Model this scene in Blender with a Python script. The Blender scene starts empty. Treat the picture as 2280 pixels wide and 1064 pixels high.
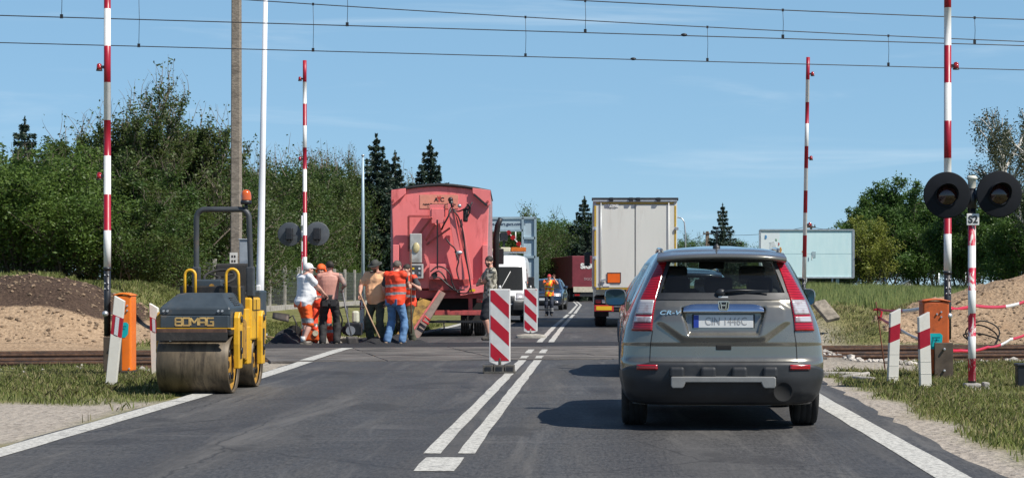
import bpy, bmesh, math, random
import numpy as np
from mathutils import Vector, Matrix, noise
random.seed(7)
scene = bpy.context.scene
COL = scene.collection
R = math.radians
CX, HY, F, CH = 1310.0, 635.0, 4300.0, 1.27     # vanishing point, focal length in photo pixels, camera height
def PX(px, D): return (px - CX) / F * D
def PZ(py, D): return CH - (py - HY) / F * D
def P(px, py, D): return Vector((PX(px, D), D, PZ(py, D)))

# ------------------------------------------------------------------ noise (numpy)
def _hash(ix, iy, s):
    n = (ix.astype(np.int64) * 374761393 + iy.astype(np.int64) * 668265263 + s * 1442695041) & 0x7fffffff
    n = ((n ^ (n >> 13)) * 1274126177) & 0x7fffffff
    return ((n ^ (n >> 16)) & 0xffff) / 65535.0
def vnoise(x, y, s=0):
    x = np.asarray(x, float); y = np.asarray(y, float)
    ix = np.floor(x); iy = np.floor(y); fx = x - ix; fy = y - iy
    fx = fx * fx * (3 - 2 * fx); fy = fy * fy * (3 - 2 * fy)
    a = _hash(ix, iy, s); b = _hash(ix + 1, iy, s); c = _hash(ix, iy + 1, s); d = _hash(ix + 1, iy + 1, s)
    return (a + (b - a) * fx) * (1 - fy) + (c + (d - c) * fx) * fy
def fbm(x, y, o=4, s=0):
    r = 0; a = .5
    for k in range(o):
        r = r + a * vnoise(np.asarray(x) * 2 ** k, np.asarray(y) * 2 ** k, s + k * 17); a *= .5
    return r
def sstep(a, b, x):
    t = np.clip((np.asarray(x, float) - a) / (b - a), 0, 1); return t * t * (3 - 2 * t)

# ------------------------------------------------------------------ materials
def new_mat(name):
    m = bpy.data.materials.new(name); m.use_nodes = True
    nt = m.node_tree; b = nt.nodes['Principled BSDF']
    return m, nt, b
def nd(nt, typ, **kw):
    n = nt.nodes.new(typ)
    for k, v in kw.items():
        if k.startswith('_'): setattr(n, k[1:], v)
        else: n.inputs[k.replace('__', ' ')].default_value = v
    return n
def rgb(c): return (c[0], c[1], c[2], 1)
def mixc(nt, fac, a, b, mode='MIX'):
    n = nt.nodes.new('ShaderNodeMix'); n.data_type = 'RGBA'; n.blend_type = mode
    for sock, v in ((n.inputs[0], fac), (n.inputs[6], a), (n.inputs[7], b)):
        if hasattr(v, 'default_value') or hasattr(v, 'links'): nt.links.new(v, sock)
        elif isinstance(v, (int, float)): sock.default_value = v
        else: sock.default_value = rgb(v)
    return n.outputs[2]
def ramp(nt, src, p0, p1, v0=0.0, v1=1.0):
    n = nt.nodes.new('ShaderNodeMapRange'); n.interpolation_type = 'SMOOTHSTEP'
    n.inputs[1].default_value = p0; n.inputs[2].default_value = p1; n.inputs[3].default_value = v0; n.inputs[4].default_value = v1
    nt.links.new(src, n.inputs[0]); return n.outputs[0]
def coords(nt, kind='Object', scale=(1, 1, 1)):
    t = nt.nodes.new('ShaderNodeTexCoord'); mp = nt.nodes.new('ShaderNodeMapping')
    mp.inputs['Scale'].default_value = scale
    nt.links.new(t.outputs[kind], mp.inputs[0]); return mp.outputs[0]
def noise_tex(nt, vec, scale, detail=4, rough=.6, dist=0):
    n = nt.nodes.new('ShaderNodeTexNoise'); n.inputs['Scale'].default_value = scale; n.inputs['Detail'].default_value = detail
    n.inputs['Roughness'].default_value = rough; n.inputs['Distortion'].default_value = dist
    nt.links.new(vec, n.inputs['Vector']); return n.outputs['Fac']
def bump(nt, b, h, strength, dist=.02):
    n = nt.nodes.new('ShaderNodeBump'); n.inputs['Strength'].default_value = strength; n.inputs['Distance'].default_value = dist
    nt.links.new(h, n.inputs['Height']); nt.links.new(n.outputs[0], b.inputs['Normal'])
def mat(name, col, rough=.6, metal=0, var=.18, scale=6, bmp=0, bscale=60, coat=0, dirt=None, dirt_amt=.5, dscale=3, spec=.5, stretch=(1, 1, 1)):
    m, nt, b = new_mat(name)
    v = coords(nt, scale=stretch)
    n1 = noise_tex(nt, v, scale, 6, .65)
    c = mixc(nt, ramp(nt, n1, .3, .7), [x * (1 - var) for x in col], [min(1, x * (1 + var)) for x in col])
    if dirt:
        n2 = noise_tex(nt, v, dscale, 8, .7, .4)
        c = mixc(nt, ramp(nt, n2, .62 - .25 * dirt_amt, .80 - .2 * dirt_amt, 0, min(1, .35 + dirt_amt)), c, dirt)
    nt.links.new(c, b.inputs['Base Color'])
    nt.links.new(ramp(nt, n1, .2, .8, max(.02, rough - .08), min(1, rough + .08)), b.inputs['Roughness'])
    b.inputs['Metallic'].default_value = metal
    b.inputs['Specular IOR Level'].default_value = spec
    if coat: b.inputs['Coat Weight'].default_value = coat; b.inputs['Coat Roughness'].default_value = .05
    if bmp: bump(nt, b, noise_tex(nt, v, bscale, 5, .6), bmp)
    return m
def glass_mat(name, tint, opacity, rough=.02):
    m = bpy.data.materials.new(name); m.use_nodes = True; nt = m.node_tree; nt.nodes.clear()
    o = nt.nodes.new('ShaderNodeOutputMaterial'); tr = nd(nt, 'ShaderNodeBsdfTransparent'); tr.inputs[0].default_value = rgb(tint)
    df = nd(nt, 'ShaderNodeBsdfDiffuse'); df.inputs[0].default_value = (.09, .09, .08, 1)
    gl = nd(nt, 'ShaderNodeBsdfGlossy'); gl.inputs['Roughness'].default_value = rough
    fr = nd(nt, 'ShaderNodeFresnel', IOR=1.5); geo = nt.nodes.new('ShaderNodeNewGeometry'); io = nt.nodes.new('ShaderNodeMath'); io.operation = 'MULTIPLY_ADD'
    nt.links.new(geo.outputs['Backfacing'], io.inputs[0]); io.inputs[1].default_value = -.8333; io.inputs[2].default_value = 1.5; nt.links.new(io.outputs[0], fr.inputs[0])   # a thin pane reflects alike from both sides
    m1 = nt.nodes.new('ShaderNodeMixShader'); m2 = nt.nodes.new('ShaderNodeMixShader')
    m1.inputs[0].default_value = opacity
    nt.links.new(tr.outputs[0], m1.inputs[1]); nt.links.new(df.outputs[0], m1.inputs[2])
    nt.links.new(fr.outputs[0], m2.inputs[0]); nt.links.new(m1.outputs[0], m2.inputs[1]); nt.links.new(gl.outputs[0], m2.inputs[2])
    nt.links.new(m2.outputs[0], o.inputs[0]); return m
def leaf_mat(name, c0, c1, c2, trans=.35, rough=.5):
    m, nt, b = new_mat(name)
    g = nt.nodes.new('ShaderNodeNewGeometry')
    rnd = g.outputs['Random Per Island']
    v = coords(nt); n1 = noise_tex(nt, v, .9, 3)
    c = mixc(nt, rnd, c0, c1)
    c = mixc(nt, ramp(nt, n1, .42, .66), c, c2)
    nt.links.new(c, b.inputs['Base Color']); b.inputs['Roughness'].default_value = rough; b.inputs['Specular IOR Level'].default_value = .35
    t = nt.nodes.new('ShaderNodeBsdfTranslucent'); nt.links.new(c, t.inputs[0])
    mx = nt.nodes.new('ShaderNodeMixShader'); mx.inputs[0].default_value = trans
    out = nt.nodes['Material Output']
    nt.links.new(b.outputs[0], mx.inputs[1]); nt.links.new(t.outputs[0], mx.inputs[2]); nt.links.new(mx.outputs[0], out.inputs[0])
    return m

# ------------------------------------------------------------------ mesh builder
class MB:
    def __init__(s): s.v = []; s.f = []; s.m = []; s.sm = []
    def add(s, vs, fs, m=0, smooth=False, M=None):
        o = len(s.v)
        for p in vs:
            p = Vector(p); s.v.append(tuple(M @ p if M else p))
        for f in fs: s.f.append(tuple(i + o for i in f)); s.m.append(m); s.sm.append(smooth)
        return s
    def box(s, c, d, m=0, M=None, rot=None):
        x, y, z = d[0] / 2, d[1] / 2, d[2] / 2
        vs = [Vector((a * x, b * y, e * z)) for e in (-1, 1) for b in (-1, 1) for a in (-1, 1)]
        if rot:
            rm = Matrix.Rotation(rot[2], 3, 'Z') @ Matrix.Rotation(rot[1], 3, 'Y') @ Matrix.Rotation(rot[0], 3, 'X')
            vs = [rm @ p for p in vs]
        vs = [p + Vector(c) for p in vs]
        return s.add(vs, [(0, 2, 3, 1), (4, 5, 7, 6), (0, 1, 5, 4), (1, 3, 7, 5), (3, 2, 6, 7), (2, 0, 4, 6)], m, False, M)
    def bar(s, a, b, w, h, m=0, up=(0, 0, 1)):
        a = Vector(a); b = Vector(b); d = b - a; L = d.length; d.normalize(); u = Vector(up)
        if abs(d.dot(u)) > .98: u = Vector((0, 1, 0))
        x = d.cross(u).normalized(); u = x.cross(d)
        vs = []
        for t in (a, b):
            for i, j in ((-1, -1), (1, -1), (1, 1), (-1, 1)): vs.append(t + x * i * w / 2 + u * j * h / 2)
        return s.add(vs, [(3, 2, 1, 0), (4, 5, 6, 7), (0, 1, 5, 4), (1, 2, 6, 5), (2, 3, 7, 6), (3, 0, 4, 7)], m)
    def tube(s, pts, r, n=8, m=0, caps=True, closed=False, squash=None):
        pts = [Vector(p) for p in pts]; k = len(pts)
        rs = r if isinstance(r, (list, tuple)) else [r] * k
        u = None; vs = []
        for i, p in enumerate(pts):
            d = (pts[min(i + 1, k - 1)] - pts[max(i - 1, 0)]) if not closed else pts[(i + 1) % k] - pts[i - 1]
            d.normalize()
            if u is None:
                u = d.cross(Vector((0, 0, 1)))
                if u.length < .05: u = d.cross(Vector((0, 1, 0)))
            u = (u - d * u.dot(d)).normalized(); w = d.cross(u)
            for j in range(n):
                a = 2 * math.pi * j / n; vs.append(p + (u * math.cos(a) + w * math.sin(a) * (squash or 1)) * rs[i])
        fs = []
        for i in range(k if closed else k - 1):
            i2 = (i + 1) % k
            for j in range(n):
                fs.append((i * n + j, i * n + (j + 1) % n, i2 * n + (j + 1) % n, i2 * n + j))
        s.add(vs, fs, m, True)
        if caps and not closed:
            o = len(s.v) - len(vs)
            s.f.append(tuple(o + j for j in reversed(range(n)))); s.m.append(m); s.sm.append(False)
            s.f.append(tuple(o + (k - 1) * n + j for j in range(n))); s.m.append(m); s.sm.append(False)
        return s
    def cyl(s, a, b, r0, r1=None, n=16, m=0): return s.tube([a, b], [r0, r0 if r1 is None else r1], n, m)
    def lathe(s, prof, M=None, n=24, m=0, smooth=True):
        vs = []; k = len(prof)
        for r, z in prof:
            for j in range(n):
                a = 2 * math.pi * j / n; vs.append((r * math.cos(a), r * math.sin(a), z))
        fs = [(i * n + j, i * n + (j + 1) % n, (i + 1) * n + (j + 1) % n, (i + 1) * n + j) for i in range(k - 1) for j in range(n)]
        return s.add(vs, fs, m, smooth, M)
    def prism(s, poly, t0, t1, axis='y', m=0, M=None):
        n = len(poly); mp = {'y': lambda a, b, t: (a, t, b), 'x': lambda a, b, t: (t, a, b), 'z': lambda a, b, t: (a, b, t)}[axis]
        vs = [mp(a, b, t0) for a, b in poly] + [mp(a, b, t1) for a, b in poly]
        fs = [tuple(range(n)), tuple(reversed(range(n, 2 * n)))] + [(i, n + i, n + (i + 1) % n, (i + 1) % n) for i in range(n)]
        return s.add(vs, fs, m, False, M)
    def ball(s, c, r, n=12, m=0, M=None):
        r = r if isinstance(r, (tuple, list)) else (r, r, r); vs = []; k = max(6, n * 2 // 3)
        for i in range(k + 1):
            t = math.pi * i / k
            for j in range(n):
                a = 2 * math.pi * j / n
                vs.append((c[0] + r[0] * math.sin(t) * math.cos(a), c[1] + r[1] * math.sin(t) * math.sin(a), c[2] + r[2] * math.cos(t)))
        fs = [(i * n + j, (i + 1) * n + j, (i + 1) * n + (j + 1) % n, i * n + (j + 1) % n) for i in range(k) for j in range(n)]
        return s.add(vs, fs, m, True, M)
    def grid(s, pts, m=0, smooth=True, wrap=False):
        nu = len(pts); nv = len(pts[0]); vs = [p for row in pts for p in row]
        fs = [(i * nv + j, i * nv + (j + 1) % nv, (i + 1) * nv + (j + 1) % nv, (i + 1) * nv + j) for i in range(nu - 1) for j in range(nv if wrap else nv - 1)]
        return s.add(vs, fs, m, smooth)
    def mesh(s, name, mats=()):
        me = bpy.data.meshes.new(name); me.from_pydata(s.v, [], s.f)
        for mt in mats: me.materials.append(mt)
        me.polygons.foreach_set('material_index', s.m); me.polygons.foreach_set('use_smooth', s.sm)
        bm = bmesh.new(); bm.from_mesh(me); bmesh.ops.remove_doubles(bm, verts=bm.verts, dist=1e-5)
        bmesh.ops.recalc_face_normals(bm, faces=bm.faces); bm.to_mesh(me); bm.free(); me.update(); return me
    def build(s, name, mats, parent=None, loc=(0, 0, 0), rot=(0, 0, 0), bev=0, segs=2, sub=0, solid=0):
        if not isinstance(mats, (list, tuple)): mats = [mats]
        o = bpy.data.objects.new(name, s.mesh(name, mats)); COL.objects.link(o); o.location = loc; o.rotation_euler = rot
        if parent: o.parent = parent
        if solid:
            md = o.modifiers.new('thickness', 'SOLIDIFY'); md.thickness = solid; md.offset = -1
        if bev:
            md = o.modifiers.new('bevel', 'BEVEL'); md.width = bev; md.segments = segs; md.limit_method = 'ANGLE'; md.angle_limit = R(35)
            md.harden_normals = False
        if sub:
            md = o.modifiers.new('sub', 'SUBSURF'); md.levels = sub; md.render_levels = sub
        return o
def tag(o, label=None, cat=None, group=None, kind=None):
    if label: o['label'] = label
    if cat: o['category'] = cat
    if group: o['group'] = group
    if kind: o['kind'] = kind
    return o
def thing(name, label, cat, loc=(0, 0, 0), rz=0, group=None):
    o = bpy.data.objects.new(name, None); COL.objects.link(o); o.location = loc; o.rotation_euler = (0, 0, rz)
    o.empty_display_size = .1
    return tag(o, label, cat, group)
def copy_tree(o, parent=None, mats=None):
    c = o.copy(); COL.objects.link(c)
    if parent: c.parent = parent
    for ch in list(o.children): copy_tree(ch, c)
    return c
DG = bpy.context.evaluated_depsgraph_get
def text(name, s, size, m, parent=None, loc=(0, 0, 0), rot=(R(90), 0, 0), ext=.002, align='CENTER', sx=1, bold=0, shear=0):
    cu = bpy.data.curves.new(name, 'FONT'); cu.body = s; cu.size = size; cu.extrude = ext; cu.align_x = align; cu.align_y = 'CENTER'
    cu.offset = bold; cu.shear = shear
    t = bpy.data.objects.new(name + '_tmp', cu); COL.objects.link(t); bpy.context.view_layer.update()
    me = bpy.data.meshes.new_from_object(t.evaluated_get(DG())); bpy.data.objects.remove(t)
    for v in me.vertices: v.co.x *= sx
    me.materials.clear(); me.materials.append(m)
    o = bpy.data.objects.new(name, me); COL.objects.link(o); o.location = loc; o.rotation_euler = rot
    if parent: o.parent = parent
    return o
def baked(mb, name, voxel, it=4, fac=.6, wr=0, wscale=14, mats=(), mfun=None, stretch=(1, 1, .45)):
    """union the closed pieces of mb into one continuous smooth mesh"""
    t = bpy.data.objects.new('tmp', mb.mesh('tmp')); COL.objects.link(t)
    md = t.modifiers.new('r', 'REMESH'); md.mode = 'VOXEL'; md.voxel_size = voxel
    md = t.modifiers.new('s', 'SMOOTH'); md.factor = fac; md.iterations = it
    bpy.context.view_layer.update()
    me = bpy.data.meshes.new_from_object(t.evaluated_get(DG())); bpy.data.objects.remove(t)
    me.name = name
    if wr:
        n = len(me.vertices); co = np.empty(n * 3); me.vertices.foreach_get('co', co); co = co.reshape(-1, 3); no = np.empty(n * 3); me.vertices.foreach_get('normal', no); no = no.reshape(-1, 3)
        def n3(p): return (vnoise(p[:, 0] + p[:, 2] * .37, p[:, 1] * 1.1 + p[:, 2]) + vnoise(p[:, 2] + p[:, 1] * .31, p[:, 0] - p[:, 1] * .5, 7) - 1.0)
        d = n3(co * np.array(stretch) * wscale) + .6 * n3(np.stack([co[:, 0] + co[:, 2], co[:, 1], co[:, 2] - co[:, 0]], 1) * wscale * 1.3)
        me.vertices.foreach_set('co', (co + no * (wr * d)[:, None]).astype(np.float32).ravel()); me.update()
    for mt in mats: me.materials.append(mt)
    me.polygons.foreach_set('use_smooth', np.ones(len(me.polygons), bool))
    if mfun:
        for p in me.polygons:
            k = mfun(p.center)
            if k: p.material_index = k
    return me
def obj(name, me, parent=None, loc=(0, 0, 0)):
    o = bpy.data.objects.new(name, me); COL.objects.link(o); o.location = loc
    if parent: o.parent = parent
    return o

# ------------------------------------------------------------------ camera, sky, sun
cam = bpy.data.objects.new('camera', bpy.data.cameras.new('camera')); COL.objects.link(cam); scene.camera = cam
cam.location = (0, 0, CH); cam.rotation_euler = (R(90), 0, 0)
cam.data.sensor_width = 36; cam.data.lens = F / 2280 * 36; cam.data.clip_end = 5000; cam.data.clip_start = .1
cam.data.shift_x = -(CX - 1140) / 2280; cam.data.shift_y = (HY - 532) / 2280
SUN_EL, SUN_BACK = 51.0, 31.0
sd = Vector((math.cos(R(SUN_EL)) * math.cos(R(SUN_BACK)), -math.cos(R(SUN_EL)) * math.sin(R(SUN_BACK)), math.sin(R(SUN_EL))))
sun = bpy.data.objects.new('sun', bpy.data.lights.new('sun', 'SUN')); COL.objects.link(sun)
sun.data.energy = 4.7; sun.data.angle = R(.5); sun.data.color = (1, .95, .87)
sun.rotation_euler = (-sd).to_track_quat('-Z', 'Y').to_euler()
w = bpy.data.worlds.new('World'); scene.world = w; w.use_nodes = True
nt = w.node_tree; bg = nt.nodes['Background']; sky = nt.nodes.new('ShaderNodeTexSky'); sky.sky_type = 'NISHITA'
sky.sun_disc = False; sky.sun_elevation = R(SUN_EL); sky.sun_rotation = math.atan2(sd.x, sd.y)
sky.air_density = .7; sky.dust_density = .0; sky.ozone_density = 4.0; sky.altitude = 60
tc = nt.nodes.new('ShaderNodeTexCoord'); mp = nt.nodes.new('ShaderNodeMapping'); mp.inputs['Scale'].default_value = (4, 4, 38)
mp.inputs['Rotation'].default_value = (0, R(4), 0)
nt.links.new(tc.outputs['Generated'], mp.inputs[0])
cn = noise_tex(nt, mp.outputs[0], 1.3, 7, .55, .6)
cl = ramp(nt, cn, .52, .80, 0, .34)
spz = nt.nodes.new('ShaderNodeSeparateXYZ'); nt.links.new(tc.outputs['Generated'], spz.inputs[0])
low_ = ramp(nt, spz.outputs[2], .12, .45, .68, 0)     # pale summer haze in the low sky, clear deep blue overhead
nt.links.new(mixc(nt, cl, mixc(nt, low_, sky.outputs[0], (2.1, 4.05, 5.8)), (6.4, 7.4, 8.2)), bg.inputs[0]); bg.inputs[1].default_value = .094
scene.view_settings.view_transform = 'Standard'; scene.view_settings.look = 'None'
scene.view_settings.exposure = .42; scene.view_settings.gamma = 1
# ------------------------------------------------------------------ ground, road, railway
TA = math.tan(R(12)); CA = math.cos(R(12)); SA = math.sin(R(12))
Y1, Y2 = 34.7, 38.6                                 # where the two tracks cross x = 0
def road_c(y):
    """x of the road's centre line, and of its two edges"""
    y = np.asarray(y, float)
    c = np.interp(y, [-20, 14, 33, 60, 90, 125, 160, 200, 260], [-1.12, -1.06, -1.0, -.92, -.72, -.6, -1.2, -5, -18])
    l = np.interp(y, [-20, 14, 22, 28, 37.7, 48, 60, 90, 125, 160, 200, 260], [-4.55, -4.62, -4.64, -4.75, -4.98, -4.7, -4.35, -4.1, -4.0, -4.6, -8.4, -21.4])
    r = np.interp(y, [-20, 12.7, 21, 27, 33, 40, 50, 60, 90, 125, 160, 200, 260], [2.6, 2.75, 2.95, 3.15, 3.4, 3.3, 2.9, 2.7, 2.8, 2.8, 2.2, -1.6, -14.6])
    return c, l, r
def gz(x, y):
    x = np.asarray(x, float); y = np.asarray(y, float)
    c, l, r = road_c(y)
    d = np.maximum(l - x, x - r)
    t = (y - (Y1 + x * TA)) * CA
    n1 = fbm(x * .5, y * .5, 4, 3) - .47; n2 = fbm(x * 2.1, y * 2.1, 4, 9) - .47
    off = sstep(0, 2.5, d)
    z = -.03 + off * (n1 * .12 + n2 * .05)
    far = sstep(70, 200, y)
    # ballast trough beside the crossing
    tr = sstep(-3.0, -1.6, t) * (1 - sstep(5.6, 6.4, t)) * sstep(1.0, 2.4, d)
    z = z * (1 - tr) + tr * (-.2 + n2 * .06)
    # spoil banks beyond the tracks
    hl = np.interp(x, [-40, -20, -13, -11.3, -10.5, -9.8, -8.7, -7, -5.7, -5], [1.2, 1.4, 1.38, 1.26, .9, .42, .22, .10, .02, 0])
    hr = np.interp(x, [3.6, 4.6, 5.6, 6.6, 7.4, 7.9, 8.9, 9.7, 10.6, 12, 16, 25, 40], [0, .25, .6, .66, .5, .5, .8, 1.05, 1.42, 1.75, 1.3, .7, .4])
    w0 = 6.4 + 1.2 * (vnoise(x * .9, y * .3, 40) - .5)
    prof = sstep(0, 4.6, t - w0) * (1 - .8 * sstep(np.where(x < -14, 60, 49), np.where(x < -14, 76, 60), y))
    lump = (fbm(x * .8, y * .8, 5, 21) - .47) * .55 + (fbm(x * 3.2, y * 3.2, 4, 5) - .47) * .22
    prr = sstep(0, 4.0, t - w0) * (1 - .8 * sstep(50, 60, y))
    z = z + np.where(x < -2, prof * (hl + lump * sstep(.2, .8, hl)), prr * (hr + lump * sstep(.2, .6, hr)))
    # small heap of sand in front of the right bank
    z = z + .42 * np.exp(-(((x - 7.05) / .75) ** 2 + ((y - 44.0) / .9) ** 2))
    z = z + np.where(x > 4, (.18 * sstep(54, 66, y) + .3 * sstep(66, 112, y)) * sstep(4, 7, x), 0)
    return np.where(d < .15, np.minimum(z, -.03), z)
def axis(lo, a, b, hi, step, nout):
    q = (np.linspace(0, 1, nout) ** 3)
    return np.concatenate([lo + (a - lo) * (1 - q[::-1]), np.arange(a, b, step)[1:], b + (hi - b) * q])
xs = axis(-2500, -25, 19, 2500, .16, 24); ys = axis(-300, 9, 62, 4000, .16, 40)
XX, YY = np.meshgrid(xs, ys); ZZ = gz(XX, YY)
n_x, n_y = len(xs), len(ys)
me = bpy.data.meshes.new('ground'); NV = n_x * n_y; me.vertices.add(NV)
me.vertices.foreach_set('co', np.stack([XX, YY, ZZ], -1).astype(np.float32).ravel())
ii, jj = np.meshgrid(np.arange(n_y - 1), np.arange(n_x - 1), indexing='ij'); q = (ii * n_x + jj).ravel()
quads = np.stack([q, q + 1, q + n_x + 1, q + n_x], -1)
me.loops.add(quads.size); me.loops.foreach_set('vertex_index', quads.ravel().astype(np.int32))
me.polygons.add(len(quads)); me.polygons.foreach_set('loop_start', np.arange(0, quads.size, 4, dtype=np.int32))
me.polygons.foreach_set('loop_total', np.full(len(quads), 4, np.int32)); me.polygons.foreach_set('use_smooth', np.ones(len(quads), bool))
me.update()
def zones(x, y):
    """sand, soil, gravel, ballast weights (0..1) of the ground"""
    c, l, r = road_c(y); d = np.maximum(l - x, x - r); t = (y - (Y1 + x * TA)) * CA
    nn = fbm(x * .9, y * .9, 4, 77); nf = fbm(x * 4, y * 4, 3, 33)
    z = gz(x, y)
    bank = sstep(5.9, 6.7, t) * (1 - sstep(56, 66, y))
    left = x < -2
    top = np.interp(x, [-13, -11.3, -10.5, -9.8], [.8, .76, .5, .25])
    sand = np.where(left, bank * (1 - sstep(top + .02, top + .2, z + (nn - .47) * .35)) * sstep(-8.6, -9.8, x + (nn - .5) * 1.5),
                    bank * sstep(6.2, 7.0, x + (nn - .5) * 2.2 + (t - 7.5) * -.25))
    soil = np.where(left, bank * sstep(-9.6, -10.4, x) * sstep(top - .1, top + .12, z + (nn - .47) * .3) * (1 - sstep(45.5 , 47.5, y + nn * 2)), bank * .35 * sstep(.52, .62, nn))
    gl = sstep(-.1, .3, d + (nn - .5) * .5) * (1 - sstep(21.0, 22.6, y - (x + 5) * .25 + (nn - .5) * 2.5)) * (x < 0)
    gr = (1 - sstep(.12, .55, d + (nn - .5) * 1.0)) * (x > 0) * (1 - sstep(29, 31, y))
    gap = (1 - sstep(1.6, 3.0, d + (nn - .5) * 1.2)) * sstep(28, 30, y) * (1 - sstep(45, 52, y))
    gravel = np.clip(gl + gr + .9 * gap, 0, 1)
    bal = sstep(-3.2, -2.2, t + (nn - .5) * 2.4) * (1 - sstep(5.8, 6.5, t)) * sstep(.6, 1.6, d)
    return sand, soil, gravel, bal
za = zones(XX.ravel(), YY.ravel())
for nm, arr in zip(('sand', 'soil', 'gravel', 'ballast'), za):
    a = me.attributes.new(nm, 'FLOAT', 'POINT'); a.data.foreach_set('value', np.clip(arr, 0, 1).astype(np.float32))
gm, nt, b = new_mat('ground_mix'); v = coords(nt)
def attr(nm):
    a = nt.nodes.new('ShaderNodeAttribute'); a.attribute_name = nm; return a.outputs['Fac']
def vor(sc):
    n = nt.nodes.new('ShaderNodeTexVoronoi'); n.inputs['Scale'].default_value = sc; nt.links.new(v, n.inputs['Vector']); return n
nA = noise_tex(nt, v, 1.1, 8, .7); nB = noise_tex(nt, v, 14, 6, .7); nC = noise_tex(nt, v, 70, 3, .6)
grass_c = mixc(nt, ramp(nt, nA, .38, .62), (.085, .105, .03), (.24, .205, .09))
grass_c = mixc(nt, ramp(nt, nB, .35, .7), grass_c, (.13, .135, .045))
sand_c = mixc(nt, ramp(nt, nB, .3, .7), (.23, .155, .095), (.42, .305, .20)); sand_c = mixc(nt, ramp(nt, nA, .5, .75), sand_c, (.27, .18, .11))
soil_c = mixc(nt, ramp(nt, nB, .3, .7), (.035, .023, .017), (.095, .063, .045))
v1 = vor(38); grav_c = mixc(nt, v1.outputs['Distance'], (.42, .37, .31), (.25, .22, .19)); grav_c = mixc(nt, ramp(nt, nC, .35, .7), grav_c, (.42, .37, .31)); grav_c = mixc(nt, ramp(nt, nA, .5, .7, 0, .5), grav_c, (.23, .20, .165)); nG = noise_tex(nt, coords(nt, scale=(1, .35, 1)), 22, 5, .8); grav_c = mixc(nt, ramp(nt, nG, .50, .66, 0, .75), grav_c, (.11, .095, .08)); grav_c = mixc(nt, ramp(nt, nG, .30, .44, .7, 0), grav_c, (.50, .45, .38))
v2 = vor(11); bal_c = mixc(nt, ramp(nt, v2.outputs['Distance'], .1, .6), (.38, .35, .31), (.07, .06, .05)); bal_c = mixc(nt, ramp(nt, nA, .5, .7, 0, .6), bal_c, (.16, .12, .085))
c = mixc(nt, attr('gravel'), grass_c, grav_c); c = mixc(nt, attr('ballast'), c, bal_c)
def edge(a): # break the zone's edge up with noise
    ad = nt.nodes.new('ShaderNodeMath'); ad.operation = 'ADD'; nt.links.new(a, ad.inputs[0]); nt.links.new(ramp(nt, nB, .2, .8, -.25, .25), ad.inputs[1])
    return ramp(nt, ad.outputs[0], .35, .65)
c = mixc(nt, edge(attr('sand')), c, sand_c); c = mixc(nt, edge(attr('soil')), c, soil_c)
nt.links.new(c, b.inputs['Base Color']); b.inputs['Roughness'].default_value = .95; b.inputs['Specular IOR Level'].default_value = .2
hh = nt.nodes.new('ShaderNodeMath'); hh.operation = 'ADD'; nt.links.new(nB, hh.inputs[0]); nt.links.new(v2.outputs['Distance'], hh.inputs[1])
bump(nt, b, hh.outputs[0], .7, .05)
me.materials.append(gm)
tag(obj('ground', me), 'grass verges, gravel shoulders and spoil banks around the road', kind='structure')

# asphalt
am, nt, b = new_mat('asphalt'); v = coords(nt)
n1a = noise_tex(nt, coords(nt, scale=(1, .22, 1)), 34, 5, .85); n1b = noise_tex(nt, v, 150, 3, .8)
mm = nt.nodes.new('ShaderNodeMath'); mm.operation = 'MULTIPLY_ADD'; nt.links.new(n1a, mm.inputs[0]); mm.inputs[1].default_value = .7; m2 = nt.nodes.new('ShaderNodeMath'); m2.operation = 'MULTIPLY'; nt.links.new(n1b, m2.inputs[0]); m2.inputs[1].default_value = .3; nt.links.new(m2.outputs[0], mm.inputs[2]); n1 = mm.outputs[0]; n2 = noise_tex(nt, coords(nt, scale=(1, .14, 1)), 1.6, 6, .6, .6); n3 = noise_tex(nt, v, .35, 5, .6, 1.0); n4 = noise_tex(nt, coords(nt, scale=(.25, 1.2, 1)), 1.1, 8, .7, 1.5)
c = mixc(nt, ramp(nt, n1, .34, .66), (.020, .020, .021), (.098, .095, .092))
c = mixc(nt, ramp(nt, n2, .48, .68, 0, .6), c, (.082, .079, .076))
c = mixc(nt, ramp(nt, n3, .55, .7, 0, .5), c, (.027, .027, .029))
c = mixc(nt, ramp(nt, n4, .55, .70, 0, .55), c, (.11, .105, .10))
vr = coords(nt, scale=(1.5, .10, 1)); vr.node.inputs['Rotation'].default_value = (0, 0, R(-14))
n5 = noise_tex(nt, vr, 1.2, 9, .72, .5); c = mixc(nt, ramp(nt, n5, .50, .66, 0, .62), c, (.135, .128, .118))
n6 = noise_tex(nt, coords(nt, scale=(.8, .45, 1)), .9, 7, .6, .3); c = mixc(nt, ramp(nt, n6, .57, .62, 0, .5), c, (.032, .031, .031))
n7 = noise_tex(nt, v, 5.5, 4, .5); c = mixc(nt, ramp(nt, n7, .70, .76, 0, .5), c, (.16, .15, .14))
sx = nt.nodes.new('ShaderNodeSeparateXYZ'); nt.links.new(v, sx.inputs[0])
wm = nt.nodes.new('ShaderNodeMath'); wm.operation = 'SINE'; ml = nt.nodes.new('ShaderNodeMath'); ml.operation = 'MULTIPLY_ADD'
nt.links.new(sx.outputs[0], ml.inputs[0]); ml.inputs[1].default_value = 3.6; ml.inputs[2].default_value = .4; nt.links.new(ml.outputs[0], wm.inputs[0])
c = mixc(nt, ramp(nt, wm.outputs[0], .3, 1, 0, .22), c, (.03, .03, .033))
vc = nt.nodes.new('ShaderNodeTexVoronoi'); vc.feature = 'DISTANCE_TO_EDGE'; vc.inputs['Scale'].default_value = .42
wv = nt.nodes.new('ShaderNodeMix'); wv.data_type = 'VECTOR'; wv.inputs[0].default_value = .12
nz = nt.nodes.new('ShaderNodeTexNoise'); nz.inputs['Scale'].default_value = 2.5; nt.links.new(v, nz.inputs['Vector'])
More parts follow.
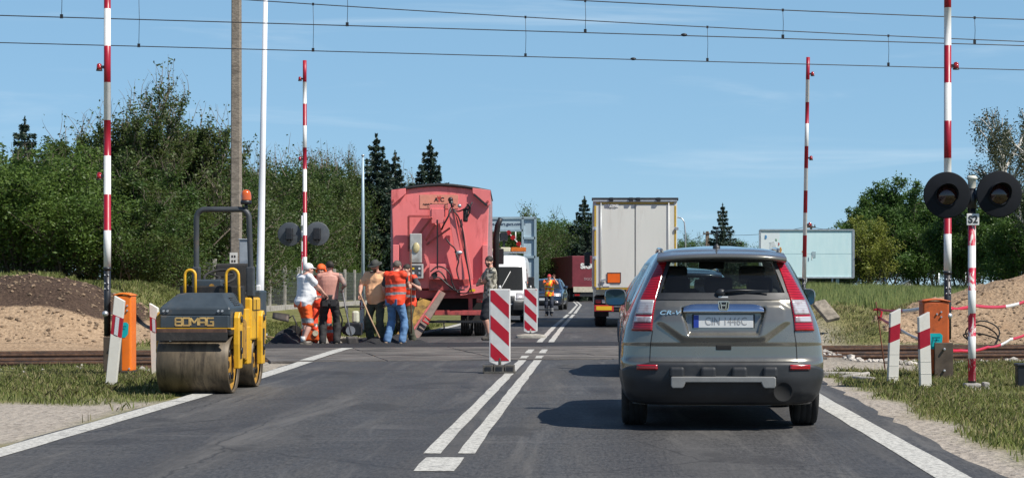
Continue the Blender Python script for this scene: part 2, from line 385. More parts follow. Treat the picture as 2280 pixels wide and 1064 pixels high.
nt.links.new(v, wv.inputs[4]); nt.links.new(nz.outputs['Color'], wv.inputs[5]); nt.links.new(wv.outputs[1], vc.inputs['Vector'])
c = mixc(nt, ramp(nt, vc.outputs['Distance'], .0, .006, .55, 0), c, (.015, .015, .016))
nt.links.new(c, b.inputs['Base Color'])
nt.links.new(ramp(nt, n2, .3, .8, .62, .85), b.inputs['Roughness']); b.inputs['Specular IOR Level'].default_value = .3
bump(nt, b, n1, .35, .008)
mb = MB(); rows = []
for y in list(np.arange(-15, 70, .5)) + list(np.arange(70, 262, 3)):
    c_, l_, r_ = road_c(y); jl = .06 * (vnoise(y * 1.7, 0, 3) - .5); jr = .12 * (vnoise(y * 1.9, 5, 4) - .5) + .05 * (vnoise(y * 6, 5, 4) - .5)
    rows.append([(l_ + jl + (r_ + jr - l_ - jl) * k / 6, y, 0) for k in range(7)])
mb.grid(rows); tag(mb.build('road', am), 'worn two lane asphalt road leading over the level crossing', kind='structure')
# painted lines
lm, nt, b = new_mat('road_paint'); v = coords(nt)
n1 = noise_tex(nt, v, 90, 4, .7); n2 = noise_tex(nt, v, 3, 6, .75); n3 = noise_tex(nt, v, 20, 6, .75)
c = mixc(nt, ramp(nt, n1, .3, .7), (.40, .39, .355), (.58, .57, .52)); c = mixc(nt, ramp(nt, n3, .46, .60, 0, .8), c, (.20, .195, .18)); c = mixc(nt, ramp(nt, n2, .55, .70, 0, .85), c, (.09, .09, .09))
nt.links.new(c, b.inputs['Base Color']); b.inputs['Roughness'].default_value = .8
def ribbon(f, y0, y1, w, z=.004, step=.7, jit=.02):
    mb = MB(); rows = []
    k = max(2, int((y1 - y0) / step)); 
    for i in range(k + 1):
        y = y0 + (y1 - y0) * i / k; x = float(f(y)); j = jit * (vnoise(y * 3.1, x, 6) - .5); j2 = jit * (vnoise(y * 3.7, x, 16) - .5)
        rows.append([(x - w / 2 + j, y, z), (x + w / 2 + j2, y, z)])
    return mb.grid(rows, smooth=False)
ml_, mr_ = (lambda y: np.interp(y, [14, 33, 60, 90, 125, 160, 200, 260], [-1.19, -1.12, -1.05, -.84, -.72, -1.3, -5.1, -18])), (lambda y: np.interp(y, [14, 33, 60, 90, 125, 160, 200, 260], [-.93, -.86, -.79, -.6, -.48, -1.06, -4.86, -17.8]))
mb = MB()
for f in (ml_, mr_):
    for a, b_ in ((14.58, 32.75), (41.6, 46), (46, 84), (87, 118), (118.5, 200)):
        q = ribbon(f, a, b_, .13); mb.add(q.v, q.f)
    for a, b_ in ((33.1, 34.3), (35.6, 37.7)):
        q = ribbon(f, a, b_, .13, .022, .3); mb.add(q.v, q.f)
q = ribbon(lambda y: -1.06 + .0 * y, 13.2, 14.25, .29); mb.add(q.v, q.f)
le = lambda y: np.interp(y, [-20, 14.8, 22.3, 28, 37.7, 48, 60, 90, 125, 160, 200, 260], [-4.45, -4.47, -4.5, -4.6, -4.83, -4.55, -4.2, -3.95, -3.85, -4.45, -8.2, -21])
re_ = lambda y: np.interp(y, [-20, 12.7, 21, 27, 33, 40, 50, 60, 90, 125, 160, 200, 260], [2.28, 2.41, 2.55, 2.72, 2.95, 2.9, 2.6, 2.45, 2.6, 2.6, 2.0, -1.8, -14.8])
for a, b_, f in ((-15, 32.1, le), (43, 220, le), (-15, 33.6, re_), (42, 220, re_)):
    q = ribbon(f, a, b_, .24); mb.add(q.v, q.f)
q = ribbon(le, 32.2, 38.6, .23, .022); mb.add(q.v, q.f)
tag(mb.build('road_markings', lm), 'worn white double centre line and edge lines on the road', kind='structure')

# level crossing deck: worn panels between the rails
pm = mat('crossing_panel', (.125, .112, .10), .9, var=.45, scale=2.2, bmp=.6, bscale=30, dirt=(.04, .037, .034), dirt_amt=.75, dscale=1.6, stretch=(.5, 1.4, 1))
def tk(x, t, base=Y1): return (x * 1.0 - t * SA, base + x * TA + t * CA)    # t across the track from the near track's centre line
mb = MB()
XL, XR = -5.6, 3.9
strips = [(-1.55, -.79), (-.70, -.02), (.02, .70), (.79, 1.86), (1.90, 3.02), (3.11, 3.79), (3.83, 4.51), (4.60, 5.2)]
for a, b_ in strips:
    k = 5
    for i in range(k):
        x0 = XL + (XR - XL) * i / k + .012; x1 = XL + (XR - XL) * (i + 1) / k - .012; dz = .004 * random.uniform(-1, 1)
        p = [tk(x0, a), tk(x1, a), tk(x1, b_), tk(x0, b_)]
        mb.prism(p, -.06, .014 + dz, 'z')
tag(mb.build('crossing_deck', pm, bev=.008), 'worn grey panels of the level crossing between the rails', kind='structure')
# milled strip with fresh hot asphalt beyond the far rail
fm = mat('fresh_asphalt', (.016, .016, .018), .75, var=.4, scale=40, bmp=1.0, bscale=50)
mb = MB(); rows = []
for i in range(60):
    x = -6.6 + (2.9 + 6.6) * i / 59; row = []
    for k in range(9):
        t = 5.2 + 3.0 * k / 8; xx, yy = tk(x, t)
        e = min(k, 8 - k) / 2; row.append((xx, yy + .15 * (vnoise(x * 2, k, 2) - .5), .012 + (min(1, e) * .05 * vnoise(xx * 3, yy * 3, 8) * (1.3 if x < -2 else .5))))
    rows.append(row)
mb.grid(rows); tag(mb.build('new_asphalt', fm), 'strip of fresh black asphalt laid along the far rail', kind='structure')
# rails
rm_ = mat('rail_rust', (.13, .070, .042), .85, var=.35, scale=9, bmp=.3, bscale=40, dirt=(.05, .04, .035), dirt_amt=.5)
rt = mat('rail_head', (.20, .18, .17), .38, .75, var=.2, scale=4)
prof = [(-.07, -.17), (.07, -.17), (.07, -.158), (.012, -.135), (.010, -.05), (.034, -.038), (.036, 0)]
prof = prof + [(-a, b) for a, b in reversed(prof[2:])]
rail_lab = {(-.745): 'nearest rusty rail of the crossing, running in front of the barrier bases', .745: 'second rusty rail from the camera, far rail of the near track',
            3.155: 'third rusty rail from the camera, near rail of the far track', 4.555: 'farthest rusty rail, beside the fresh black asphalt'}
for t, lab in rail_lab.items():
    mb = MB(); L = 60; n = len(prof); segs = 40; vs = []
    for i in range(segs + 1):
        s_ = -L + 2 * L * i / segs
        for a, z in prof:
            vs.append((s_ * CA - (t + a) * SA, Y1 + s_ * SA + (t + a) * CA, z + .012))
    for i in range(segs):
        for j in range(n):
            top = prof[j][1] == 0 and prof[(j + 1) % n][1] == 0
            mb.add([vs[i * n + j], vs[i * n + (j + 1) % n], vs[(i + 1) * n + (j + 1) % n], vs[(i + 1) * n + j]], [(0, 1, 2, 3)], 1 if top else 0)
    ro = tag(mb.build('rail', [rm_, rt]), lab, 'rail', 'rails of the two tracks')
    cm = MB()
    for k in range(-34, 35):
        s_ = k * .65
        if -6.2 < s_ < 4.6: continue
        for sg in (-1, 1):
            cx_, cy_ = s_ * CA - (t + sg * .075) * SA, Y1 + s_ * SA + (t + sg * .075) * CA
            cm.tube([(cx_ - .05, cy_, -.13), (cx_ - .04, cy_ - .01 * sg, -.10), (cx_, cy_, -.12), (cx_ + .04, cy_ - .01 * sg, -.10), (cx_ + .05, cy_, -.13)], .011, 6)
    tag(cm.build('rail_clip', rm_, ro), None, None, None, 'stuff')
# ------------------------------------------------------------------ crossing equipment
M_white = mat('white_paint', (.70, .70, .68), .45, var=.06, scale=9)
M_red = mat('red_paint', (.33, .006, .022), .4, var=.12, scale=4, dirt=(.2, .01, .02), dirt_amt=.2)
M_black = mat('black_paint', (.016, .018, .022), .45, var=.2, scale=5, dirt=(.06, .055, .05), dirt_amt=.2)
M_iron = mat('dark_steel', (.05, .045, .042), .6, .4, var=.3, dirt=(.10, .06, .04), dirt_amt=.4)
M_galv = mat('galvanised_steel', (.48, .50, .52), .45, .7, var=.12, scale=8)
M_orange = mat('orange_cabinet', (.78, .17, .012), .4, var=.10, scale=2, dirt=(.5, .13, .03), dirt_amt=.25, dscale=5)
M_orange_old = mat('faded_orange_cabinet', (.50, .10, .02), .5, var=.15, scale=3, dirt=(.25, .06, .02), dirt_amt=.5, dscale=4)
M_teal = mat('teal_sticker', (.0, .38, .40), .45, var=.05)
M_conc = mat('concrete', (.32, .30, .27), .9, var=.25, scale=5, bmp=.4, bscale=30, dirt=(.16, .14, .12), dirt_amt=.35)
M_plastic = mat('white_plastic_post', (.66, .64, .58), .5, var=.05, scale=3, dirt=(.36, .32, .26), dirt_amt=.35, dscale=4)
M_refl = mat('reflector_sheet', (.62, .63, .66), .25, .3, var=.08, scale=60)
M_redlens = mat('red_lens', (.30, .01, .012), .15, var=.3, scale=20, coat=.6)
M_rubber = mat('black_rubber', (.022, .021, .02), .8, var=.3, scale=8, bmp=.2, dirt=(.08, .07, .06), dirt_amt=.3)
M_rustiron = mat('rusty_iron', (.16, .06, .03), .85, var=.4, scale=12, bmp=.3, dirt=(.06, .03, .02))
M_brown_plate = mat('weathered_brown_plate', (.10, .075, .055), .6, .3, var=.3, scale=4, dirt=(.05, .04, .035), dirt_amt=.5)

def barrier(name, label, x, y, z0, zb, ztop, seg_edges, first, rad, lamps, side, cabinet=None, old=False, lean=0):
    """raised barrier arm (striped tube) on its counterweight and drive cabinet. seg_edges: heights where the colour changes"""
    t = thing(name, label, 'barrier', (x, y, z0))
    arm = MB(); edges = [zb] + seg_edges + [ztop]
    for k in range(len(edges) - 1):
        m = (first + k) % 2
        r0 = rad * (1 - .10 * (edges[k] - zb) / (ztop - zb)); r1 = rad * (1 - .10 * (edges[k + 1] - zb) / (ztop - zb))
        arm.cyl((lean * edges[k], 0, edges[k] - z0), (lean * edges[k + 1], 0, edges[k + 1] - z0), r0, r1, 20, m)
    ao = arm.build('arm', [M_white, M_red], t)
    low = MB(); low.cyl((0, 0, .55), (lean * zb, 0, zb - z0), rad * .92, rad * .92, 20, 0)
    low.cyl((0, 0, zb - z0 - .03), (lean * zb, 0, zb - z0 + .015), rad * 1.04, rad * 1.04, 20, 0)
    for zz in (zb - z0 - .10, zb - z0 - .22, zb - z0 - .3):
        for sx in (-.5, .5): low.ball((lean * zb + sx * rad, -rad * .9, zz), .012, 8, 1)
    low.build('arm_sleeve', [M_black, M_galv], t)
    for zl in lamps:
        m = MB(); xx = lean * zl + side * (rad + .03)
        m.box((xx - side * .01, 0, zl - z0), (.07, .05, .04), 0); m.cyl((xx + side * .035, .0, zl - z0 - .045), (xx + side * .035, 0, zl - z0 + .03), .042, .036, 14, 1)
        m.ball((xx + side * .035, 0, zl - z0 + .03), (.036, .036, .025), 12, 1); m.cyl((xx + side * .035, 0, zl - z0 - .055), (xx + side * .035, 0, zl - z0 - .04), .046, .046, 14, 0)
        m.build('warning_lamp', [M_black, M_redlens], t)
    if cabinet:
        cx, w, zt, zbm, dep = cabinet
        mo = M_orange_old if old else M_orange
        c = MB(); c.box((cx, .02, (zt + zbm) / 2 - z0), (w, dep, zt - zbm), 0)
        cb = c.build('cabinet', [mo], t, bev=.03, segs=3)
        lid = MB(); rows = []
        for i in range(9):
            a = i / 8 * 2 - 1
            rows.append([(cx + a * (w / 2 + .012), .02 + (dep / 2 + .012) * q, zt - z0 + .004 + .035 * (1 - a * a) * (1 if abs(q) < .9 else .75)) for q in (-1, -.5, 0, .5, 1)])
        lid.grid(rows); lid.build('cabinet_lid', [mo], cb, solid=.02)
        for bx, bz in ((cx + .01, zt - .18), (cx + .07, zt - .15), (cx + .07, zt - .22), (cx - .02, zbm + .06), (cx + .1, zbm + .05)):
            b = MB(); b.tube([(bx, .02 - dep / 2 - .02, bz - z0), (bx, .02 - dep / 2 + .005, bz - z0)], .013, 10); b.build('bolt', [M_galv], cb)
        st = MB(); sx0 = cx - .03; zc = zt - .50 if not old else zt - .56
        st.prism([(sx0 - .12, zc - z0 - .11), (sx0 + .07, zc - z0 - .11), (sx0 + .11, zc - z0 - .06), (sx0 + .12, zc - z0 + .08), (sx0 + .09, zc - z0 + .11), (sx0 - .12, zc - z0 + .11)], .02 - dep / 2 - .004, .02 - dep / 2 + .002, 'y')
        so = st.build('sticker', [M_teal], cb)
        tx = MB()
        for q in range(2):
            tx.prism([(sx0 - .05 + q * .05, zc - z0 - .07), (sx0 - .03 + q * .05, zc - z0 - .07), (sx0 + .0 + q * .05, zc - z0 + .05), (sx0 - .02 + q * .05, zc - z0 + .05)], .02 - dep / 2 - .007, .02 - dep / 2 - .004, 'y')
        tx.box((sx0 + .03, .02 - dep / 2 - .0055, zc - z0 + .055), (.11, .003, .012)); tx.box((sx0 + .035, .02 - dep / 2 - .0055, zc - z0 + .015), (.07, .003, .01))
        tx.build('sticker_mark', [mat('teal_dark', (.0, .16, .19), .5, var=.05)], so)
        pl = MB(); plx = (cx - side * 0 + (0)) / 2
        pl.box((plx, -dep / 2 - .03, .30 if not old else .26), (.26, .05, .50), 0)
        for bx, bz in ((plx, .42), (plx, .12)): pl.cyl((bx, -dep / 2 - .10, bz), (bx, -dep / 2 - .03, bz), .018, .018, 8, 1)
        pl.build('counterweight', [M_brown_plate, M_galv], t, bev=.006)
        pv = MB(); pv.cyl((side * -.0, -.12, .88), (0, .1, .88), .035, .035, 12, 0); pv.ball((0, -.12, .88), .045, 12, 0); pv.build('pivot', [M_galv], t)
        f = MB(); f.box((cx, .02, -.02), (w * 1.05, dep * 1.1, .16)); f.build('base', [M_iron], t, bev=.01)
    else:
        f = MB(); f.box((side * -.14, .1, .45), (.3, .36, 1.0)); f.build('cabinet', [M_orange], t, bev=.03)
    return t
Dn = 28.0
st = 82 / 153.5
zs0 = PZ(597, Dn)
barrier('level_crossing_barrier', 'raised red and white barrier arm with bright orange cabinet, left beside the yellow roller', PX(239, Dn), Dn, -.02, zs0, PZ(20, Dn) + 3 * st,
        [PZ(y, Dn) for y in (513, 433, 347, 268, 184, 103, 20)] + [PZ(20, Dn) + st, PZ(20, Dn) + 2 * st], 0, .052, [PZ(150, Dn), PZ(392, Dn), PZ(150, Dn) + 1.58], -1, (.255, .25, PZ(657, Dn), .02, .34))
Dr = 27.2
barrier('level_crossing_barrier', 'raised red and white barrier arm with faded orange cabinet, near right roadside', PX(2110, Dr), Dr, -.04, PZ(606, Dr), PZ(20, Dr) + 3.5 * st,
        [PZ(y, Dr) for y in (521, 437, 352.6, 269.4, 185, 102, 18)] + [PZ(18, Dr) + st, PZ(18, Dr) + 2 * st], 0, .054, [PZ(147, Dr), PZ(147, Dr) + 1.6], 1, (-.19, .37, PZ(670, Dr), .03, .36), True)
Df = 47.4
barrier('level_crossing_barrier', 'distant raised red and white barrier arm rising behind the road workers', PX(679, Df), Df, .0, PZ(620, Df), PZ(135, Df),
        [PZ(y, Df) for y in (572, 524, 474, 427, 377, 329, 280, 231.5, 183)], 0, .052, [PZ(176, Df), PZ(354, Df)], -1, None, False, -.0008 * 1.2)
Dg = 46.4
barrier('level_crossing_barrier', 'distant raised red and white barrier arm in front of the pale blue billboard', PX(1788, Dg), Dg, .25, PZ(622, Dg), PZ(128, Dg),
        [PZ(y, Dg) for y in (572, 524, 474, 424.5, 375, 325.8, 275.5, 228, 178)], 0, .05, [PZ(165, Dg), PZ(352, Dg), PZ(500, Dg)], 1, None, False, .018)

# ---- red light signals of the crossing
M_disc = mat('signal_backboard', (.008, .010, .014), .75, var=.25, scale=5, spec=.2)
M_discg = mat('grey_backboard', (.075, .085, .095), .5, var=.12, scale=5)
M_peel, nt, b = new_mat('peeling_red_paint'); v = coords(nt)
n1 = noise_tex(nt, coords(nt, scale=(1, 1, .5)), 9, 6, .7, 1.2); 
nt.links.new(mixc(nt, ramp(nt, n1, .50, .56), (.50, .012, .05), (.66, .64, .60)), b.inputs['Base Color']); b.inputs['Roughness'].default_value = .5
M_lens_dark, nt, b = new_mat('unlit_signal_lens'); v = coords(nt)
nt.links.new(mixc(nt, ramp(nt, noise_tex(nt, v, 14, 3), .3, .7), (.022, .008, .011), (.040, .016, .014)), b.inputs['Base Color']); b.inputs['Roughness'].default_value = .12; b.inputs['Coat Weight'].default_value = .5
def crossing_signal(label, x, y, zbase, zdisc, dx, r, front, post_bands, rz=0, tilt=0, plate=None):
    t = thing('crossing_signal', label, 'signal', (x, y, zbase), rz)
    zd = zdisc - zbase
    pm_ = MB()
    for a, b_, m in post_bands: pm_.cyl((0, 0, a - zbase), (0, 0, b_ - zbase), .048, .048, 18, m)
    pm_.build('post', [M_white, M_peel, M_iron, M_disc], t)
    f = MB(); f.box((0, 0, -.0), (.20, .20, .22)); f.box((.18, .05, -.0), (.08, .16, .24)); f.build('concrete_foot', [M_conc], t, bev=.02)
    cap = MB(); cap.lathe([(0, zd + .24), (.045, zd + .238), (.068, zd + .215), (.068, zd + .195), (.05, zd + .185), (.05, zd + .08)], n=20); cap.build('post_cap', [mat('pale_cap', (.55, .55, .48), .5, var=.1)], t)
    br = MB(); br.cyl((-dx * .7, .05, zd - .03), (dx * .7, .05, zd - .03), .02, .02, 10); br.cyl((0, 0, zd - .17), (0, 0, zd + .05), .056, .056, 14); br.build('bracket', [M_black if front else M_galv], t)
    for s in (-1, 1):
        yy = -.06 if front else .06
        sgn = -1 if front else 1
        d = MB(); prof_ = [(0, 0), (r - .012, 0), (r, .004), (r, .012), (r - .012, .016), (0, .016)]
        Mx = Matrix.Translation((s * dx, yy, zd + .006 * s)) @ Matrix.Rotation(R(4 * s), 4, 'Z') @ Matrix.Rotation(R(90), 4, 'X')
        d.lathe(prof_, Mx, 56); do = d.build('backboard', [M_disc if front else M_discg], t)
        if front:
            ln = MB(); ln.lathe([(0, .055), (.06, .05), (.115, .03), (.13, .016)], Mx, 36); ln.build('lens', [M_lens_dark], do)
            hd = MB(); rows = []
            for i in range(25):
                a = R(-20) + R(220) * i / 24; L = .05 + .12 * max(0, math.sin(a)) ** .8
                rows.append([Mx @ Vector((.14 * math.cos(a), .14 * math.sin(a), .016 + q * L)) for q in (0, .5, 1)])
            hd.grid(rows); hd.build('hood', [M_disc], do, solid=.004)
            ring = MB(); ring.lathe([(.125, .016), (.125, .03), (.145, .03), (.145, .016)], Mx, 36); ring.build('lens_ring', [M_disc], do)
        bk = MB(); bk.box((s * dx + .01, yy - sgn * .12, zd), (.17, .2, .30), 0); bk.cyl((s * dx + .01, yy - sgn * .14, zd - .18), (s * dx + .01, yy - sgn * .14, zd - .15), .09, .06, 14); bk.build('lamp_housing', [M_black], do, bev=.03)
    if plate:
        p = MB(); p.box((0, -.062, plate - zbase), (.155, .012, .145)); po = p.build('number_plate', [M_white], t, bev=.006)
        text('lettering', 'S2', .125, M_black, po, (0, -.07, plate - zbase - .004), bold=.004)
        p = MB(); p.box((0, -.052, plate - zbase + .078), (.03, .03, .02)); p.build('clip', [M_black], po)
    return t
Ds = 24.0
zp = lambda y: PZ(y, Ds)
crossing_signal('two black round signal boards and an S2 plate on a peeling red and white post', PX(2164, Ds), Ds, zp(872), zp(434), 58 / 179, .288, True,
                [(zp(872), zp(847), 2), (zp(847), zp(797), 1), (zp(797), zp(748), 0), (zp(748), zp(697), 1), (zp(697), zp(646), 0), (zp(646), zp(596), 1), (zp(596), zp(547), 0), (zp(547), zp(502), 1), (zp(502), zp(395), 3)], plate=zp(489))
Db = 48.2
zq = lambda y: PZ(y, Db)
crossing_signal('distant crossing signal seen from behind, two grey round boards above the workers', PX(675, Db), Db, zq(750), zq(521), 31 / 89, .30, False,
                [(zq(750), zq(690), 0), (zq(690), zq(650), 1), (zq(650), zq(602), 0), (zq(602), zq(560), 1), (zq(560), zq(480), 0)])

# ---- guide posts
def guide_post(label, px, D, ytop, ybase, w, lean, lit, rz=0, group='guide posts at the crossing'):
    z0 = PZ(ybase, D); h = PZ(ytop, D) - z0
    t = thing('guide_post', label, 'guide post', (PX(px, D), D, z0), rz, group)
    b = MB(); d = .045; cut = .07
    def slab(a0, a1, m, s0=0, s1=0, y0=-d, y1=d, x0=-w / 2, x1=w / 2, B=b):
        # s: top slope (left lower/higher)
        vs = []
        for yy in (y0, y1):
            for z, s in ((a0, s0), (a1, s1)):
                for xx in (x0, x1): vs.append((xx + lean * (z + s * xx / w), yy, z + s * (xx / w)))
        return B.add(vs, [(0, 1, 3, 2), (4, 6, 7, 5), (0, 4, 5, 1), (2, 3, 7, 6), (0, 2, 6, 4), (1, 5, 7, 3)], m)
    zr0, zr1 = h * .60, h * .81
    if lit < 0: cut = -cut
    slab(-.15, zr0, 0, 0, cut * .8); slab(zr0, zr1, 1, cut * .8, cut * .8); slab(zr1, h, 0, cut * .8, cut)
    b.build('post_body', [M_plastic, M_red], t, bev=.006)
    g = MB()
    if abs(lit) == 1:
        slab(zr0 + .01, zr1 - .01, 0, cut * .8, cut * .8, -d - .006, -d + .001, -w * .16, w * .2, g); g.build('reflector', [M_refl], t)
    else:
        for k in range(3):
            g = MB(); slab(h * (.12 + .15 * k), h * (.12 + .15 * k) + .006, 0, 0, 0, -d - .003, -d + .001, -w * .48, w * .48, g); g.build('moulded_rib', [M_plastic], t)
    return t
guide_post('white guide post with red band leaning right before the bright orange cabinet', 246, 24.8, 664, 872, .135, .10, -1, R(4))
guide_post('white guide post with red band half hidden behind the yellow roller', 348, 28.2, 680, 828, .12, -.035, -1, R(-5))
guide_post('white guide post with dark red band, standing left of the faded orange cabinet', 1987, 25.4, 692, 858, .135, .035, 2, R(6))
guide_post('white guide post with dark red band, directly in front of the faded orange cabinet', 2061, 24.2, 700, 880, .14, -.03, 2, R(6))
guide_post('distant narrow guide post with a red band behind the worker in a peach shirt', 806, 50, 655, 738, .11, 0, 1, 0)

# ---- traffic beacons (red and white boards)
M_bred = mat('beacon_red', (.40, .008, .022), .35, var=.1, scale=5); M_bwhite = mat('beacon_white', (.58, .58, .56), .35, var=.08, scale=6, dirt=(.35, .33, .3), dirt_amt=.25)
M_frame = mat('beacon_frame', (.72, .71, .68), .45, var=.06)
def beacon(label, px, D, ytop, ybot, ybase, w, foot):
    z0 = -.0; k = F / D
    zt = PZ(ytop, D); zb = PZ(ybot, D)
    t = thing('traffic_beacon', label, 'traffic beacon', (PX(px, D), D, 0), 0, 'beacons along the double line')
    h = zt - zb; hw = w / 2 - .018
    fr = MB(); fr.prism([(-w / 2, zb + .045), (-.05, zb), (.05, zb), (w / 2, zb + .045), (w / 2, zt - .01), (w / 2 - .012, zt), (-w / 2 + .012, zt), (-w / 2, zt - .01)], -.02, .025)
    fr.build('board', [M_frame], t, bev=.006)
    # stripes: clip diagonal bands to the panel rectangle
    x0, x1, a0, a1 = -hw, hw, zb + .06, zt - .02
    def clip(poly):
        for (nx, nz, c_) in ((1, 0, x0), (-1, 0, -x1), (0, 1, a0), (0, -1, -a1)):
            out = []
            for i in range(len(poly)):
                p, q = poly[i], poly[(i + 1) % len(poly)]; dp = nx * p[0] + nz * p[1] - c_; dq = nx * q[0] + nz * q[1] - c_
                if dp >= 0: out.append(p)
                if (dp >= 0) != (dq >= 0):
                    s = dp / (dp - dq); out.append((p[0] + (q[0] - p[0]) * s, p[1] + (q[1] - p[1]) * s))
            poly = out
            if len(poly) < 3: return None
        return poly
    wh = MB(); wh.prism([(x0, a0), (x1, a0), (x1, a1), (x0, a1)], -.0225, -.019); wh.build('white_sheet', [M_bwhite], t)
    rd = MB(); pitch = (a1 - a0) / 2.55 ; slope = (x1 - x0) * .95
    for i in range(-1, 5):
        zL = a1 + .02 - i * pitch + slope * .1
        # stripe descends to the right
        pl = clip([(x0, zL), (x0, zL - pitch * .5), (x1, zL - pitch * .5 - slope), (x1, zL - slope)])
        if pl: rd.prism(pl, -.0245, -.0222)
    rd.build('red_stripes', [M_bred], t)
    ft = MB()
    if foot == 'block':
        fw = .46; zf = -.0
        for i, a in enumerate((-.165, -.005, .15)):
            ft.box((a, -.0, .06), (.145 if i < 2 else .12, .36, .115), 0)
            ft.box((a, -.183, .06), (.09, .004, .07), 1)
        ft.box((0, 0, .015), (.44, .40, .03), 0); ft.cyl((0, 0, .1), (0, 0, zb + .1), .03, .03, 10, 0)
        ft.build('foot', [mat('grey_recycled_plastic', (.085, .08, .07), .85, var=.35, scale=14, bmp=.3), M_black], t, bev=.012)
    else:
        n = 24; rows = []
        for i, (s, z) in enumerate(((1, 0), (1, .05), (.93, .075), (.35, .10))):
            rows.append([(s * .36 * math.copysign(abs(math.cos(2 * math.pi * j / n)) ** .5, math.cos(2 * math.pi * j / n)), s * .19 * math.copysign(abs(math.sin(2 * math.pi * j / n)) ** .5, math.sin(2 * math.pi * j / n)), z) for j in range(n)])
        ft.grid(rows, wrap=True); ft.cyl((0, 0, .08), (0, 0, zb + .1), .03, .03, 10, 0)
        ft.build('foot', [mat('pale_rubber_foot', (.30, .28, .24), .85, var=.25, scale=14)], t)
    lm_ = MB(); lm_.cyl((0, .0, zt), (0, 0, zt + .05 if foot == 'block' else zt + .07), .02, .015, 10); lm_.build('top_peg', [M_frame], t)
    return t
beacon('nearer red and white striped beacon board on a blocky grey foot', 1113, 28.0, 643, 812, 830, .305, 'block')
beacon('farther red and white striped beacon board on a pale low foot', 1181.5, 46.7, 642, 741, 752, .33, 'low')
for tt in [o for o in COL.objects if o.name.startswith('traffic_beacon')]: tt.rotation_euler[2] = R(random.uniform(-3, 3))

# ---- warning tape on the right, stake, hoop
M_tape, nt, b = new_mat('barrier_tape'); v = coords(nt)
wv = nt.nodes.new('ShaderNodeTexWave'); wv.inputs['Scale'].default_value = .16; wv.inputs['Distortion'].default_value = 3; wv.bands_direction = 'X'; nt.links.new(v, wv.inputs['Vector'])
sz = nt.nodes.new('ShaderNodeTexNoise'); sz.inputs['Scale'].default_value = 1.5; nt.links.new(v, sz.inputs['Vector'])
nt.links.new(mixc(nt, ramp(nt, wv.outputs['Fac'], .80, .84), (.50, .012, .035), (.7, .68, .66)), b.inputs['Base Color']); b.inputs['Roughness'].default_value = .35
def tape(label, pts, wid=.06):
    mb = MB(); rows = []; P_ = [Vector(p) for p in pts]; tot = 0
    full = []
    for i in range(len(P_) - 1):
        for k in range(12):
            s = k / 12; q = P_[i].lerp(P_[i + 1], s); q.z -= .05 * (P_[i + 1] - P_[i]).length * 4 * s * (1 - s) * .35; full.append(q)
    full.append(P_[-1])
    for i, q in enumerate(full):
        a = .5 + .9 * noise.noise(Vector((i * .17, len(pts), 0)))
        rows.append([q - Vector((0, math.sin(a), math.cos(a))) * wid / 2, q + Vector((0, math.sin(a), math.cos(a))) * wid / 2])
    mb.grid(rows)
    return tag(mb.build('warning_tape', M_tape, solid=.001), label, 'tape', 'red and white warning tapes')
S = Vector((PX(1953, 30), 30, 0))
tape('upper red and white tape running from the rusty stake past the faded orange cabinet', [P(1953, 688, 30), P(2052, 686, 28), P(2120, 686, 28), P(2170, 680, 29), P(2300, 664, 33)], .055)
tape('lower tape sagging down from the rusty stake behind the two guide posts', [P(1957, 705, 30), P(1988, 722, 29), P(2052, 756, 27.6)], .055)
tape('lowest tape curling over the rails behind the peeling post', [P(2072, 774, 27.7), P(2140, 780, 28.5), P(2200, 772, 30), P(2250, 755, 32), P(2310, 728, 34)], .05)
sk = MB(); sk.tube([P(1950, 672, 30), P(1953, 690, 30), P(1962, 760, 30), P(1973, 838, 30)], .011, 8); tag(sk.build('iron_stake', M_rustiron), 'thin rusty iron stake holding the red and white tape', 'stake')
sw = MB(); o_ = P(1953, 690, 30)
sw.tube([o_ + Vector((-.06, 0, 0)), o_ + Vector((.02, -.02, .01)), o_ + Vector((.07, 0, -.03)), o_ + Vector((.05, 0, -.16)), o_ + Vector((.02, 0, -.1))], .016, 8)
tag(sw.build('tape_knot', M_tape), 'knotted end of tape wound round the rusty stake', 'tape')
hp = MB(); c0 = P(2188, 747, 42.5)
for q, (r_, oy) in enumerate(((.36, 0), (.33, .06), (.38, .1))):
    hp.tube([c0 + Vector((r_ * (1 + .10 * math.sin(a * .05 + q)) * math.cos(R(a + 14 * q)), oy + a * .0006, r_ * (.9 + .12 * q - .2 * q * q) * math.sin(R(a)) - .04 * q)) for a in range(-70 + 25 * q, 150 + 40 * q, 10)], .017, 8)
hp.tube([c0 + Vector((.34, .05, -.30)), c0 + Vector((.15, .1, -.36)), c0 + Vector((-.15, .0, -.30)), c0 + Vector((-.5, -.1, -.34)), c0 + Vector((-.8, -.1, -.37))], .016, 8)
tag(hp.build('cable_coil', M_rubber), 'coil of thick black cable lying on the sandy bank', 'cable')
bp = MB(); bp.box((0, 0, .1), (.16, .16, .5)); bp.box((0, 0, .36), (.19, .19, .04)); tag(bp.build('stub_post', M_black, loc=(PX(2277, 24.6), 24.6, -.1), bev=.01), 'short black square post at the right edge by the ballast', 'post')
pk = MB(); a_ = P(1822, 672, 44); b_ = P(1856, 712, 43.5)
pk.bar(a_, b_, .34, .10, 0, up=(0, -.5, 1)); tag(pk.build('concrete_plank', mat('old_concrete_plank', (.22, .19, .15), .95, var=.4, scale=6, bmp=.8, bscale=12), bev=.02), 'broken concrete plank tilted up out of the grassy bank on the right', 'plank')
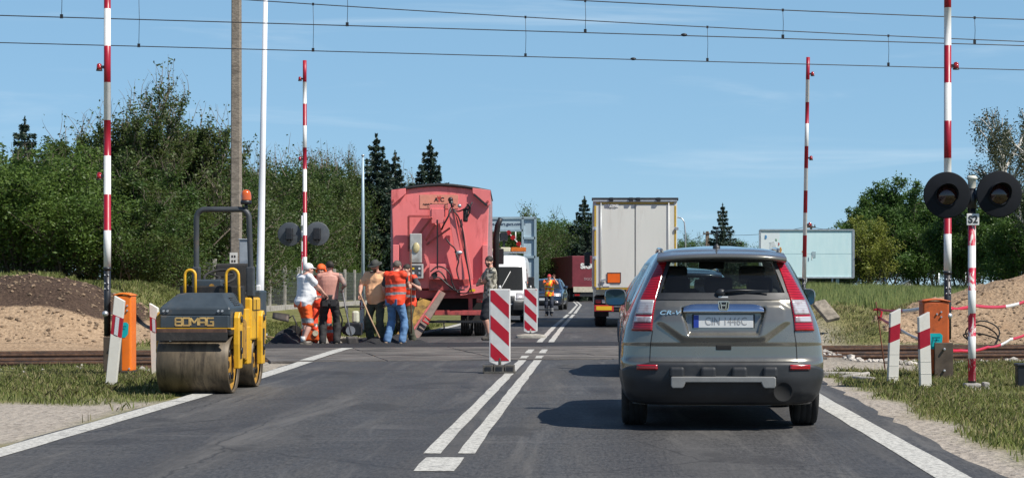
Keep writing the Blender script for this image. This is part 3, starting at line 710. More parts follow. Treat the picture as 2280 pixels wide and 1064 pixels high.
# loose stones of the track bed
rng = np.random.default_rng(5)
_g = .8507; _h = .5257
ICO_V = [(-_h, _g, 0), (_h, _g, 0), (-_h, -_g, 0), (_h, -_g, 0), (0, -_h, _g), (0, _h, _g), (0, -_h, -_g), (0, _h, -_g), (_g, 0, -_h), (_g, 0, _h), (-_g, 0, -_h), (-_g, 0, _h)]
ICO_F = [(0, 11, 5), (0, 5, 1), (0, 1, 7), (0, 7, 10), (0, 10, 11), (1, 5, 9), (5, 11, 4), (11, 10, 2), (10, 7, 6), (7, 1, 8), (3, 9, 4), (3, 4, 2), (3, 2, 6), (3, 6, 8), (3, 8, 9), (4, 9, 5), (2, 4, 11), (6, 2, 10), (8, 6, 7), (9, 8, 1)]
M_stone = mat('ballast_stone', (.42, .385, .34), .9, var=.45, scale=4, bmp=.3)
mb = MB(); cnt = 0
for k in range(9000):
    x = rng.uniform(-12, 10.5); t = rng.uniform(-4.2, 4.6); c_, l_, r_ = road_c(Y1 + x * TA)
    if l_ - 1.0 < x < r_ + .9: continue
    if t > -.9 and rng.random() < .6: continue
    if x < 0 and rng.random() < .7: continue
    if t < -2.6 and rng.random() < .55: continue
    X_, Y_ = tk(x, t); r = rng.uniform(.022, .05) + .06 * rng.random() ** 5
    z = float(gz(X_, Y_)); a = rng.uniform(0, 6.3)
    vs = [Vector((p[0] * r * rng.uniform(.7, 1.3), p[1] * r * rng.uniform(.7, 1.3), p[2] * r * rng.uniform(.5, .9))) for p in ICO_V]
    M_ = Matrix.Translation((X_, Y_, z + r * .3)) @ Matrix.Rotation(a, 4, 'Z') @ Matrix.Rotation(rng.uniform(-.5, .5), 4, 'X')
    mb.add(vs, ICO_F, 0, False, M_)
tag(mb.build('ballast_stones', M_stone), 'grey ballast stones heaped along the rails', kind='stuff')
# clods and pebbles on the spoil banks and shoulders
mb = MB(); M_clod = mat('earth_clod', (.22, .155, .10), .95, var=.5, scale=5, bmp=.4)
for k in range(5000):
    x, y = (rng.uniform(-14, -8.6), rng.uniform(40, 46)) if rng.random() < .45 else (rng.uniform(5.6, 13), rng.uniform(42, 49))
    sa, so_, gr_, ba_ = zones(np.array([x]), np.array([y]))
    if max(sa[0], so_[0]) < .4: continue
    r = .012 + .055 * rng.random() ** 5; z = float(gz(x, y)); q = rng.uniform(.75, 1.25, 12); fl = rng.uniform(.45, .8)
    mb.add([(p[0] * r * k_, p[1] * r * k_, p[2] * r * k_ * fl) for p, k_ in zip(ICO_V, q)], ICO_F, 0, False, Matrix.Translation((x, y, z + r * .1)) @ Matrix.Rotation(rng.uniform(0, 6), 4, 'Z') @ Matrix.Rotation(rng.uniform(-.4, .4), 4, 'X'))
tag(mb.build('earth_clods', M_clod), 'clods of earth scattered over the spoil banks', kind='stuff')
# flat slabs of broken concrete beside the right edge line
for px, py, D, sc, lab in ((1870, 838, 27.5, .42, 'largest pale slab of broken concrete lying by the right road edge'), (1905, 848, 27, .26, 'smaller pale lump of broken concrete nearer the guide posts'), (1925, 852, 26, .2, 'small flat stone in the grass left of the guide posts')):
    mb = MB(); n = 9; pol = [(sc * rng.uniform(.75, 1.1) * math.cos(6.283 * i / n), .5 * sc * rng.uniform(.7, 1.1) * math.sin(6.283 * i / n)) for i in range(n)]
    mb.prism(pol, 0, .09, 'z'); tag(mb.build('concrete_rubble', M_conc, loc=(PX(px, D), D, float(gz(PX(px, D), D)) - .02), rot=(R(rng.uniform(-6, 6)), R(rng.uniform(-6, 6)), rng.uniform(0, 3)), bev=.02), lab, 'rubble')

# ---- poles
cp = thing('concrete_pole', 'old grey concrete utility pole with a paper notice, rising behind the roller', 'pole', (PX(526, 42), 42, -.05))
mb = MB(); hh = PZ(-60, 42); n = 12
rows = []
for i in range(60):
    s = i / 59; z = s * hh; wv_ = .115 - .022 * s; dx = .12 * (PX(529, 42) - PX(523, 42)) * s
    rows.append([(dx + wv_ * a, wv_ * b_ * 1.15, z) for a, b_ in ((-1, -.8), (-.8, -1), (.8, -1), (1, -.8), (1, .8), (.8, 1), (-.8, 1), (-1, .8))])
mb.grid(rows, smooth=False, wrap=True)
M_pole = mat('weathered_pole_concrete', (.235, .20, .16), .95, var=.3, scale=10, bmp=.5, bscale=16, dirt=(.12, .10, .08), dirt_amt=.5, stretch=(1, 1, 2.2))
mb.build('pole_shaft', M_pole, cp)
mb = MB(); mb.box((-.03, -.14, PZ(571, 42)), (.17, .01, .27)); no = mb.build('notice', mat('paper_notice', (.62, .60, .55), .8, var=.08), cp)
for i in range(4):
    mb = MB(); mb.box((-.06 + .055 * (i % 2), -.1475, PZ(566, 42) - .1 * (i // 2)), (.035, .004, .05)); mb.build('printed_patch', M_iron, no)
wp = MB(); Dw = 44.0; b0 = P(577, 745, Dw); t0 = P(592, -40, Dw); rows = []
wp.tube([b0, b0.lerp(t0, .2), b0.lerp(t0, .201), b0.lerp(t0, .5), t0], [.10, .088, .086, .07, .05], 20)
pw = thing('lighting_mast', 'tall smooth white tapering lighting mast leaning slightly, left of the workers', 'lamp post', (b0.x, b0.y, b0.z))
so_ = wp.build('mast_shaft', mat('white_mast', (.74, .75, .77), .35, .0, var=.04, scale=2), pw); so_.location = -b0
mb = MB(); mb.cyl((0, 0, -.08), (0, 0, .03), .19, .19, 20); 
for a in range(4): mb.cyl((.15 * math.cos(a * 1.57 + .8), .15 * math.sin(a * 1.57 + .8), .03), (.15 * math.cos(a * 1.57 + .8), .15 * math.sin(a * 1.57 + .8), .10), .018, .018, 6)
mb.build('base_flange', M_galv, pw)
mb = MB(); mb.box((.0, -.10, .95), (.10, .05, .36)); hd = mb.build('inspection_door', M_white, pw, bev=.02)
mb = MB(); mb.box((.01, -.128, .95), (.05, .004, .06), 0); mb.build('yellow_sticker', mat('yellow_sticker', (.7, .5, .05), .5), hd)
# cabinet on stands behind the roller
eb = thing('signal_cabinet', 'grey metal track cabinet on legs behind the roller roll bar', 'cabinet', (PX(546, 40), 40, 0))
mb = MB(); mb.box((0, 0, PZ(563, 40)), (.20, .25, .52)); mb.box((0, 0, PZ(563, 40) + .275), (.24, .29, .03)); mb.build('cabinet_body', mat('cabinet_grey', (.30, .33, .36), .5, .1, var=.1), eb, bev=.012)
for s in (-1, 1):
    mb = MB(); mb.cyl((s * .07, 0, -.1), (s * .07, 0, PZ(590, 40)), .02, .02, 8); mb.build('leg', M_galv, eb)
# distant street light pole (pale blue-grey, left of the truck)
lp = thing('street_lamp', 'slim pale blue grey lamp pole between the peach shirted worker and the trees', 'street lamp', (PX(808, 58), 58, 0))
mb = MB(); mb.tube([(0, 0, 0), (0, 0, PZ(470, 58)), (0, 0, PZ(348, 58))], [.055, .048, .032], 14); mb.build('pole_shaft', mat('bluegrey_pole', (.36, .47, .53), .45, .1, var=.06), lp)
mb = MB(); mb.cyl((0, 0, PZ(348, 58)), (0, 0, PZ(345, 58)), .05, .05, 12); mb.build('pole_cap', M_galv, lp)

# ---- overhead line: two catenaries, each a contact wire, a messenger wire and droppers
M_wire = mat('copper_wire', (.035, .035, .038), .5, .5, var=.2)
def catenary(label, yb, zc, mess, drops, ins):
    t = thing('overhead_line', label, 'overhead line', (0, yb, zc), 0, 'overhead lines above the two tracks')
    Q = lambda x: yb + x * TA
    mb = MB(); mb.tube([(x, x * TA, -.0006 * 0 - .02 * math.sin(x * .1)) for x in np.arange(-40, 41, 2)], .0095, 6); mb.build('contact_wire', M_wire, t)
    zm = lambda x: float(np.interp(x, mess[0], mess[1])) - zc
    pts = [(x, x * TA, np.polyval(np.polyfit(mess[0], mess[1], 2), x) - zc) for x in np.arange(-40, 41, 1.5)]
    mb = MB(); mb.tube(pts, .010, 6); mb.build('messenger_wire', M_wire, t)
    pf = np.polyfit(mess[0], mess[1], 2)
    for x in drops:
        mb = MB(); mb.tube([(x, x * TA, 0), (x + .01, x * TA, (np.polyval(pf, x) - zc) * .5), (x, x * TA, np.polyval(pf, x) - zc)], .005, 5)
        mb.box((x, x * TA, .03), (.05, .02, .07)); mb.box((x, x * TA, np.polyval(pf, x) - zc), (.04, .02, .05)); mb.build('dropper', M_wire, t)
    for x in ins:
        mb = MB(); mb.ball((x, x * TA, .01), (.06, .03, .03), 8); mb.build('wire_clamp', M_wire, t)
def wx(px, yb): # x on a line y = yb + x*TA seen at photo column px
    k = (px - CX) / F; return k * yb / (1 - k * TA)
catenary('nearer overhead contact line, the higher pair of wires across the sky', Y1, 5.8, ([-20, wx(1303, Y1), wx(1743, Y1), wx(2170, Y1), 20], [7.15, 6.39, 6.31, 6.27, 6.38]),
         [wx(137, Y1), wx(773, Y1), wx(1303, Y1), wx(1743, Y1), wx(2170, Y1)], [wx(1523, Y1)])
catenary('farther overhead contact line, the lower pair of wires across the sky', Y2, 5.8, ([-20, wx(700, Y2), wx(1170, Y2), wx(1575, Y2), wx(1978, Y2), 20], [7.4, 6.74, 6.6, 6.47, 6.40, 6.36]),
         [wx(309, Y2), wx(697, Y2), wx(1170, Y2), wx(1575, Y2), wx(1978, Y2)], [wx(1410, Y2)])
# ------------------------------------------------------------------ trees, bushes, grass
def quads_mesh(name, V, nper, m):
    """V: (N, nper, 3) -> mesh of N separate faces"""
    N = len(V); me = bpy.data.meshes.new(name); me.vertices.add(N * nper); me.vertices.foreach_set('co', np.ascontiguousarray(V, np.float32).ravel())
    me.loops.add(N * nper); me.loops.foreach_set('vertex_index', np.arange(N * nper, dtype=np.int32))
    me.polygons.add(N); me.polygons.foreach_set('loop_start', np.arange(0, N * nper, nper, dtype=np.int32)); me.polygons.foreach_set('loop_total', np.full(N, nper, np.int32))
    me.update(); me.materials.append(m); return me
def leaves(name, C, size, m, rng, droop=0.0, aspect=.55, upright=0.):
    N = len(C); d = rng.normal(size=(N, 3)); d[:, 2] = d[:, 2] * .6 - droop + upright; d /= np.linalg.norm(d, axis=1)[:, None]
    u = rng.normal(size=(N, 3)); s = np.cross(d, u); s /= np.linalg.norm(s, axis=1)[:, None]
    L = (size * rng.uniform(.6, 1.35, N))[:, None]; W = L * aspect
    n = np.cross(d, s)
    V = np.stack([C - d * L * .5, C + s * W * .5 + n * L * .08, C + d * L * .5, C - s * W * .5 + n * L * .08], 1)
    return quads_mesh(name, V, 4, m)
M_bark = mat('bark', (.10, .078, .058), .95, var=.4, scale=8, bmp=.5, stretch=(1, 1, .3))
M_twig = mat('pale_bark', (.20, .165, .13), .9, var=.3, scale=8)
M_birch = mat('birch_bark', (.5, .48, .44), .8, var=.3, scale=6, dirt=(.04, .04, .04), dirt_amt=.4)
L_hedge = leaf_mat('leaf_dark_green', (.034, .070, .016), (.078, .138, .030), (.090, .120, .028), .40)
L_bush = leaf_mat('leaf_fresh_green', (.075, .135, .026), (.145, .215, .042), (.085, .145, .030), .42)
L_sparse = leaf_mat('leaf_olive_green', (.044, .078, .020), (.095, .148, .036), (.090, .112, .032), .40)
L_lime = leaf_mat('leaf_yellow_green', (.20, .23, .04), (.29, .31, .06), (.17, .21, .04), .4)
L_right = leaf_mat('leaf_mid_green', (.052, .105, .022), (.105, .180, .038), (.072, .142, .030), .42)
L_spruce = leaf_mat('spruce_needles', (.018, .036, .024), (.040, .066, .040), (.028, .052, .034), .15)
L_birch = leaf_mat('birch_leaf', (.05, .065, .03), (.095, .105, .055), (.07, .08, .04), .3)
def grow(rng, H, stems, spread, depth=3, up=.35, twig=.5, lean=.25, kids=(7, 5), tail=1.0, bare=.15):
    """branch skeleton: list of (points, r0, r1, level)"""
    out = []
    def br(p, d, L, r, lev):
        n = 5 if lev < 2 else 4; pts = [np.array(p)]; d = np.array(d, float)
        for i in range(n):
            d = d + rng.normal(size=3) * (.16 if lev else .08) + np.array([0, 0, up * (.10 if lev else .04)]); d /= np.linalg.norm(d)
            pts.append(pts[-1] + d * L / n)
        out.append((pts, r, r * .35, lev))
        if lev >= depth: return
        k = kids[min(lev, len(kids) - 1)]
        for j in range(k):
            s = (bare if lev == 0 else .15) + (1 - (bare if lev == 0 else .15)) * (j + rng.uniform(.1, .9)) / k
            i = min(n - 1, int(s * n)); f = s * n - i; q = pts[i] * (1 - f) + pts[i + 1] * f
            a = rng.uniform(0, 6.283); h = rng.uniform(.35, 1.0)
            side = np.array([math.cos(a), math.sin(a), 0]); dd = d * .45 + side * spread * (1.1 if lev == 0 else .8) + np.array([0, 0, up * h]); dd /= np.linalg.norm(dd)
            br(q, dd, L * rng.uniform(.42, .68) * (1.15 - .55 * s) * tail, r * .5, lev + 1)
    for k in range(stems):
        a = 6.283 * k / stems + rng.uniform(-.5, .5); d = np.array([math.cos(a) * lean * rng.uniform(.4, 1.2), math.sin(a) * lean * rng.uniform(.4, 1.2), 1.0])
        if stems == 1: d[:2] *= .3
        br((math.cos(a) * .15 * (stems > 1), math.sin(a) * .15 * (stems > 1), 0), d / np.linalg.norm(d), H * rng.uniform(.72, 1.0) * .86, .02 * H / stems ** .4, 0)
    return out
def tree_kind(seed, H, stems, spread, nleaf, lsize, leafm, bark=M_bark, cl=.22, droop=0, low=.12, bias=1.0, tube_lev=2, weep=0, shoots=0, **kw):
    """mesh pair (trunk, crown) of one kind of broadleaf tree"""
    rng = np.random.default_rng(seed); B = grow(rng, H, stems, spread, **kw)
    mb = MB()
    for pts, r0, r1, lev in B:
        if lev <= tube_lev: mb.tube([Vector(p) for p in pts], [r0 + (r1 - r0) * i / (len(pts) - 1) for i in range(len(pts))], 6 if lev < 2 else 4, 0, caps=False)
    src = []; wts = []
    for pts, r0, r1, lev in B:
        if lev >= 1:
            for i in range(len(pts) - 1):
                if pts[i][2] > low * H: src.append((pts[i], pts[i + 1])); wts.append({1: .5, 2: 1.0, 3: 1.6}.get(lev, 1))
    if shoots: # long upright straggly shoots above the crown
        tops = sorted([b for b in B if b[3] >= 1], key=lambda b: -b[0][-1][2])[:shoots * 3]
        for k in range(shoots):
            q = tops[rng.integers(len(tops))][0][-1]; d = np.array([rng.normal() * .35, rng.normal() * .35, 1.0]); pts = [q]
            for i in range(6):
                d = d + rng.normal(size=3) * .16; d /= np.linalg.norm(d); pts.append(pts[-1] + d * H * .026)
            mb.tube([Vector(p) for p in pts], [.016 - .002 * i for i in range(7)], 4, 0, caps=False)
            for i in range(6): src.append((pts[i], pts[i + 1])); wts.append(.35)
    wts = np.array(wts); wts /= wts.sum(); A = np.array([s[0] for s in src]); E = np.array([s[1] for s in src])
    idx = rng.choice(len(src), nleaf, p=wts); t = rng.random(nleaf)[:, None]
    C = A[idx] * (1 - t) + E[idx] * t
    sh = np.where(C[:, 2:3] > H * .8, cl * .5, cl)
    C = C + rng.normal(size=(nleaf, 3)) * sh * np.array([1, 1, .8])
    if weep: C[:, 2] -= np.abs(rng.normal(size=nleaf)) * weep
    C = C[C[:, 2] > .05]
    zmax = np.percentile(C[:, 2], 99.9); sc = H / zmax
    tm = mb.mesh('trunk', [bark]); tm.transform(Matrix.Scale(sc, 4)); C = C * sc
    cm = leaves('crown', C, lsize, leafm, rng, droop)
    return tm, cm
def spruce_kind(seed, H, R0, leafm=L_spruce, n=26, dens=1.5, gap=.0):
    rng = np.random.default_rng(seed); mb = MB(); mb.tube([(0, 0, 0), (0, 0, H * .5), (0, 0, H * .98)], [.016 * H, .009 * H, .003 * H], 8, 0)
    C = []; D_ = []
    for k in range(n):
        s = (k + .5) / n; z = H * (.06 + .92 * s); Lr = R0 * (1 - s) ** .85 * rng.uniform(.75, 1.15) + .12
        m = int(7 - 3 * s)
        for j in range(m):
            a = 6.283 * (j + rng.uniform(-.3, .3)) / m + k * 1.3; L = Lr * rng.uniform(.7, 1.15); pts = []
            for i in range(6):
                q = i / 5; pts.append(np.array([math.cos(a) * L * q, math.sin(a) * L * q, z - .32 * L * q + .26 * L * q * q * 1.2]))
            mb.tube([Vector(p) for p in pts], [.03 * (1 - .8 * i / 5) for i in range(6)], 4, 0, caps=False)
            nn = int(60 * L * dens) + 10
            for _ in range(nn):
                q = rng.random() ** .7; i = min(4, int(q * 5)); f = q * 5 - i; p = pts[i] * (1 - f) + pts[i + 1] * f
                side = rng.normal() * .16 * L * (1.1 - q); C.append(p + np.array([-math.sin(a) * side, math.cos(a) * side, -abs(rng.normal()) * .16 * (1 + .3 * L) + rng.normal() * .03]))
                D_.append((math.cos(a), math.sin(a), -.25))
    for _ in range(int(60)): C.append(np.array([rng.normal() * .05, rng.normal() * .05, H * rng.uniform(.9, 1.0)])); D_.append((0, 0, 1))
    C = np.array(C); Dv = np.array(D_) + rng.normal(size=(len(C), 3)) * .5; Dv /= np.linalg.norm(Dv, axis=1)[:, None]
    s = np.cross(Dv, rng.normal(size=(len(C), 3))); s /= np.linalg.norm(s, axis=1)[:, None]
    L = (.026 * H ** .4 * 5 * rng.uniform(.5, 1.3, len(C)))[:, None] * .75; W = L * .22
    V = np.stack([C - Dv * L * .5, C + s * W, C + Dv * L * .5, C - s * W], 1)
    return mb.mesh('trunk', [M_bark]), quads_mesh('crown', V, 4, leafm)
def plant(name, label, cat, kind, x, y, rz=0, sc=1, group=None, z=None):
    tm, cm = kind
    t = thing(name, label, cat, (x, y, (float(gz(x, y)) if z is None else z) - .08), rz, group); t.scale = (sc, sc, sc) if not isinstance(sc, tuple) else sc
    obj('trunk', tm, t); obj('crown', cm, t); return t
K_tall = tree_kind(11, 8.0, 6, .7, 34000, .12, L_sparse, M_twig, cl=.20, low=.10, up=.75, kids=(9, 6), lean=.28, shoots=44, tube_lev=3)
K_tall2 = tree_kind(12, 7.6, 6, .72, 34000, .12, L_hedge, M_twig, cl=.21, low=.10, up=.7, kids=(9, 6), lean=.3, shoots=36, tube_lev=2)
K_bush = tree_kind(13, 4.8, 7, .75, 24000, .11, L_bush, M_bark, cl=.22, low=.0, up=.45, kids=(8, 6), lean=.5, bare=.02)
K_bush2 = tree_kind(14, 4.8, 6, .7, 22000, .11, L_hedge, M_bark, cl=.22, low=.0, up=.5, kids=(8, 6), lean=.5, bare=.02, shoots=16)
K_hedge = tree_kind(15, 6.6, 8, .75, 34000, .12, L_hedge, M_twig, cl=.26, low=.0, up=.32, kids=(11, 6), lean=.4, bare=.0, shoots=26)
K_hedge2 = tree_kind(16, 6.6, 8, .75, 34000, .12, L_sparse, M_twig, cl=.26, low=.0, up=.32, kids=(11, 6), lean=.4, bare=.0, shoots=26)
K_spr = spruce_kind(21, 11, 4.6, n=24, dens=2.2); K_spr2 = spruce_kind(22, 11, 3.9, n=21, dens=2.0)
def at(px, D): return PX(px, D), D
# left: straggly tall trees behind the bank
for px, D, H, k, lab in ((300, 66, 7.2, K_tall, 'tallest straggly tree on the left, its thin shoots reaching high behind the left barrier arm'),
                         (362, 70, 6.4, K_tall2, 'straggly dark tree between the two tallest trees on the left'),
                         (430, 69, 7.7, K_tall, 'tall straggly tree with bare shoots just left of the concrete pole'),
                         (215, 68, 6.9, K_tall2, 'straggly dark tree left of the left barrier arm, behind the fresh green bushes'),
                         (95, 70, 4.6, K_tall2, 'straggly dark tree near the left edge, its crown beside a small spruce top'),
                         (520, 74, 5.9, K_hedge2, 'olive green tree behind the concrete pole and the lighting mast')):
    x, y = at(px, D); plant('straggly_tree', lab, 'tree', k, x, y, random.uniform(0, 6), (H / (8.0 if k is K_tall else 7.6 if k is K_tall2 else 6.6),) * 3, None)
for px, D, H, k, lab in ((45, 55, 5.0, K_bush, 'fresh green bush on top of the spoil bank at the left edge'), (150, 54, 4.3, K_bush, 'fresh green bush on the spoil bank directly left of the barrier arm'),
                         (258, 55, 3.9, K_bush2, 'dark green bush on the spoil bank right of the barrier arm'), (330, 57, 3.6, K_bush2, 'dark low bush beside the end of the fence, left of the roller'),
                         (-60, 57, 5.2, K_bush2, 'dark bush cut by the left edge of the picture'), (10, 61, 5.2, K_bush2, 'dark bush behind the fresh green bush at the left edge'), (120, 61, 5.4, K_bush, 'taller fresh green bush behind the spoil bank, left of the barrier arm'), (215, 60, 5.0, K_bush2, 'dark bush just behind the left barrier arm'), (300, 61, 5.0, K_bush2, 'dark bush between the barrier arm and the roller, beneath the tallest tree'), (375, 64, 4.8, K_bush2, 'dark bush behind the left end of the fence')):
    x, y = at(px, D); H *= .8; plant('roadside_bush', lab, 'bush', k, x, y, random.uniform(0, 6), (H / 4.8 * 1.2, H / 4.8 * 1.2, H / 4.8))
# row behind the fence
row = [(455, 76, 5.2, 0), (540, 78, 5.4, 1), (610, 80, 6.9, 0), (655, 84, 6.3, 1), (705, 86, 6.6, 0), (750, 92, 7.4, 1), (800, 98, 6.9, 0), (835, 104, 7.4, 1), (870, 108, 7.6, 0), (905, 116, 8.0, 1), (945, 124, 8.0, 0), (985, 130, 8.4, 1), (570, 88, 6.9, 1), (690, 96, 7.2, 0), (780, 106, 7.6, 1)]
names = ['left of the concrete pole', 'behind the roller beacon light', 'right of the white lighting mast', 'left of the far barrier arm', 'right of the far barrier arm', 'midway between far barrier arm and slim lamp pole', 'at the slim lamp pole',
         'just right of the slim lamp pole', 'at the left edge of the pink truck', 'behind the top left of the pink truck', 'behind the middle of the pink truck', 'behind the top right of the pink truck', 'in the second row by the lighting mast', 'in the second row by the far barrier arm', 'in the second row by the slim lamp pole']
tops = [400, 395, 345, 365, 362, 345, 392, 398, 395, 400, 412, 425, 352, 358, 372]
for (px, D, H, k), nm, yt in zip(row, names, tops):
    D = min(240, (-17.2 if px < 820 else -15.5) * F / (px - CX)) * (1.12 if 'second' in nm else 1)
    x, y = at(px, D); H = (HY - yt) / F * D + CH
    plant('hedgerow_tree', 'dense %s tree of the hedgerow, %s' % (('dark green', 'olive green')[k], nm), 'tree', (K_hedge, K_hedge2)[k], x, y, random.uniform(0, 6), (min(H / 6.6, 1.05) * .92, H / 6.6 * .95, H / 6.6), 'trees behind the fence')
for px in range(440, 900, 46): # skirt of undergrowth right behind the fence
    D = -15.6 * F / (px - CX); x, y = at(px, D)
    plant('undergrowth_bush', 'low dark bush growing at the foot of the hedgerow right behind the mesh fence', 'bush', (K_bush2, K_bush)[px % 3 == 0], x, y, random.uniform(0, 6), (.5, .8, .62), 'undergrowth behind the fence')
for px, D, H, k, lab in ((838, 135, 11.7, K_spr, 'tallest dark spruce rising above the hedgerow beside the slim lamp pole'), (880, 140, 10.8, K_spr2, 'dark spruce just left of the pink truck'), (958, 138, 11.5, K_spr, 'dark spruce standing above the roof of the pink truck'),
                         (55, 100, 9.8, K_spr2, 'small spruce top above the bushes at the far left')):
    x, y = at(px, D); plant('spruce', lab, 'spruce', k, x, y, random.uniform(0, 6), (H / 11 * 1.0, H / 11, H / 11), 'spruces')
# far end of the road
K_far = tree_kind(31, 8, 6, .6, 20000, .16, L_right, M_bark, cl=.32, low=.0, up=.35, kids=(10, 6), lean=.3, bare=.0, shoots=14)
K_far2 = tree_kind(32, 8, 7, .7, 20000, .16, L_hedge, M_bark, cl=.32, low=.0, up=.3, kids=(10, 6), lean=.35, bare=.0)
for px, D, H, k, lab in ((1205, 165, 6.6, K_far2, 'dark tree behind the blue grey frame at the end of the road'), (1232, 175, 8.4, K_far, 'mid green pointed tree between the blue grey frame and the spruce'), (1262, 182, 7.4, K_far2, 'dark tree left of the maroon trailer, low behind the dark blue car'),
                         (1300, 190, 6.2, K_far2, 'dark bushy tree behind the maroon trailer'), (1170, 160, 7.2, K_far2, 'dark tree seen through the blue grey frame'), (1120, 158, 7.5, K_far, 'mid green tree seen through the blue grey frame, beside the pink truck'), (1335, 200, 7.0, K_far2, 'dark tree hidden behind the white trailer'),
                         (1050, 160, 7.5, K_far2, 'dark tree in line with the right side of the pink truck')):
    x, y = at(px, D); plant('far_tree', lab, 'tree', k, x, y, random.uniform(0, 6), H / 8)
K_spr3 = spruce_kind(23, 11, 4.6, n=24, dens=2.2)
for px, D, H, k, lab in ((1301, 172, 9.3, K_spr3, 'broad dark spruce partly hidden by the white trailer'), (1318, 160, 6.0, K_spr3, 'shorter spruce close to the left edge of the white trailer'),
                         (1609, 175, 8.0, K_spr2, 'lone spruce above the roof of the grey car')):
    x, y = at(px, D); plant('spruce', lab, 'spruce', k, x, y, random.uniform(0, 6), H / 11, 'spruces')
for px, D, H, k, lab in ((1527, 260, 7.6, K_far, 'distant round tree just right of the white trailer'), (1590, 262, 5.4, K_far2, 'distant low tree left of the lone spruce'), (1648, 250, 7.4, K_far, 'distant tree right of the lone spruce'), (1668, 255, 6.0, K_far2, 'distant low tree near the left end of the billboard'), (1625, 240, 6.2, K_far2, 'distant low tree right behind the lone spruce'), (1700, 255, 5.0, K_far2, 'distant low tree behind the left end of the billboard')):
    x, y = at(px, D); plant('distant_tree', lab, 'tree', k, x, y, random.uniform(0, 6), H / 8)
# right: big walnut-like trees, lime bush, birch
K_big = tree_kind(41, 7, 4, .75, 30000, .17, L_right, M_bark, cl=.30, low=.06, up=.35, kids=(9, 6), lean=.45, bare=.06)
K_big2 = tree_kind(42, 7, 3, .75, 30000, .16, L_right, M_bark, cl=.28, low=.04, up=.35, kids=(9, 6), lean=.45, bare=.04)
K_lime = tree_kind(43, 4.2, 6, .6, 15000, .11, L_lime, M_bark, cl=.18, low=.0, up=.6, kids=(8, 5), lean=.35, bare=.02)
K_birch = tree_kind(44, 10, 1, .5, 15000, .12, L_birch, M_birch, cl=.14, low=.2, up=.35, kids=(12, 6), weep=.7, droop=.6)
for px, D, H, k, lab in ((1975, 116, 7.0, K_big, 'biggest broad green tree right of the billboard'), (1925, 120, 6.4, K_big2, 'green tree directly behind the right end of the billboard'), (2050, 112, 6.6, K_big2, 'broad green tree behind the right barrier arm'), (2140, 104, 5.6, K_big, 'broad green tree behind the peeling signal post'),
                         (2215, 98, 5.4, K_big2, 'dark green tree behind the right black signal board'), (2290, 92, 5.6, K_big, 'dark green tree cut by the right edge of the picture'), (2180, 118, 6.2, K_big2, 'tree in the second row behind the S2 plate'), (2010, 128, 6.2, K_big, 'tree in the second row left of the right barrier arm'), (2085, 124, 6.0, K_big, 'tree in the second row right of the right barrier arm')):
    x, y = at(px, D); plant('broad_tree', lab, 'tree', k, x, y, random.uniform(0, 6), (H / 7 * .92, H / 7 * .92, H / 7), 'broad trees beyond the field')
x, y = at(1937, 106); plant('lime_bush', 'rounded yellow green bush under the right end of the billboard', 'bush', K_lime, x, y, 1, 1.05)
x, y = at(2272, 100); plant('birch', 'tall thin drooping birch at the right edge behind the signal boards', 'birch', K_birch, x, y, 2, 1.0)
x, y = at(2330, 88); plant('birch', 'smaller birch just beyond the right edge with hanging twigs', 'birch', K_birch, x, y, 4, .8)
for px, D, H, lab in ((1720, 128, 2.6, 'low dark shrub under the left part of the billboard'), (1800, 126, 2.4, 'low dark shrub behind the distant right barrier arm'), (1870, 124, 2.7, 'low dark shrub beside the leg of the billboard'), (1770, 130, 2.9, 'low dark shrub under the middle of the billboard'), (1840, 128, 2.8, 'low dark shrub under the right part of the billboard')):
    x, y = at(px, D); plant('low_shrub', lab, 'shrub', K_bush2, x, y, random.uniform(0, 6), (H / 4.8 * 1.7, H / 4.8 * 1.7, H / 4.8), 'shrubs beneath the billboard')

# ---- grass blades
def blades(name, label, zone, n, hh, ww, m, seed, kind='stuff', bend=.5, zf=gz, clump=0):
    rng = np.random.default_rng(seed); x0, x1, y0, y1, fn = zone
    X = rng.uniform(x0, x1, n); Y = rng.uniform(y0, y1, n); dens = fn(X, Y); k = rng.random(n) < dens; X, Y = X[k], Y[k]
    Z = zf(X, Y); N = len(X); h = hh * rng.uniform(.4, 1.3, N) * (.55 + .9 * fbm(X * .8, Y * .8, 3, 61)); a = rng.uniform(0, 6.283, N); b = rng.normal(size=N) * bend
    wv_ = ww * rng.uniform(.6, 1.3, N); dx, dy = np.cos(a), np.sin(a); bx, by = -dy * b * h, dx * b * h
    P0 = np.stack([X - dx * wv_, Y - dy * wv_, Z - .01], -1); P1 = np.stack([X + dx * wv_, Y + dy * wv_, Z - .01], -1)
    P2 = np.stack([X + dx * wv_ * .7 + bx * .35, Y + dy * wv_ * .7 + by * .35, Z + h * .6], -1); P3 = np.stack([X + bx, Y + by, Z + h], -1)
    P4 = np.stack([X - dx * wv_ * .7 + bx * .35, Y - dy * wv_ * .7 + by * .35, Z + h * .6], -1)
    return tag(obj(name, quads_mesh(name, np.stack([P0, P1, P2, P3, P4], 1), 5, m)), label, kind=kind)
G_grass = leaf_mat('grass_blade', (.14, .19, .045), (.30, .31, .11), (.18, .21, .06), .3, .6)
G_dry = leaf_mat('dry_grass_blade', (.27, .24, .12), (.42, .37, .20), (.20, .20, .085), .25, .7)
G_wheat = leaf_mat('wheat_blade', (.20, .28, .10), (.46, .48, .20), (.25, .32, .12), .5, .6)
def grassy(x, y):
    sa, so_, gr_, ba_ = zones(x, y); c_, l_, r_ = road_c(y); d = np.maximum(l_ - x, x - r_)
    return np.clip(1 - 1.3 * sa - so_ - gr_ * 1.15 - ba_ * 1.15, 0, 1) * (d > .15) * np.clip(.15 + 2.1 * (fbm(x * .9, y * .9, 4, 91) - .28), .05, 1)
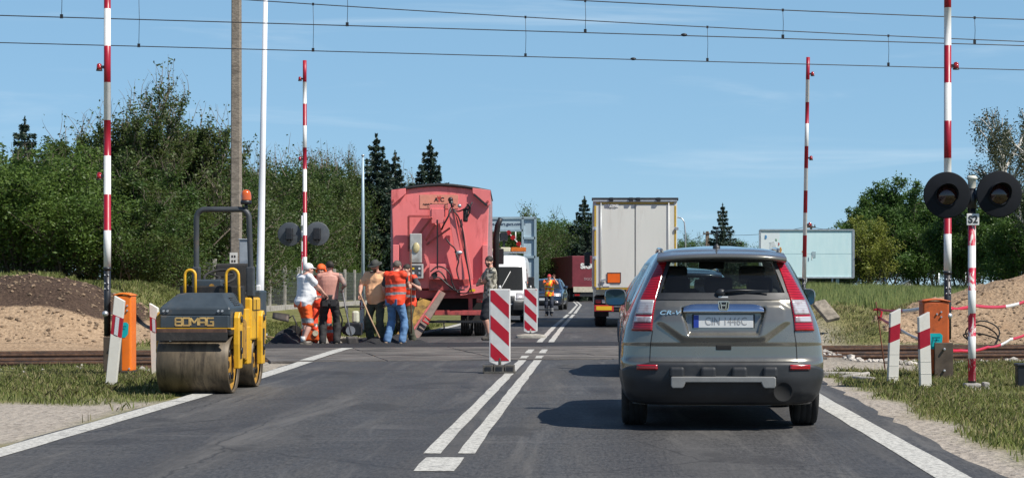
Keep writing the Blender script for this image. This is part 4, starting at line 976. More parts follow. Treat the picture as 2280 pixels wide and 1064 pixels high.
blades('verge_grass', 'short grass on the right verge', (2.7, 9.5, 12, 33, grassy), 160000, .065, .0055, G_grass, 1)
blades('verge_grass', 'short grass on the left verge', (-10.5, -4.5, 20, 33, grassy), 120000, .06, .005, G_grass, 2)
blades('dry_grass', 'dry straw among the verge grass', (-10.5, 9.5, 16, 33, lambda x, y: grassy(x, y) * ((x < -4.6) | (x > 2.8))), 90000, .085, .005, G_dry, 3)
blades('bank_grass', 'rough grass over the left bank', (-15, -4.7, 40, 62, grassy), 170000, .10, .009, G_grass, 4)
blades('bank_grass', 'rough grass over the right bank', (2.7, 14, 41, 60, grassy), 70000, .075, .007, G_grass, 5)
blades('dry_grass', 'dry yellow grass over the banks', (-15, 14, 41, 60, lambda x, y: grassy(x, y) * ((x < -4.7) | (x > 3)) * (.45 + .9 * (x > 3))), 210000, .09, .007, G_dry, 6)
def wheat(x, y): return sstep(0, .6, y - 61 - .12 * (x - 5)) * (x > road_c(y)[2] + 2.6) * 1.0
blades('wheat_field', 'green field of young wheat on the right', (5, 30, 60, 112, wheat), 260000, .52, .014, G_wheat, 7, bend=.12)
# ------------------------------------------------------------------ cars
def curve(pts, sm=.012):
    z = np.linspace(pts[0][0], pts[-1][0], 500); v = np.interp(z, [p[0] for p in pts], [p[1] for p in pts])
    k = max(1, int(sm / (z[1] - z[0]))); ker = np.exp(-.5 * (np.arange(-3 * k, 3 * k + 1) / k) ** 2); ker /= ker.sum()
    v2 = np.convolve(np.pad(v, 3 * k, mode='edge'), ker, 'valid')
    return lambda q: float(np.interp(q, z, v2))
def sst(a, b, x): t = max(0., min(1., (x - a) / (b - a))); return t * t * (3 - 2 * t)
class Shell:
    """car body as stacked plan outlines. u: -1..1 rear face, 1..2 right side, 2..4 front face, 4..5 (= -2..-1) left side"""
    def __init__(s, W, YR, YF, RR=.42, RF=.5, n=3.2, nf=2.8, tap=None, disp=None, sm=.012):
        s.W, s.YR, s.YF = curve(W, sm), curve(YR, sm), curve(YF, sm); s.RR, s.RF, s.n, s.nf = RR, RF, n, nf
        s.tap = curve(tap, .05) if tap else (lambda z: 0.); s.disp = disp or (lambda x, z: 0.); s.z0, s.z1 = W[0][0], W[-1][0]
    def pt(s, u, z):
        if u < -1 and u >= -2: p = s.pt(-u, z); return Vector((-p.x, p.y, p.z))
        if u > 4: return s.pt(u - 6, z)
        w, yr, yf = s.W(z), s.YR(z), s.YF(z); L = yf - yr; RR, RF = min(s.RR, L * .45), min(s.RF, L * .45)
        if u <= 1:
            a = min(1, abs(u)); x = w * u
            return Vector((x, yr + RR * (1 - (1 - a ** s.n) ** (1 / s.n)) + s.disp(x, z), z))
        if u <= 2:
            q = u - 1; y = (yr + RR) + (L - RR - RF) * q
            return Vector((w + s.tap(z) * sst(0, .35, q) * sst(0, .22, 1 - q), y, z))
        t = 3 - u; a = min(1, abs(t))
        return Vector((w * t, yf - RF * (1 - (1 - a ** s.nf) ** (1 / s.nf)), z))
    def nrm(s, u, z):
        e = 2e-3
        du = s.pt(u + e, z) - s.pt(u - e, z); dz = s.pt(u, min(s.z1, z + e)) - s.pt(u, max(s.z0, z - e)); n = du.cross(dz)
        if n.length < 1e-9: return Vector((0, 0, 1))
        n.normalize(); c = s.pt(u, z)
        o = Vector((c.x, c.y - (s.YR(z) + s.YF(z)) / 2, 0))
        return n if n.dot(o) > -1e-6 else -n
    def shell(s, cut, nz=110, nr=150, ns=44, nf=50):
        us = [math.sin(math.pi / 2 * (-1 + 2 * i / nr)) * .6 + (-1 + 2 * i / nr) * .4 for i in range(nr)] + [1 + i / ns for i in range(ns)] + [3 - (math.sin(math.pi / 2 * (1 - 2 * i / nf)) * .6 + .4 * (1 - 2 * i / nf)) for i in range(nf)] + [4 + i / ns for i in range(ns)]
        zs = list(np.linspace(s.z0, s.z1, nz)); zs = [s.z0 + (s.z1 - s.z0) * (1 - (1 - i / (nz - 1)) ** 1.25) for i in range(nz)]
        rows = [[s.pt(u, z) for u in us] for z in zs]; mb = MB(); m = len(us)
        vs = [p for r in rows for p in r]; fs = []
        for i in range(nz - 1):
            for j in range(m):
                j2 = (j + 1) % m; u = us[j]; zc = (zs[i] + zs[i + 1]) / 2; un = us[j2] if j2 else 5
                c = (rows[i][j] + rows[i + 1][j2]) / 2
                if not cut((u + un) / 2, zc, c): fs.append((i * m + j, i * m + j2, (i + 1) * m + j2, (i + 1) * m + j))
        fs.append(tuple((nz - 1) * m + j for j in range(m)))
        return mb.add(vs, fs, 0, True)
    def patch(s, u0, u1, z0, z1, off, nu=24, nz=16, mb=None, m=0, zmode=False):
        """panel lying on the body between u0(z)..u1(z) (or z0(u)..z1(u) when zmode), lifted by off"""
        mb = mb or MB(); rows = []
        for i in range(nz + 1):
            row = []
            for j in range(nu + 1):
                if zmode:
                    u = u0 + (u1 - u0) * j / nu; z = z0(u) + (z1(u) - z0(u)) * i / nz
                else:
                    z = z0 + (z1 - z0) * i / nz; a = u0(z) if callable(u0) else u0; b = u1(z) if callable(u1) else u1; u = a + (b - a) * j / nu
                row.append(s.pt(u, z) + s.nrm(u, z) * off)
            rows.append(row)
        return mb.grid(rows, m, True)
def paint(name, col, metal=.35, rough=.28, dirt=(.16, .15, .13), amt=.25):
    return mat(name, col, rough, metal, .04, 3, coat=1.0, dirt=dirt, dirt_amt=amt, dscale=2.2)
M_crv = paint('metallic_sand_paint', (.212, .202, .172), .6, .24, amt=.08)
M_dark = paint('dark_blue_paint', (.012, .024, .052), .3, .25, amt=.1)
M_darkg = paint('black_blue_paint', (.02, .026, .04), .3, .25, amt=.12)
M_chrome = mat('chrome', (.75, .77, .80), .10, 1, var=.03)
M_clad = mat('black_cladding', (.022, .024, .027), .5, var=.15, scale=6, dirt=(.07, .068, .06), dirt_amt=.3, dscale=3)
M_tail, nt_, b_ = new_mat('tail_light_red')
v_ = coords(nt_, scale=(1, 1, 1)); wv_ = nt_.nodes.new('ShaderNodeTexWave'); wv_.inputs['Scale'].default_value = 14; wv_.bands_direction = 'Z'; wv_.inputs['Distortion'].default_value = 1.2; nt_.links.new(v_, wv_.inputs['Vector'])
nn_ = noise_tex(nt_, v_, 7, 4)
c_ = mixc(nt_, ramp(nt_, wv_.outputs['Fac'], .2, .9), (.20, .002, .006), (.40, .006, .016)); c_ = mixc(nt_, ramp(nt_, nn_, .55, .70, 0, .6), c_, (.50, .02, .035))
nt_.links.new(c_, b_.inputs['Base Color']); b_.inputs['Roughness'].default_value = .16; b_.inputs['Coat Weight'].default_value = .7
M_clear, nt_, b_ = new_mat('clear_lamp'); v_ = coords(nt_); wv_ = nt_.nodes.new('ShaderNodeTexWave'); wv_.inputs['Scale'].default_value = 22; wv_.bands_direction = 'Z'; nt_.links.new(v_, wv_.inputs['Vector'])
c_ = mixc(nt_, wv_.outputs['Fac'], (.42, .40, .40), (.66, .65, .66)); c_ = mixc(nt_, ramp(nt_, noise_tex(nt_, v_, 10, 3), .5, .7), c_, (.35, .26, .26)); nt_.links.new(c_, b_.inputs['Base Color']); b_.inputs['Roughness'].default_value = .15; b_.inputs['Metallic'].default_value = .3; b_.inputs['Coat Weight'].default_value = .6
M_tyre = mat('tyre', (.020, .020, .020), .85, var=.3, scale=9, bmp=.2, dirt=(.07, .065, .06), dirt_amt=.3)
M_rim = mat('alloy_rim', (.32, .33, .34), .35, .8, var=.1)
M_glass = glass_mat('tinted_glass', (.74, .80, .77), .05)
M_glass_d = glass_mat('dark_windscreen', (.10, .12, .13), .25)
M_inter = mat('dark_interior', (.018, .018, .02), .8, var=.2)
M_silver = mat('silver_plastic', (.24, .24, .23), .42, .3, var=.08, dirt=(.2, .19, .17), dirt_amt=.3)
M_under = mat('underbody', (.012, .012, .012), .9, var=.3)
M_plate = mat('plate_white', (.66, .67, .66), .4, var=.05, dirt=(.4, .4, .38), dirt_amt=.2)
M_euro = mat('plate_blue', (.02, .05, .32), .4, var=.05)
M_ink = mat('plate_ink', (.33, .33, .33), .5, var=.05)
def wheel(parent, x, y, r, wd, side):
    """tyre with its rim; the outer face looks towards side (+1 right, -1 left)"""
    M_ = Matrix.Translation((x, y, r)) @ Matrix.Rotation(R(90) * side, 4, 'Y')
    t = MB(); h = wd / 2
    t.lathe([(r * .66, -h * .85), (r * .80, -h), (r * .95, -h * .92), (r * .995, -h * .72), (r, -h * .45), (r * .992, -h * .44), (r * .992, -h * .40), (r, -h * .39), (r, -.01), (r * .99, -.006), (r * .99, .006), (r, .01), (r, h * .39), (r * .992, h * .40), (r * .992, h * .44), (r, h * .45), (r * .995, h * .72), (r * .95, h * .92), (r * .80, h), (r * .66, h * .85), (r * .64, 0), (r * .66, -h * .85)], M_, 40)
    to = t.build('tyre', M_tyre, parent)
    q = MB(); q.lathe([(.0, h * .5), (r * .13, h * .55), (r * .18, h * .35)], M_, 20); q.lathe([(r * .56, h * .55), (r * .66, h * .78), (r * .68, h * .3), (r * .60, -h * .8), (r * .2, -h * .75), (0, -h * .75)], M_, 32)
    for k in range(5):
        a = 6.283 * k / 5
        q.bar(M_ @ Vector((r * .12 * math.cos(a), r * .12 * math.sin(a), h * .45)), M_ @ Vector((r * .62 * math.cos(a), r * .62 * math.sin(a), h * .58)), r * .14, r * .07)
    q.build('rim', M_rim, to); return to
def make_car(name, label, cat, loc, rz, pnt, style, sc=(1, 1, 1), plate=None, badge=None, front=False, reveal=True):
    t = thing(name, label, cat, loc, rz); t.scale = sc
    def disp(x, z):
        ax = abs(x)
        # raised tailgate panel, plate recess, lower crease
        hw = np.interp(z, [.76, .82, .95, 1.06, 1.13], [.34, .42, .60, .60, .50])
        e = min((hw - ax), (z - .775) * 1.4, (1.125 - z) * 1.6)
        d = -.026 * sst(-.01, .075, e)
        hr = np.interp(z, [.83, 1.05], [.305, .362]); e2 = min(hr - ax, z - .84, 1.075 - z)
        d += .048 * sst(-.012, .018, e2)
        d += .010 * sst(.762, .752, z) if z < .77 else 0
        return d
    S = Shell([(.22, .80), (.32, .865), (.45, .895), (.60, .905), (.75, .895), (.88, .868), (1.0, .83), (1.13, .775), (1.35, .675), (1.5, .60), (1.555, .565), (1.59, .50), (1.615, .37), (1.63, .2), (1.635, .08)],
              [(.22, .14), (.32, .05), (.45, .015), (.60, .02), (.63, .045), (.75, .05), (.95, .07), (1.13, .115), (1.16, .135), (1.35, .26), (1.5, .37), (1.555, .43), (1.59, .52), (1.615, .75), (1.63, 1.1), (1.635, 1.4)],
              [(.22, 4.32), (.32, 4.46), (.5, 4.5), (.7, 4.47), (.85, 4.38), (.95, 4.1), (1.02, 3.5), (1.06, 3.32), (1.15, 3.15), (1.35, 2.82), (1.5, 2.52), (1.555, 2.36), (1.59, 2.2), (1.615, 1.95), (1.63, 1.75), (1.635, 1.6)],
              tap=[(.2, .0), (.8, .0), (1.0, .05), (1.15, .085), (1.5, .06), (1.63, .0)], disp=disp)
    wy = (.90, 3.55); wr = .345
    def cut(u, z, c):
        if -1 < u < 1 and abs(u) < .755 and 1.19 < z < 1.49: return True
        if (1 < u < 2 or 4 < u < 5) and z < .80 and min((c.y - wy[0]) ** 2, (c.y - wy[1]) ** 2) + (z - wr) ** 2 < .415 ** 2: return True
        if (-1 < u < 1) and abs(u) > .93 and z < .6 and (c.y - wy[0]) ** 2 + (z - wr) ** 2 < .415 ** 2: return True
        if (1 < u < 2 or 4 < u < 5) and 1.13 < z < 1.47:
            y0 = .85 + (z - 1.13) * .35; y1 = 3.0 - (z - 1.13) * 1.62
            if y0 < c.y < y1 and not (1.70 < c.y < 1.80): return True
        if 2 < u < 4 and abs(u - 3) < .84 and 1.10 < z < 1.50: return True
        return False
    S.shell(cut).build('body', pnt, t)
    inn = MB(); inn.box((0, 2.2, .42), (1.35, 3.6, .28)); inn.box((0, .62, .38), (1.2, .5, .16)); inn.cyl((-.8, .90, .345), (.8, .90, .345), .05, .05, 10); inn.box((0, .5, .3), (.9, .3, .14)); inn.build('underbody', M_under, t, bev=.03)
    # windows
    g = S.patch(-.77, .77, 1.155, 1.505, -.012, 30, 12).build('rear_window', M_glass, t)
    fr = MB()
    S.patch(-.785, -.735, 1.15, 1.51, .003, 2, 12, fr); S.patch(.735, .785, 1.15, 1.51, .003, 2, 12, fr); S.patch(-.785, .785, 1.142, 1.20, .007, 40, 10, fr); S.patch(-.785, .785, 1.475, 1.515, .005, 30, 6, fr)
    fr.build('black_border', M_clad, g)
    S.patch(3 - .86, 3 + .86, 1.085, 1.515, .004, 20, 10).build('windscreen', M_glass if not front else M_glass_d, t)
    for sg in (1, -1):
        def sidepatch(ya, yb, ka, kb):
            mb = MB(); rows = []
            for i in range(9):
                z = 1.12 + .36 * i / 8; row = []
                for j in range(13):
                    y = (ya + (z - 1.12) * ka) * (1 - j / 12) + (yb + (z - 1.12) * kb) * j / 12
                    yr, yf = S.YR(z), S.YF(z); L = yf - yr; a, b = min(S.RR, L * .45), min(S.RF, L * .45)
                    u = 1 + (y - yr - a) / (L - a - b); p = S.pt(min(1.999, max(1.001, u)), z); row.append(Vector((sg * (p.x + .003), p.y, p.z)))
                rows.append(row)
            return mb.grid(rows)
        sidepatch(.83, 1.72, .35, 0).build('side_window', M_glass_d if front else M_glass, t); sidepatch(1.78, 3.02, 0, -1.62).build('side_window', M_glass_d if front else M_glass, t)
        # wheel arch trims and wheels
        for y in wy:
            mb = MB(); rows = []
            for i in range(25):
                a = R(-8) + R(196) * i / 24; row = []
                for rr, o_ in ((.375, -.05), (.395, .012), (.44, .012), (.452, .0)):
                    yy = y + rr * math.cos(a); z = max(.23, wr + rr * math.sin(a))
                    row.append(Vector((sg * (S.W(z) + o_), yy, z)))
                rows.append(row)
            mb.grid(rows).build('wheel_arch', M_clad, t)
            wheel(t, sg * .775, y, wr, .235, sg)
        # door mirror
        mb = MB(); rows = [[(sg * .955 + sc_ * .108 * math.copysign(abs(math.cos(6.283 * j / 24)) ** .55, math.cos(6.283 * j / 24)), y_, 1.15 + sc_ * .088 * math.copysign(abs(math.sin(6.283 * j / 24)) ** .55, math.sin(6.283 * j / 24))) for j in range(24)] for sc_, y_ in ((.9, 2.672), (1, 2.69), (.97, 2.75), (.8, 2.80), (.4, 2.83), (.02, 2.835))]; mb.grid(rows, wrap=True); mb.bar((sg * .82, 2.78, 1.09), (sg * .9, 2.76, 1.12), .05, .04)
        mo = mb.build('door_mirror', pnt, t, bev=0)
        n = 24; mb = MB(); rows = []
        for q in (0, .5, 1): rows.append([(sg * .955 + q * .096 * math.copysign(abs(math.cos(6.283 * j / n)) ** .55, math.cos(6.283 * j / n)), 2.668 + .004 * (1 - q), 1.15 + q * .077 * math.copysign(abs(math.sin(6.283 * j / n)) ** .55, math.sin(6.283 * j / n))) for j in range(n)])
        mb.grid(rows, wrap=True); mb.build('mirror_glass', mat('mirror', (.05, .10, .14), .05, .9, var=.02), mo)
    # cabin
    def seat(x, y, z0, z1, wd, nm='seat_back'):
        mb = MB(); mb.box((x, y, (z0 + z1) / 2), (wd, .16, z1 - z0)); return mb.build(nm, M_inter, t, bev=.05, segs=3)
    seat(0, .98, .55, 1.17, 1.25, 'rear_bench')
    for x, hw in ((-.38, .12), (0, .13), (.38, .12)):
        mb = MB(); mb.box((x, 1.0, 1.27), (hw * 2, .10, .15)); mb.build('headrest', M_inter, t, bev=.035, segs=3)
    for x in (-.38, .38):
        so = seat(x, 2.0, .5, 1.24, .5, 'front_seat'); mb = MB(); mb.box((x, 2.02, 1.37), (.26, .1, .18)); mb.build('headrest', M_inter, so, bev=.04, segs=3)
    mb = MB(); mb.box((0, 2.95, 1.0), (1.45, .5, .18)); mb.build('dashboard', M_inter, t, bev=.05)
    mb = MB(); mb.box((0, 2.35, 1.47), (.25, .03, .07)); mb.build('rear_view_mirror', M_inter, t, bev=.012)
    mb = MB(); mb.tube([(-.38 + .18 * math.cos(a), 2.62 + .05 * math.sin(a), 1.12 + .17 * math.sin(a)) for a in np.arange(0, 6.3, .4)], .014, 6, closed=True); mb.build('steering_wheel', M_inter, t)
    # tail lights
    ui = lambda z: float(np.interp(z, [.865, 1.15, 1.5], [.715, .765, .80])); uo = lambda z: float(np.interp(z, [.865, 1.15, 1.5], [.915, .945, .895]))
    for sg in (1, -1):
        lo = None
        for z0, z1, mt, nm in ((.868, 1.505, M_tail, 'tail_light'), (.945, .992, M_clear, 'indicator_lens'), (1.012, 1.135, M_clear, 'reversing_lens')):
            a, b = (ui, uo) if nm == 'tail_light' else ((lambda z: ui(z) + .012), (lambda z: uo(z) - .012))
            mb = S.patch((lambda z: sg * a(z)), (lambda z: sg * b(z)), z0, z1, .012 if nm == 'tail_light' else .0155, 10, 28 if nm == 'tail_light' else 6)
            o = mb.build(nm, mt, t if lo is None else lo, solid=.02 if lo is None else .004); lo = lo or o
        # seams of the tailgate
    mb = MB()
    for sg in (1, -1): S.patch(sg * .708, sg * .716, .60, .872, .0015, 1, 10, mb)
    S.patch(-.71, .71, .598, .607, .0015, 30, 1, mb)
    mb.build('tailgate_seam', M_under, t)
    # spoiler
    mb = MB(); rows = []
    for i in range(31):
        u = -1 + 2 * i / 30; x = .575 * u; e = abs(u) ** 4
        zb = 1.541 - .026 * abs(u) ** 2.2; y0 = .225 + .13 * e
        rows.append([(x * .98, .56, zb + .045), (x, y0 + .12, zb + .016), (x, y0 + .02, zb), (x, y0, zb - .012), (x, y0 + .008, zb - .034), (x * .99, y0 + .05, zb - .045), (x * .98, .46, zb - .05)])
    mb.grid(rows); mb.build('roof_spoiler', pnt, t)
    for sg in (1, -1):
        mb = MB(); mb.tube([(sg * .525, .62, 1.56), (sg * .53, .76, 1.592), (sg * .545, 1.4, 1.612), (sg * .545, 2.1, 1.60), (sg * .54, 2.3, 1.56)], [.014, .016, .016, .016, .014], 8); mb.build('roof_rail', pnt, t)
    mb = MB(); mb.lathe([(.035, 0), (.032, .018), (.014, .03), (.010, .04)], Matrix.Translation((-.03, .72, 1.606)), 14); mb.tube([(-.03, .72, 1.63), (-.03, .64, 1.79)], [.006, .0035], 6); mb.build('aerial', M_black, t)
    # bumper, cladding, skid plate
    zt_ = lambda u: float(np.interp(abs(u), [0, .70, .92, 1.0, 1.03], [.597, .597, .56, .515, .50]))
    bo = S.patch(-1.0, 1.0, lambda u: .232 + .12 * (abs(u) > .8) * (abs(u) - .8), zt_, .014, 60, 12, zmode=True).build('rear_bumper', M_clad, t, solid=.02)
    for x0, x1 in ((-.475, -.343), (-.205, -.068), (.065, .202), (.338, .468)):
        mb = MB(); mb.box(((x0 + x1) / 2, .005 + .02 * (abs(x0 + x1) > .6), .512), (x1 - x0, .08, .098)); mb.build('bumper_block', M_clad, bo, bev=.025, segs=3)
    mb = MB(); poly = [(-.462, .475), (-.445, .478), (.43, .478), (.448, .470), (.448, .398), (.435, .378), (.35, .378), (.335, .392), (.32, .428), (-.335, .428), (-.35, .392), (-.365, .378), (-.45, .378), (-.462, .398)]
    rows = [[(x, S.pt(x / .89, .45).y - .05 - .02 * (k == 1), z) for x, z in poly] for k in (1, 0)]
    mb.prism(poly, -.052, .02); mb.build('skid_plate', M_silver, bo, bev=.008)
    for sg in (1, -1):
        S.patch(sg * .635, sg * .83, .532, .578, .024, 8, 3).build('rear_reflector', M_tail, bo, solid=.008)
    ex = MB(); Mx = Matrix.Translation((.515, .06, .338)) @ Matrix.Rotation(R(90), 4, 'X')
    ex.lathe([(.028, -.3), (.028, .015), (.033, .015), (.033, -.3)], Mx, 20); ex.build('exhaust_pipe', M_galv, t)
    ar = MB(); ar.lathe([(0, -.004), (.07, -.004), (.078, .006), (.084, .006)], Matrix.Translation((.515, .012, .345)) @ Matrix.Rotation(R(90), 4, 'X'), 28); ar.build('exhaust_recess', M_under, bo)
    mb = MB(); mb.cyl((.2, .5, .32), (.62, .5, .32), .10, .10, 14); mb.build('silencer', M_under, t)
    # chrome bar, emblem, plate, latch, wiper
    yb = S.pt(0, 1.075).y - .026
    mb = MB(); rows = []
    for i in range(25):
        u = -1 + 2 * i / 24; e = abs(u) ** 10; x = .352 * u
        zb0 = 1.035; ztp = 1.108 - .035 * e
        rows.append([(x, yb + .05, ztp - .002), (x * .985, yb + .008, ztp), (x, yb - .012, zb0 + .012), (x, yb - .012, zb0), (x, yb + .05, zb0 - .004)])
    mb.grid(rows); mb.build('chrome_bar', M_chrome, t)
    em = MB(); ye = yb - .018
    fr_ = [(-.046, 1.128), (.046, 1.128), (.040, 1.070), (.028, 1.058), (-.028, 1.058), (-.040, 1.070)]
    em.prism(fr_, ye - .004, ye + .03); eo = em.build('emblem', M_clad, t, bev=.006)
    em = MB()
    for k in range(6): em.bar((fr_[k][0], ye - .004, fr_[k][1]), (fr_[(k + 1) % 6][0], ye - .004, fr_[(k + 1) % 6][1]), .008, .008)
    for sg in (-1, 1): em.bar((sg * .026, ye - .004, 1.122), (sg * .017, ye - .004, 1.064), .008, .009, up=(0, 1, 0))
    em.bar((-.02, ye - .004, 1.095), (.02, ye - .004, 1.095), .009, .009, up=(0, 1, 0)); em.build('emblem_outline', M_chrome, eo)
    for k_, (ch_, dx_) in enumerate(zip(badge or '', (-.060, -.005, .034, .070))): text('badge_letter', ch_, .052, M_chrome, t, (-.475 + dx_, S.pt((-.475 + dx_) / .83, 1.03).y - .006, 1.030), (R(88), 0, R(-3)), .004, sx=1.45, shear=.25, bold=.001)
    yp = S.pt(0, .955).y - .006
    mb = MB(); mb.box((0, yp, .955), (.52, .008, .114)); po = mb.build('number_plate', M_plate, t, bev=.004); mb = MB(); mb.box((-.238, yp - .005, .955), (.044, .003, .108)); mb.build('euro_band', M_euro, po)
    mb = MB(); mb.box((0, yp + .006, .952), (.55, .008, .135)); mb.build('plate_holder', M_clad, t, bev=.004)
    if plate: text('lettering', plate, .098, M_ink, po, (.022, yp - .005, .953), ext=.001, sx=.80)
    mb = MB(); mb.box((0, S.pt(0, .727).y - .0, .727), (.135, .012, .043)); mb.build('tailgate_latch', M_under, t, bev=.008)
    wz = 1.225; wyy = lambda x, z: S.pt(x / S.W(z), z).y - .03
    mb = MB(); mb.ball((-.02, wyy(0, 1.2) + .01, 1.205), (.045, .03, .035), 12); mb.tube([(-.02, wyy(0, 1.21) - .01, 1.21), (.12, wyy(.12, wz) - .015, 1.226), (.40, wyy(.40, wz), 1.222)], [.014, .011, .005], 6)
    mb.box((.21, wyy(.21, 1.215) + .006, 1.214), (.38, .012, .014)); mb.build('rear_wiper', M_black, t)
    mb = MB(); mb.box((0, S.pt(0, 1.17).y - .012, 1.168), (.085, .004, .012)); mb.build('dealer_sticker', M_plate, g)
    if front:
        for sg in (1, -1):
            S.patch(3 - sg * .93, 3 - sg * .52, .70, .86, .012, 10, 6).build('headlight', M_clear, t, solid=.02)
            S.patch(3 - sg * .80, 3 - sg * .62, .36, .44, .012, 6, 4).build('fog_light', M_clear, t, solid=.02)
        gr = S.patch(3 - .48, 3 + .48, .66, .84, .010, 14, 6).build('grille', M_clad, t, solid=.02)
        S.patch(3 - .46, 3 + .46, .735, .765, .02, 14, 2).build('grille_bar', M_chrome, gr, solid=.02)
        S.patch(3 - .7, 3 + .7, .32, .50, .012, 16, 4).build('front_bumper_grille', M_clad, t, solid=.02)
        yq = S.pt(3, .58).y + .012; mb = MB(); mb.box((0, yq, .56), (.52, .01, .114)); mb.build('number_plate', M_plate, t)
        for sg in (1, -1):
            mb = MB(); mb.tube([(sg * .5, 3.28, 1.10), (sg * .1, 3.20, 1.13)], .012, 6); mb.build('wiper', M_black, t)
    return t
make_car('suv_car', 'sand grey metallic estate car seen from behind in the right lane, nearest to the camera', 'car', (1.18, 16.8, 0), R(-1.0), M_crv, 'suv', plate='CIN 1446C', badge='CR-V')
make_car('dark_car', 'dark car almost hidden in front of the sand grey car, behind the white trailer', 'car', (1.30, 26.5, 0), R(-.6), M_darkg, 'suv', (.97, 1, .93))
make_car('oncoming_car', 'dark blue oncoming car with headlights, stopped beyond the flagging worker', 'car', (-1.95, 103.4, 0), R(180 - 4), M_dark, 'suv', (1, 1, 1), front=True)
# ------------------------------------------------------------------ lorries, van, frame, billboard, fences
M_pink = mat('faded_red_truck_paint', (.80, .205, .20), .45, var=.07, scale=1.6, dirt=(.44, .075, .07), dirt_amt=.42, dscale=3.2, bmp=.05, bscale=5, stretch=(1, 1, .22))
M_pinkd = mat('dirty_red_steel', (.40, .07, .065), .6, var=.2, scale=4, dirt=(.09, .04, .035), dirt_amt=.5, dscale=5)
M_tarp = mat('black_tarpaulin', (.012, .012, .013), .6, var=.2, scale=5, bmp=.2, bscale=10)
M_ltgrey = mat('light_grey_steel', (.42, .42, .40), .5, .1, var=.12, dirt=(.2, .17, .14), dirt_amt=.4)
M_cable = mat('hose_black', (.015, .015, .016), .45, var=.1)
M_peach = mat('peach_panel', (.66, .27, .19), .55, var=.08, dirt=(.5, .15, .11), dirt_amt=.3)
M_yrust = mat('asphalt_stained_yellow', (.36, .21, .05), .8, var=.3, scale=8, bmp=.3, dirt=(.05, .035, .02), dirt_amt=.6, dscale=5)
M_amber = mat('amber_lens', (.62, .16, .02), .2, var=.15, scale=12, coat=.5)
M_yel_refl = mat('yellow_reflector', (.72, .46, .02), .35, var=.06)
M_red_refl = mat('red_reflector', (.48, .03, .03), .35, var=.08)
def at3(px, py, D, t): p = P(px, py, D); return Vector((p.x - t.location.x, p.y - t.location.y, p.z - t.location.z))
# ---- faded red asphalt container lorry
Dt = 47.8; xt = PX(979, Dt)
T = thing('asphalt_lorry', 'faded red asphalt container lorry with chute and hydraulic arm, standing in the left lane', 'truck', (xt, Dt, 0), R(2.3))
q = lambda px, py, dy=0: (PX(px, Dt) - xt, dy, PZ(py, Dt))
def qz(py): return PZ(py, Dt)
def qx(px): return PX(px, Dt) - xt
body = MB(); Lb = 6.2
sect = [(qx(879), qz(642)), (qx(1083), qz(642)), (qx(1089), qz(425)), (qx(1050), qz(418)), (qx(978), qz(414)), (qx(905), qz(418)), (qx(871), qz(424))]
body.prism(sect, 0, Lb, 'y'); bo = body.build('container', M_pink, T, bev=.02)
mb = MB() # side ribs
for k in range(7):
    for sx in (-1, 1): mb.box(((qx(1086) + .025) if sx > 0 else (qx(875) - .025), .12 + k * (Lb - .3) / 6, (qz(640) + qz(428)) / 2), (.06, .10, qz(428) - qz(640)))
mb.build('side_rib', mat('side_rib_grey', (.34, .27, .28), .55, var=.15), bo); bo.children[-1]['kind'] = 'stuff'
tp = MB(); rows = []
for i in range(9):
    a = -1 + 2 * i / 8; x = qx(980) + a * (qx(1093) - qx(868)) / 2; z = qz(425) + (qz(410) - qz(425)) * (1 - abs(a) ** 1.6)
    rows.append([(x, -.06, z - .05), (x, -.06, z + .015), (x, .1, z + .03), (x, Lb, z + .03)])
tp.grid(rows); tp.build('tarpaulin', M_tarp, T, solid=.02)
for pts in ([(872, 424), (904, 420), (904, 432), (876, 456), (872, 456)], [(1092, 424), (1052, 419), (1052, 430), (1086, 458), (1092, 456)]):
    mb = MB(); mb.prism([(qx(a), qz(b)) for a, b in pts], -.10, .0); g = mb.build('corner_gusset', M_pink, T, bev=.01)
    mb = MB(); mb.cyl((qx(pts[3][0]) , -.13, qz(pts[3][1]) + .1), (qx(pts[3][0]), -.08, qz(pts[3][1]) + .1), .03, .03, 10); mb.build('bolt', M_pinkd, g)
mb = MB(); mb.bar(q(1055, 433, -.12), q(1084, 458, -.12), .05, .05); mb.build('gas_strut', M_cable, T)
for a, b in ((876, 889), (1074, 1085)):
    mb = MB(); zt, zb = qz(545), qz(652); mb.prism([(qx(a), zb), (qx(b), zb), (qx(b), zt), (qx(a), zt)], -.16, 0); mb.build('corner_post', M_pink, T, bev=.01)
# name panel
mb = MB(); mb.box((qx(977.5), -.006, qz(449)), (qx(1020) - qx(935), .012, qz(433) - qz(464))); sp = mb.build('name_panel', M_peach, T)
M_sign = mat('sign_black', (.03, .022, .02), .5, var=.1); M_signr = mat('sign_red', (.45, .03, .03), .5, var=.1)
for ch, dx, m_ in (('A', -.075, M_sign), ('T', 0, M_signr), ('C', .075, M_sign)): text('letter', ch, .14, m_, sp, (qx(978) + dx, -.016, qz(445)), bold=.005)
mb = MB()
for a in (-.03, 0, .03): mb.prism([(qx(978) + a - .01, qz(439)), (qx(978) + a + .01, qz(439)), (qx(978) + a * 1.5, qz(435))], -.016, -.012)
mb.build('flame_mark', M_signr, sp)
text('lettering', 'Asphalt-Pflaster-Container-Transport', .062, M_sign, sp, (qx(978), -.015, qz(455)), bold=.0015, sx=.86)
text('lettering', 'Tel. 0171 / 62 88 410   Fax: 0711 / 96 44', .036, M_sign, sp, (qx(978), -.015, qz(461)), sx=1.0)
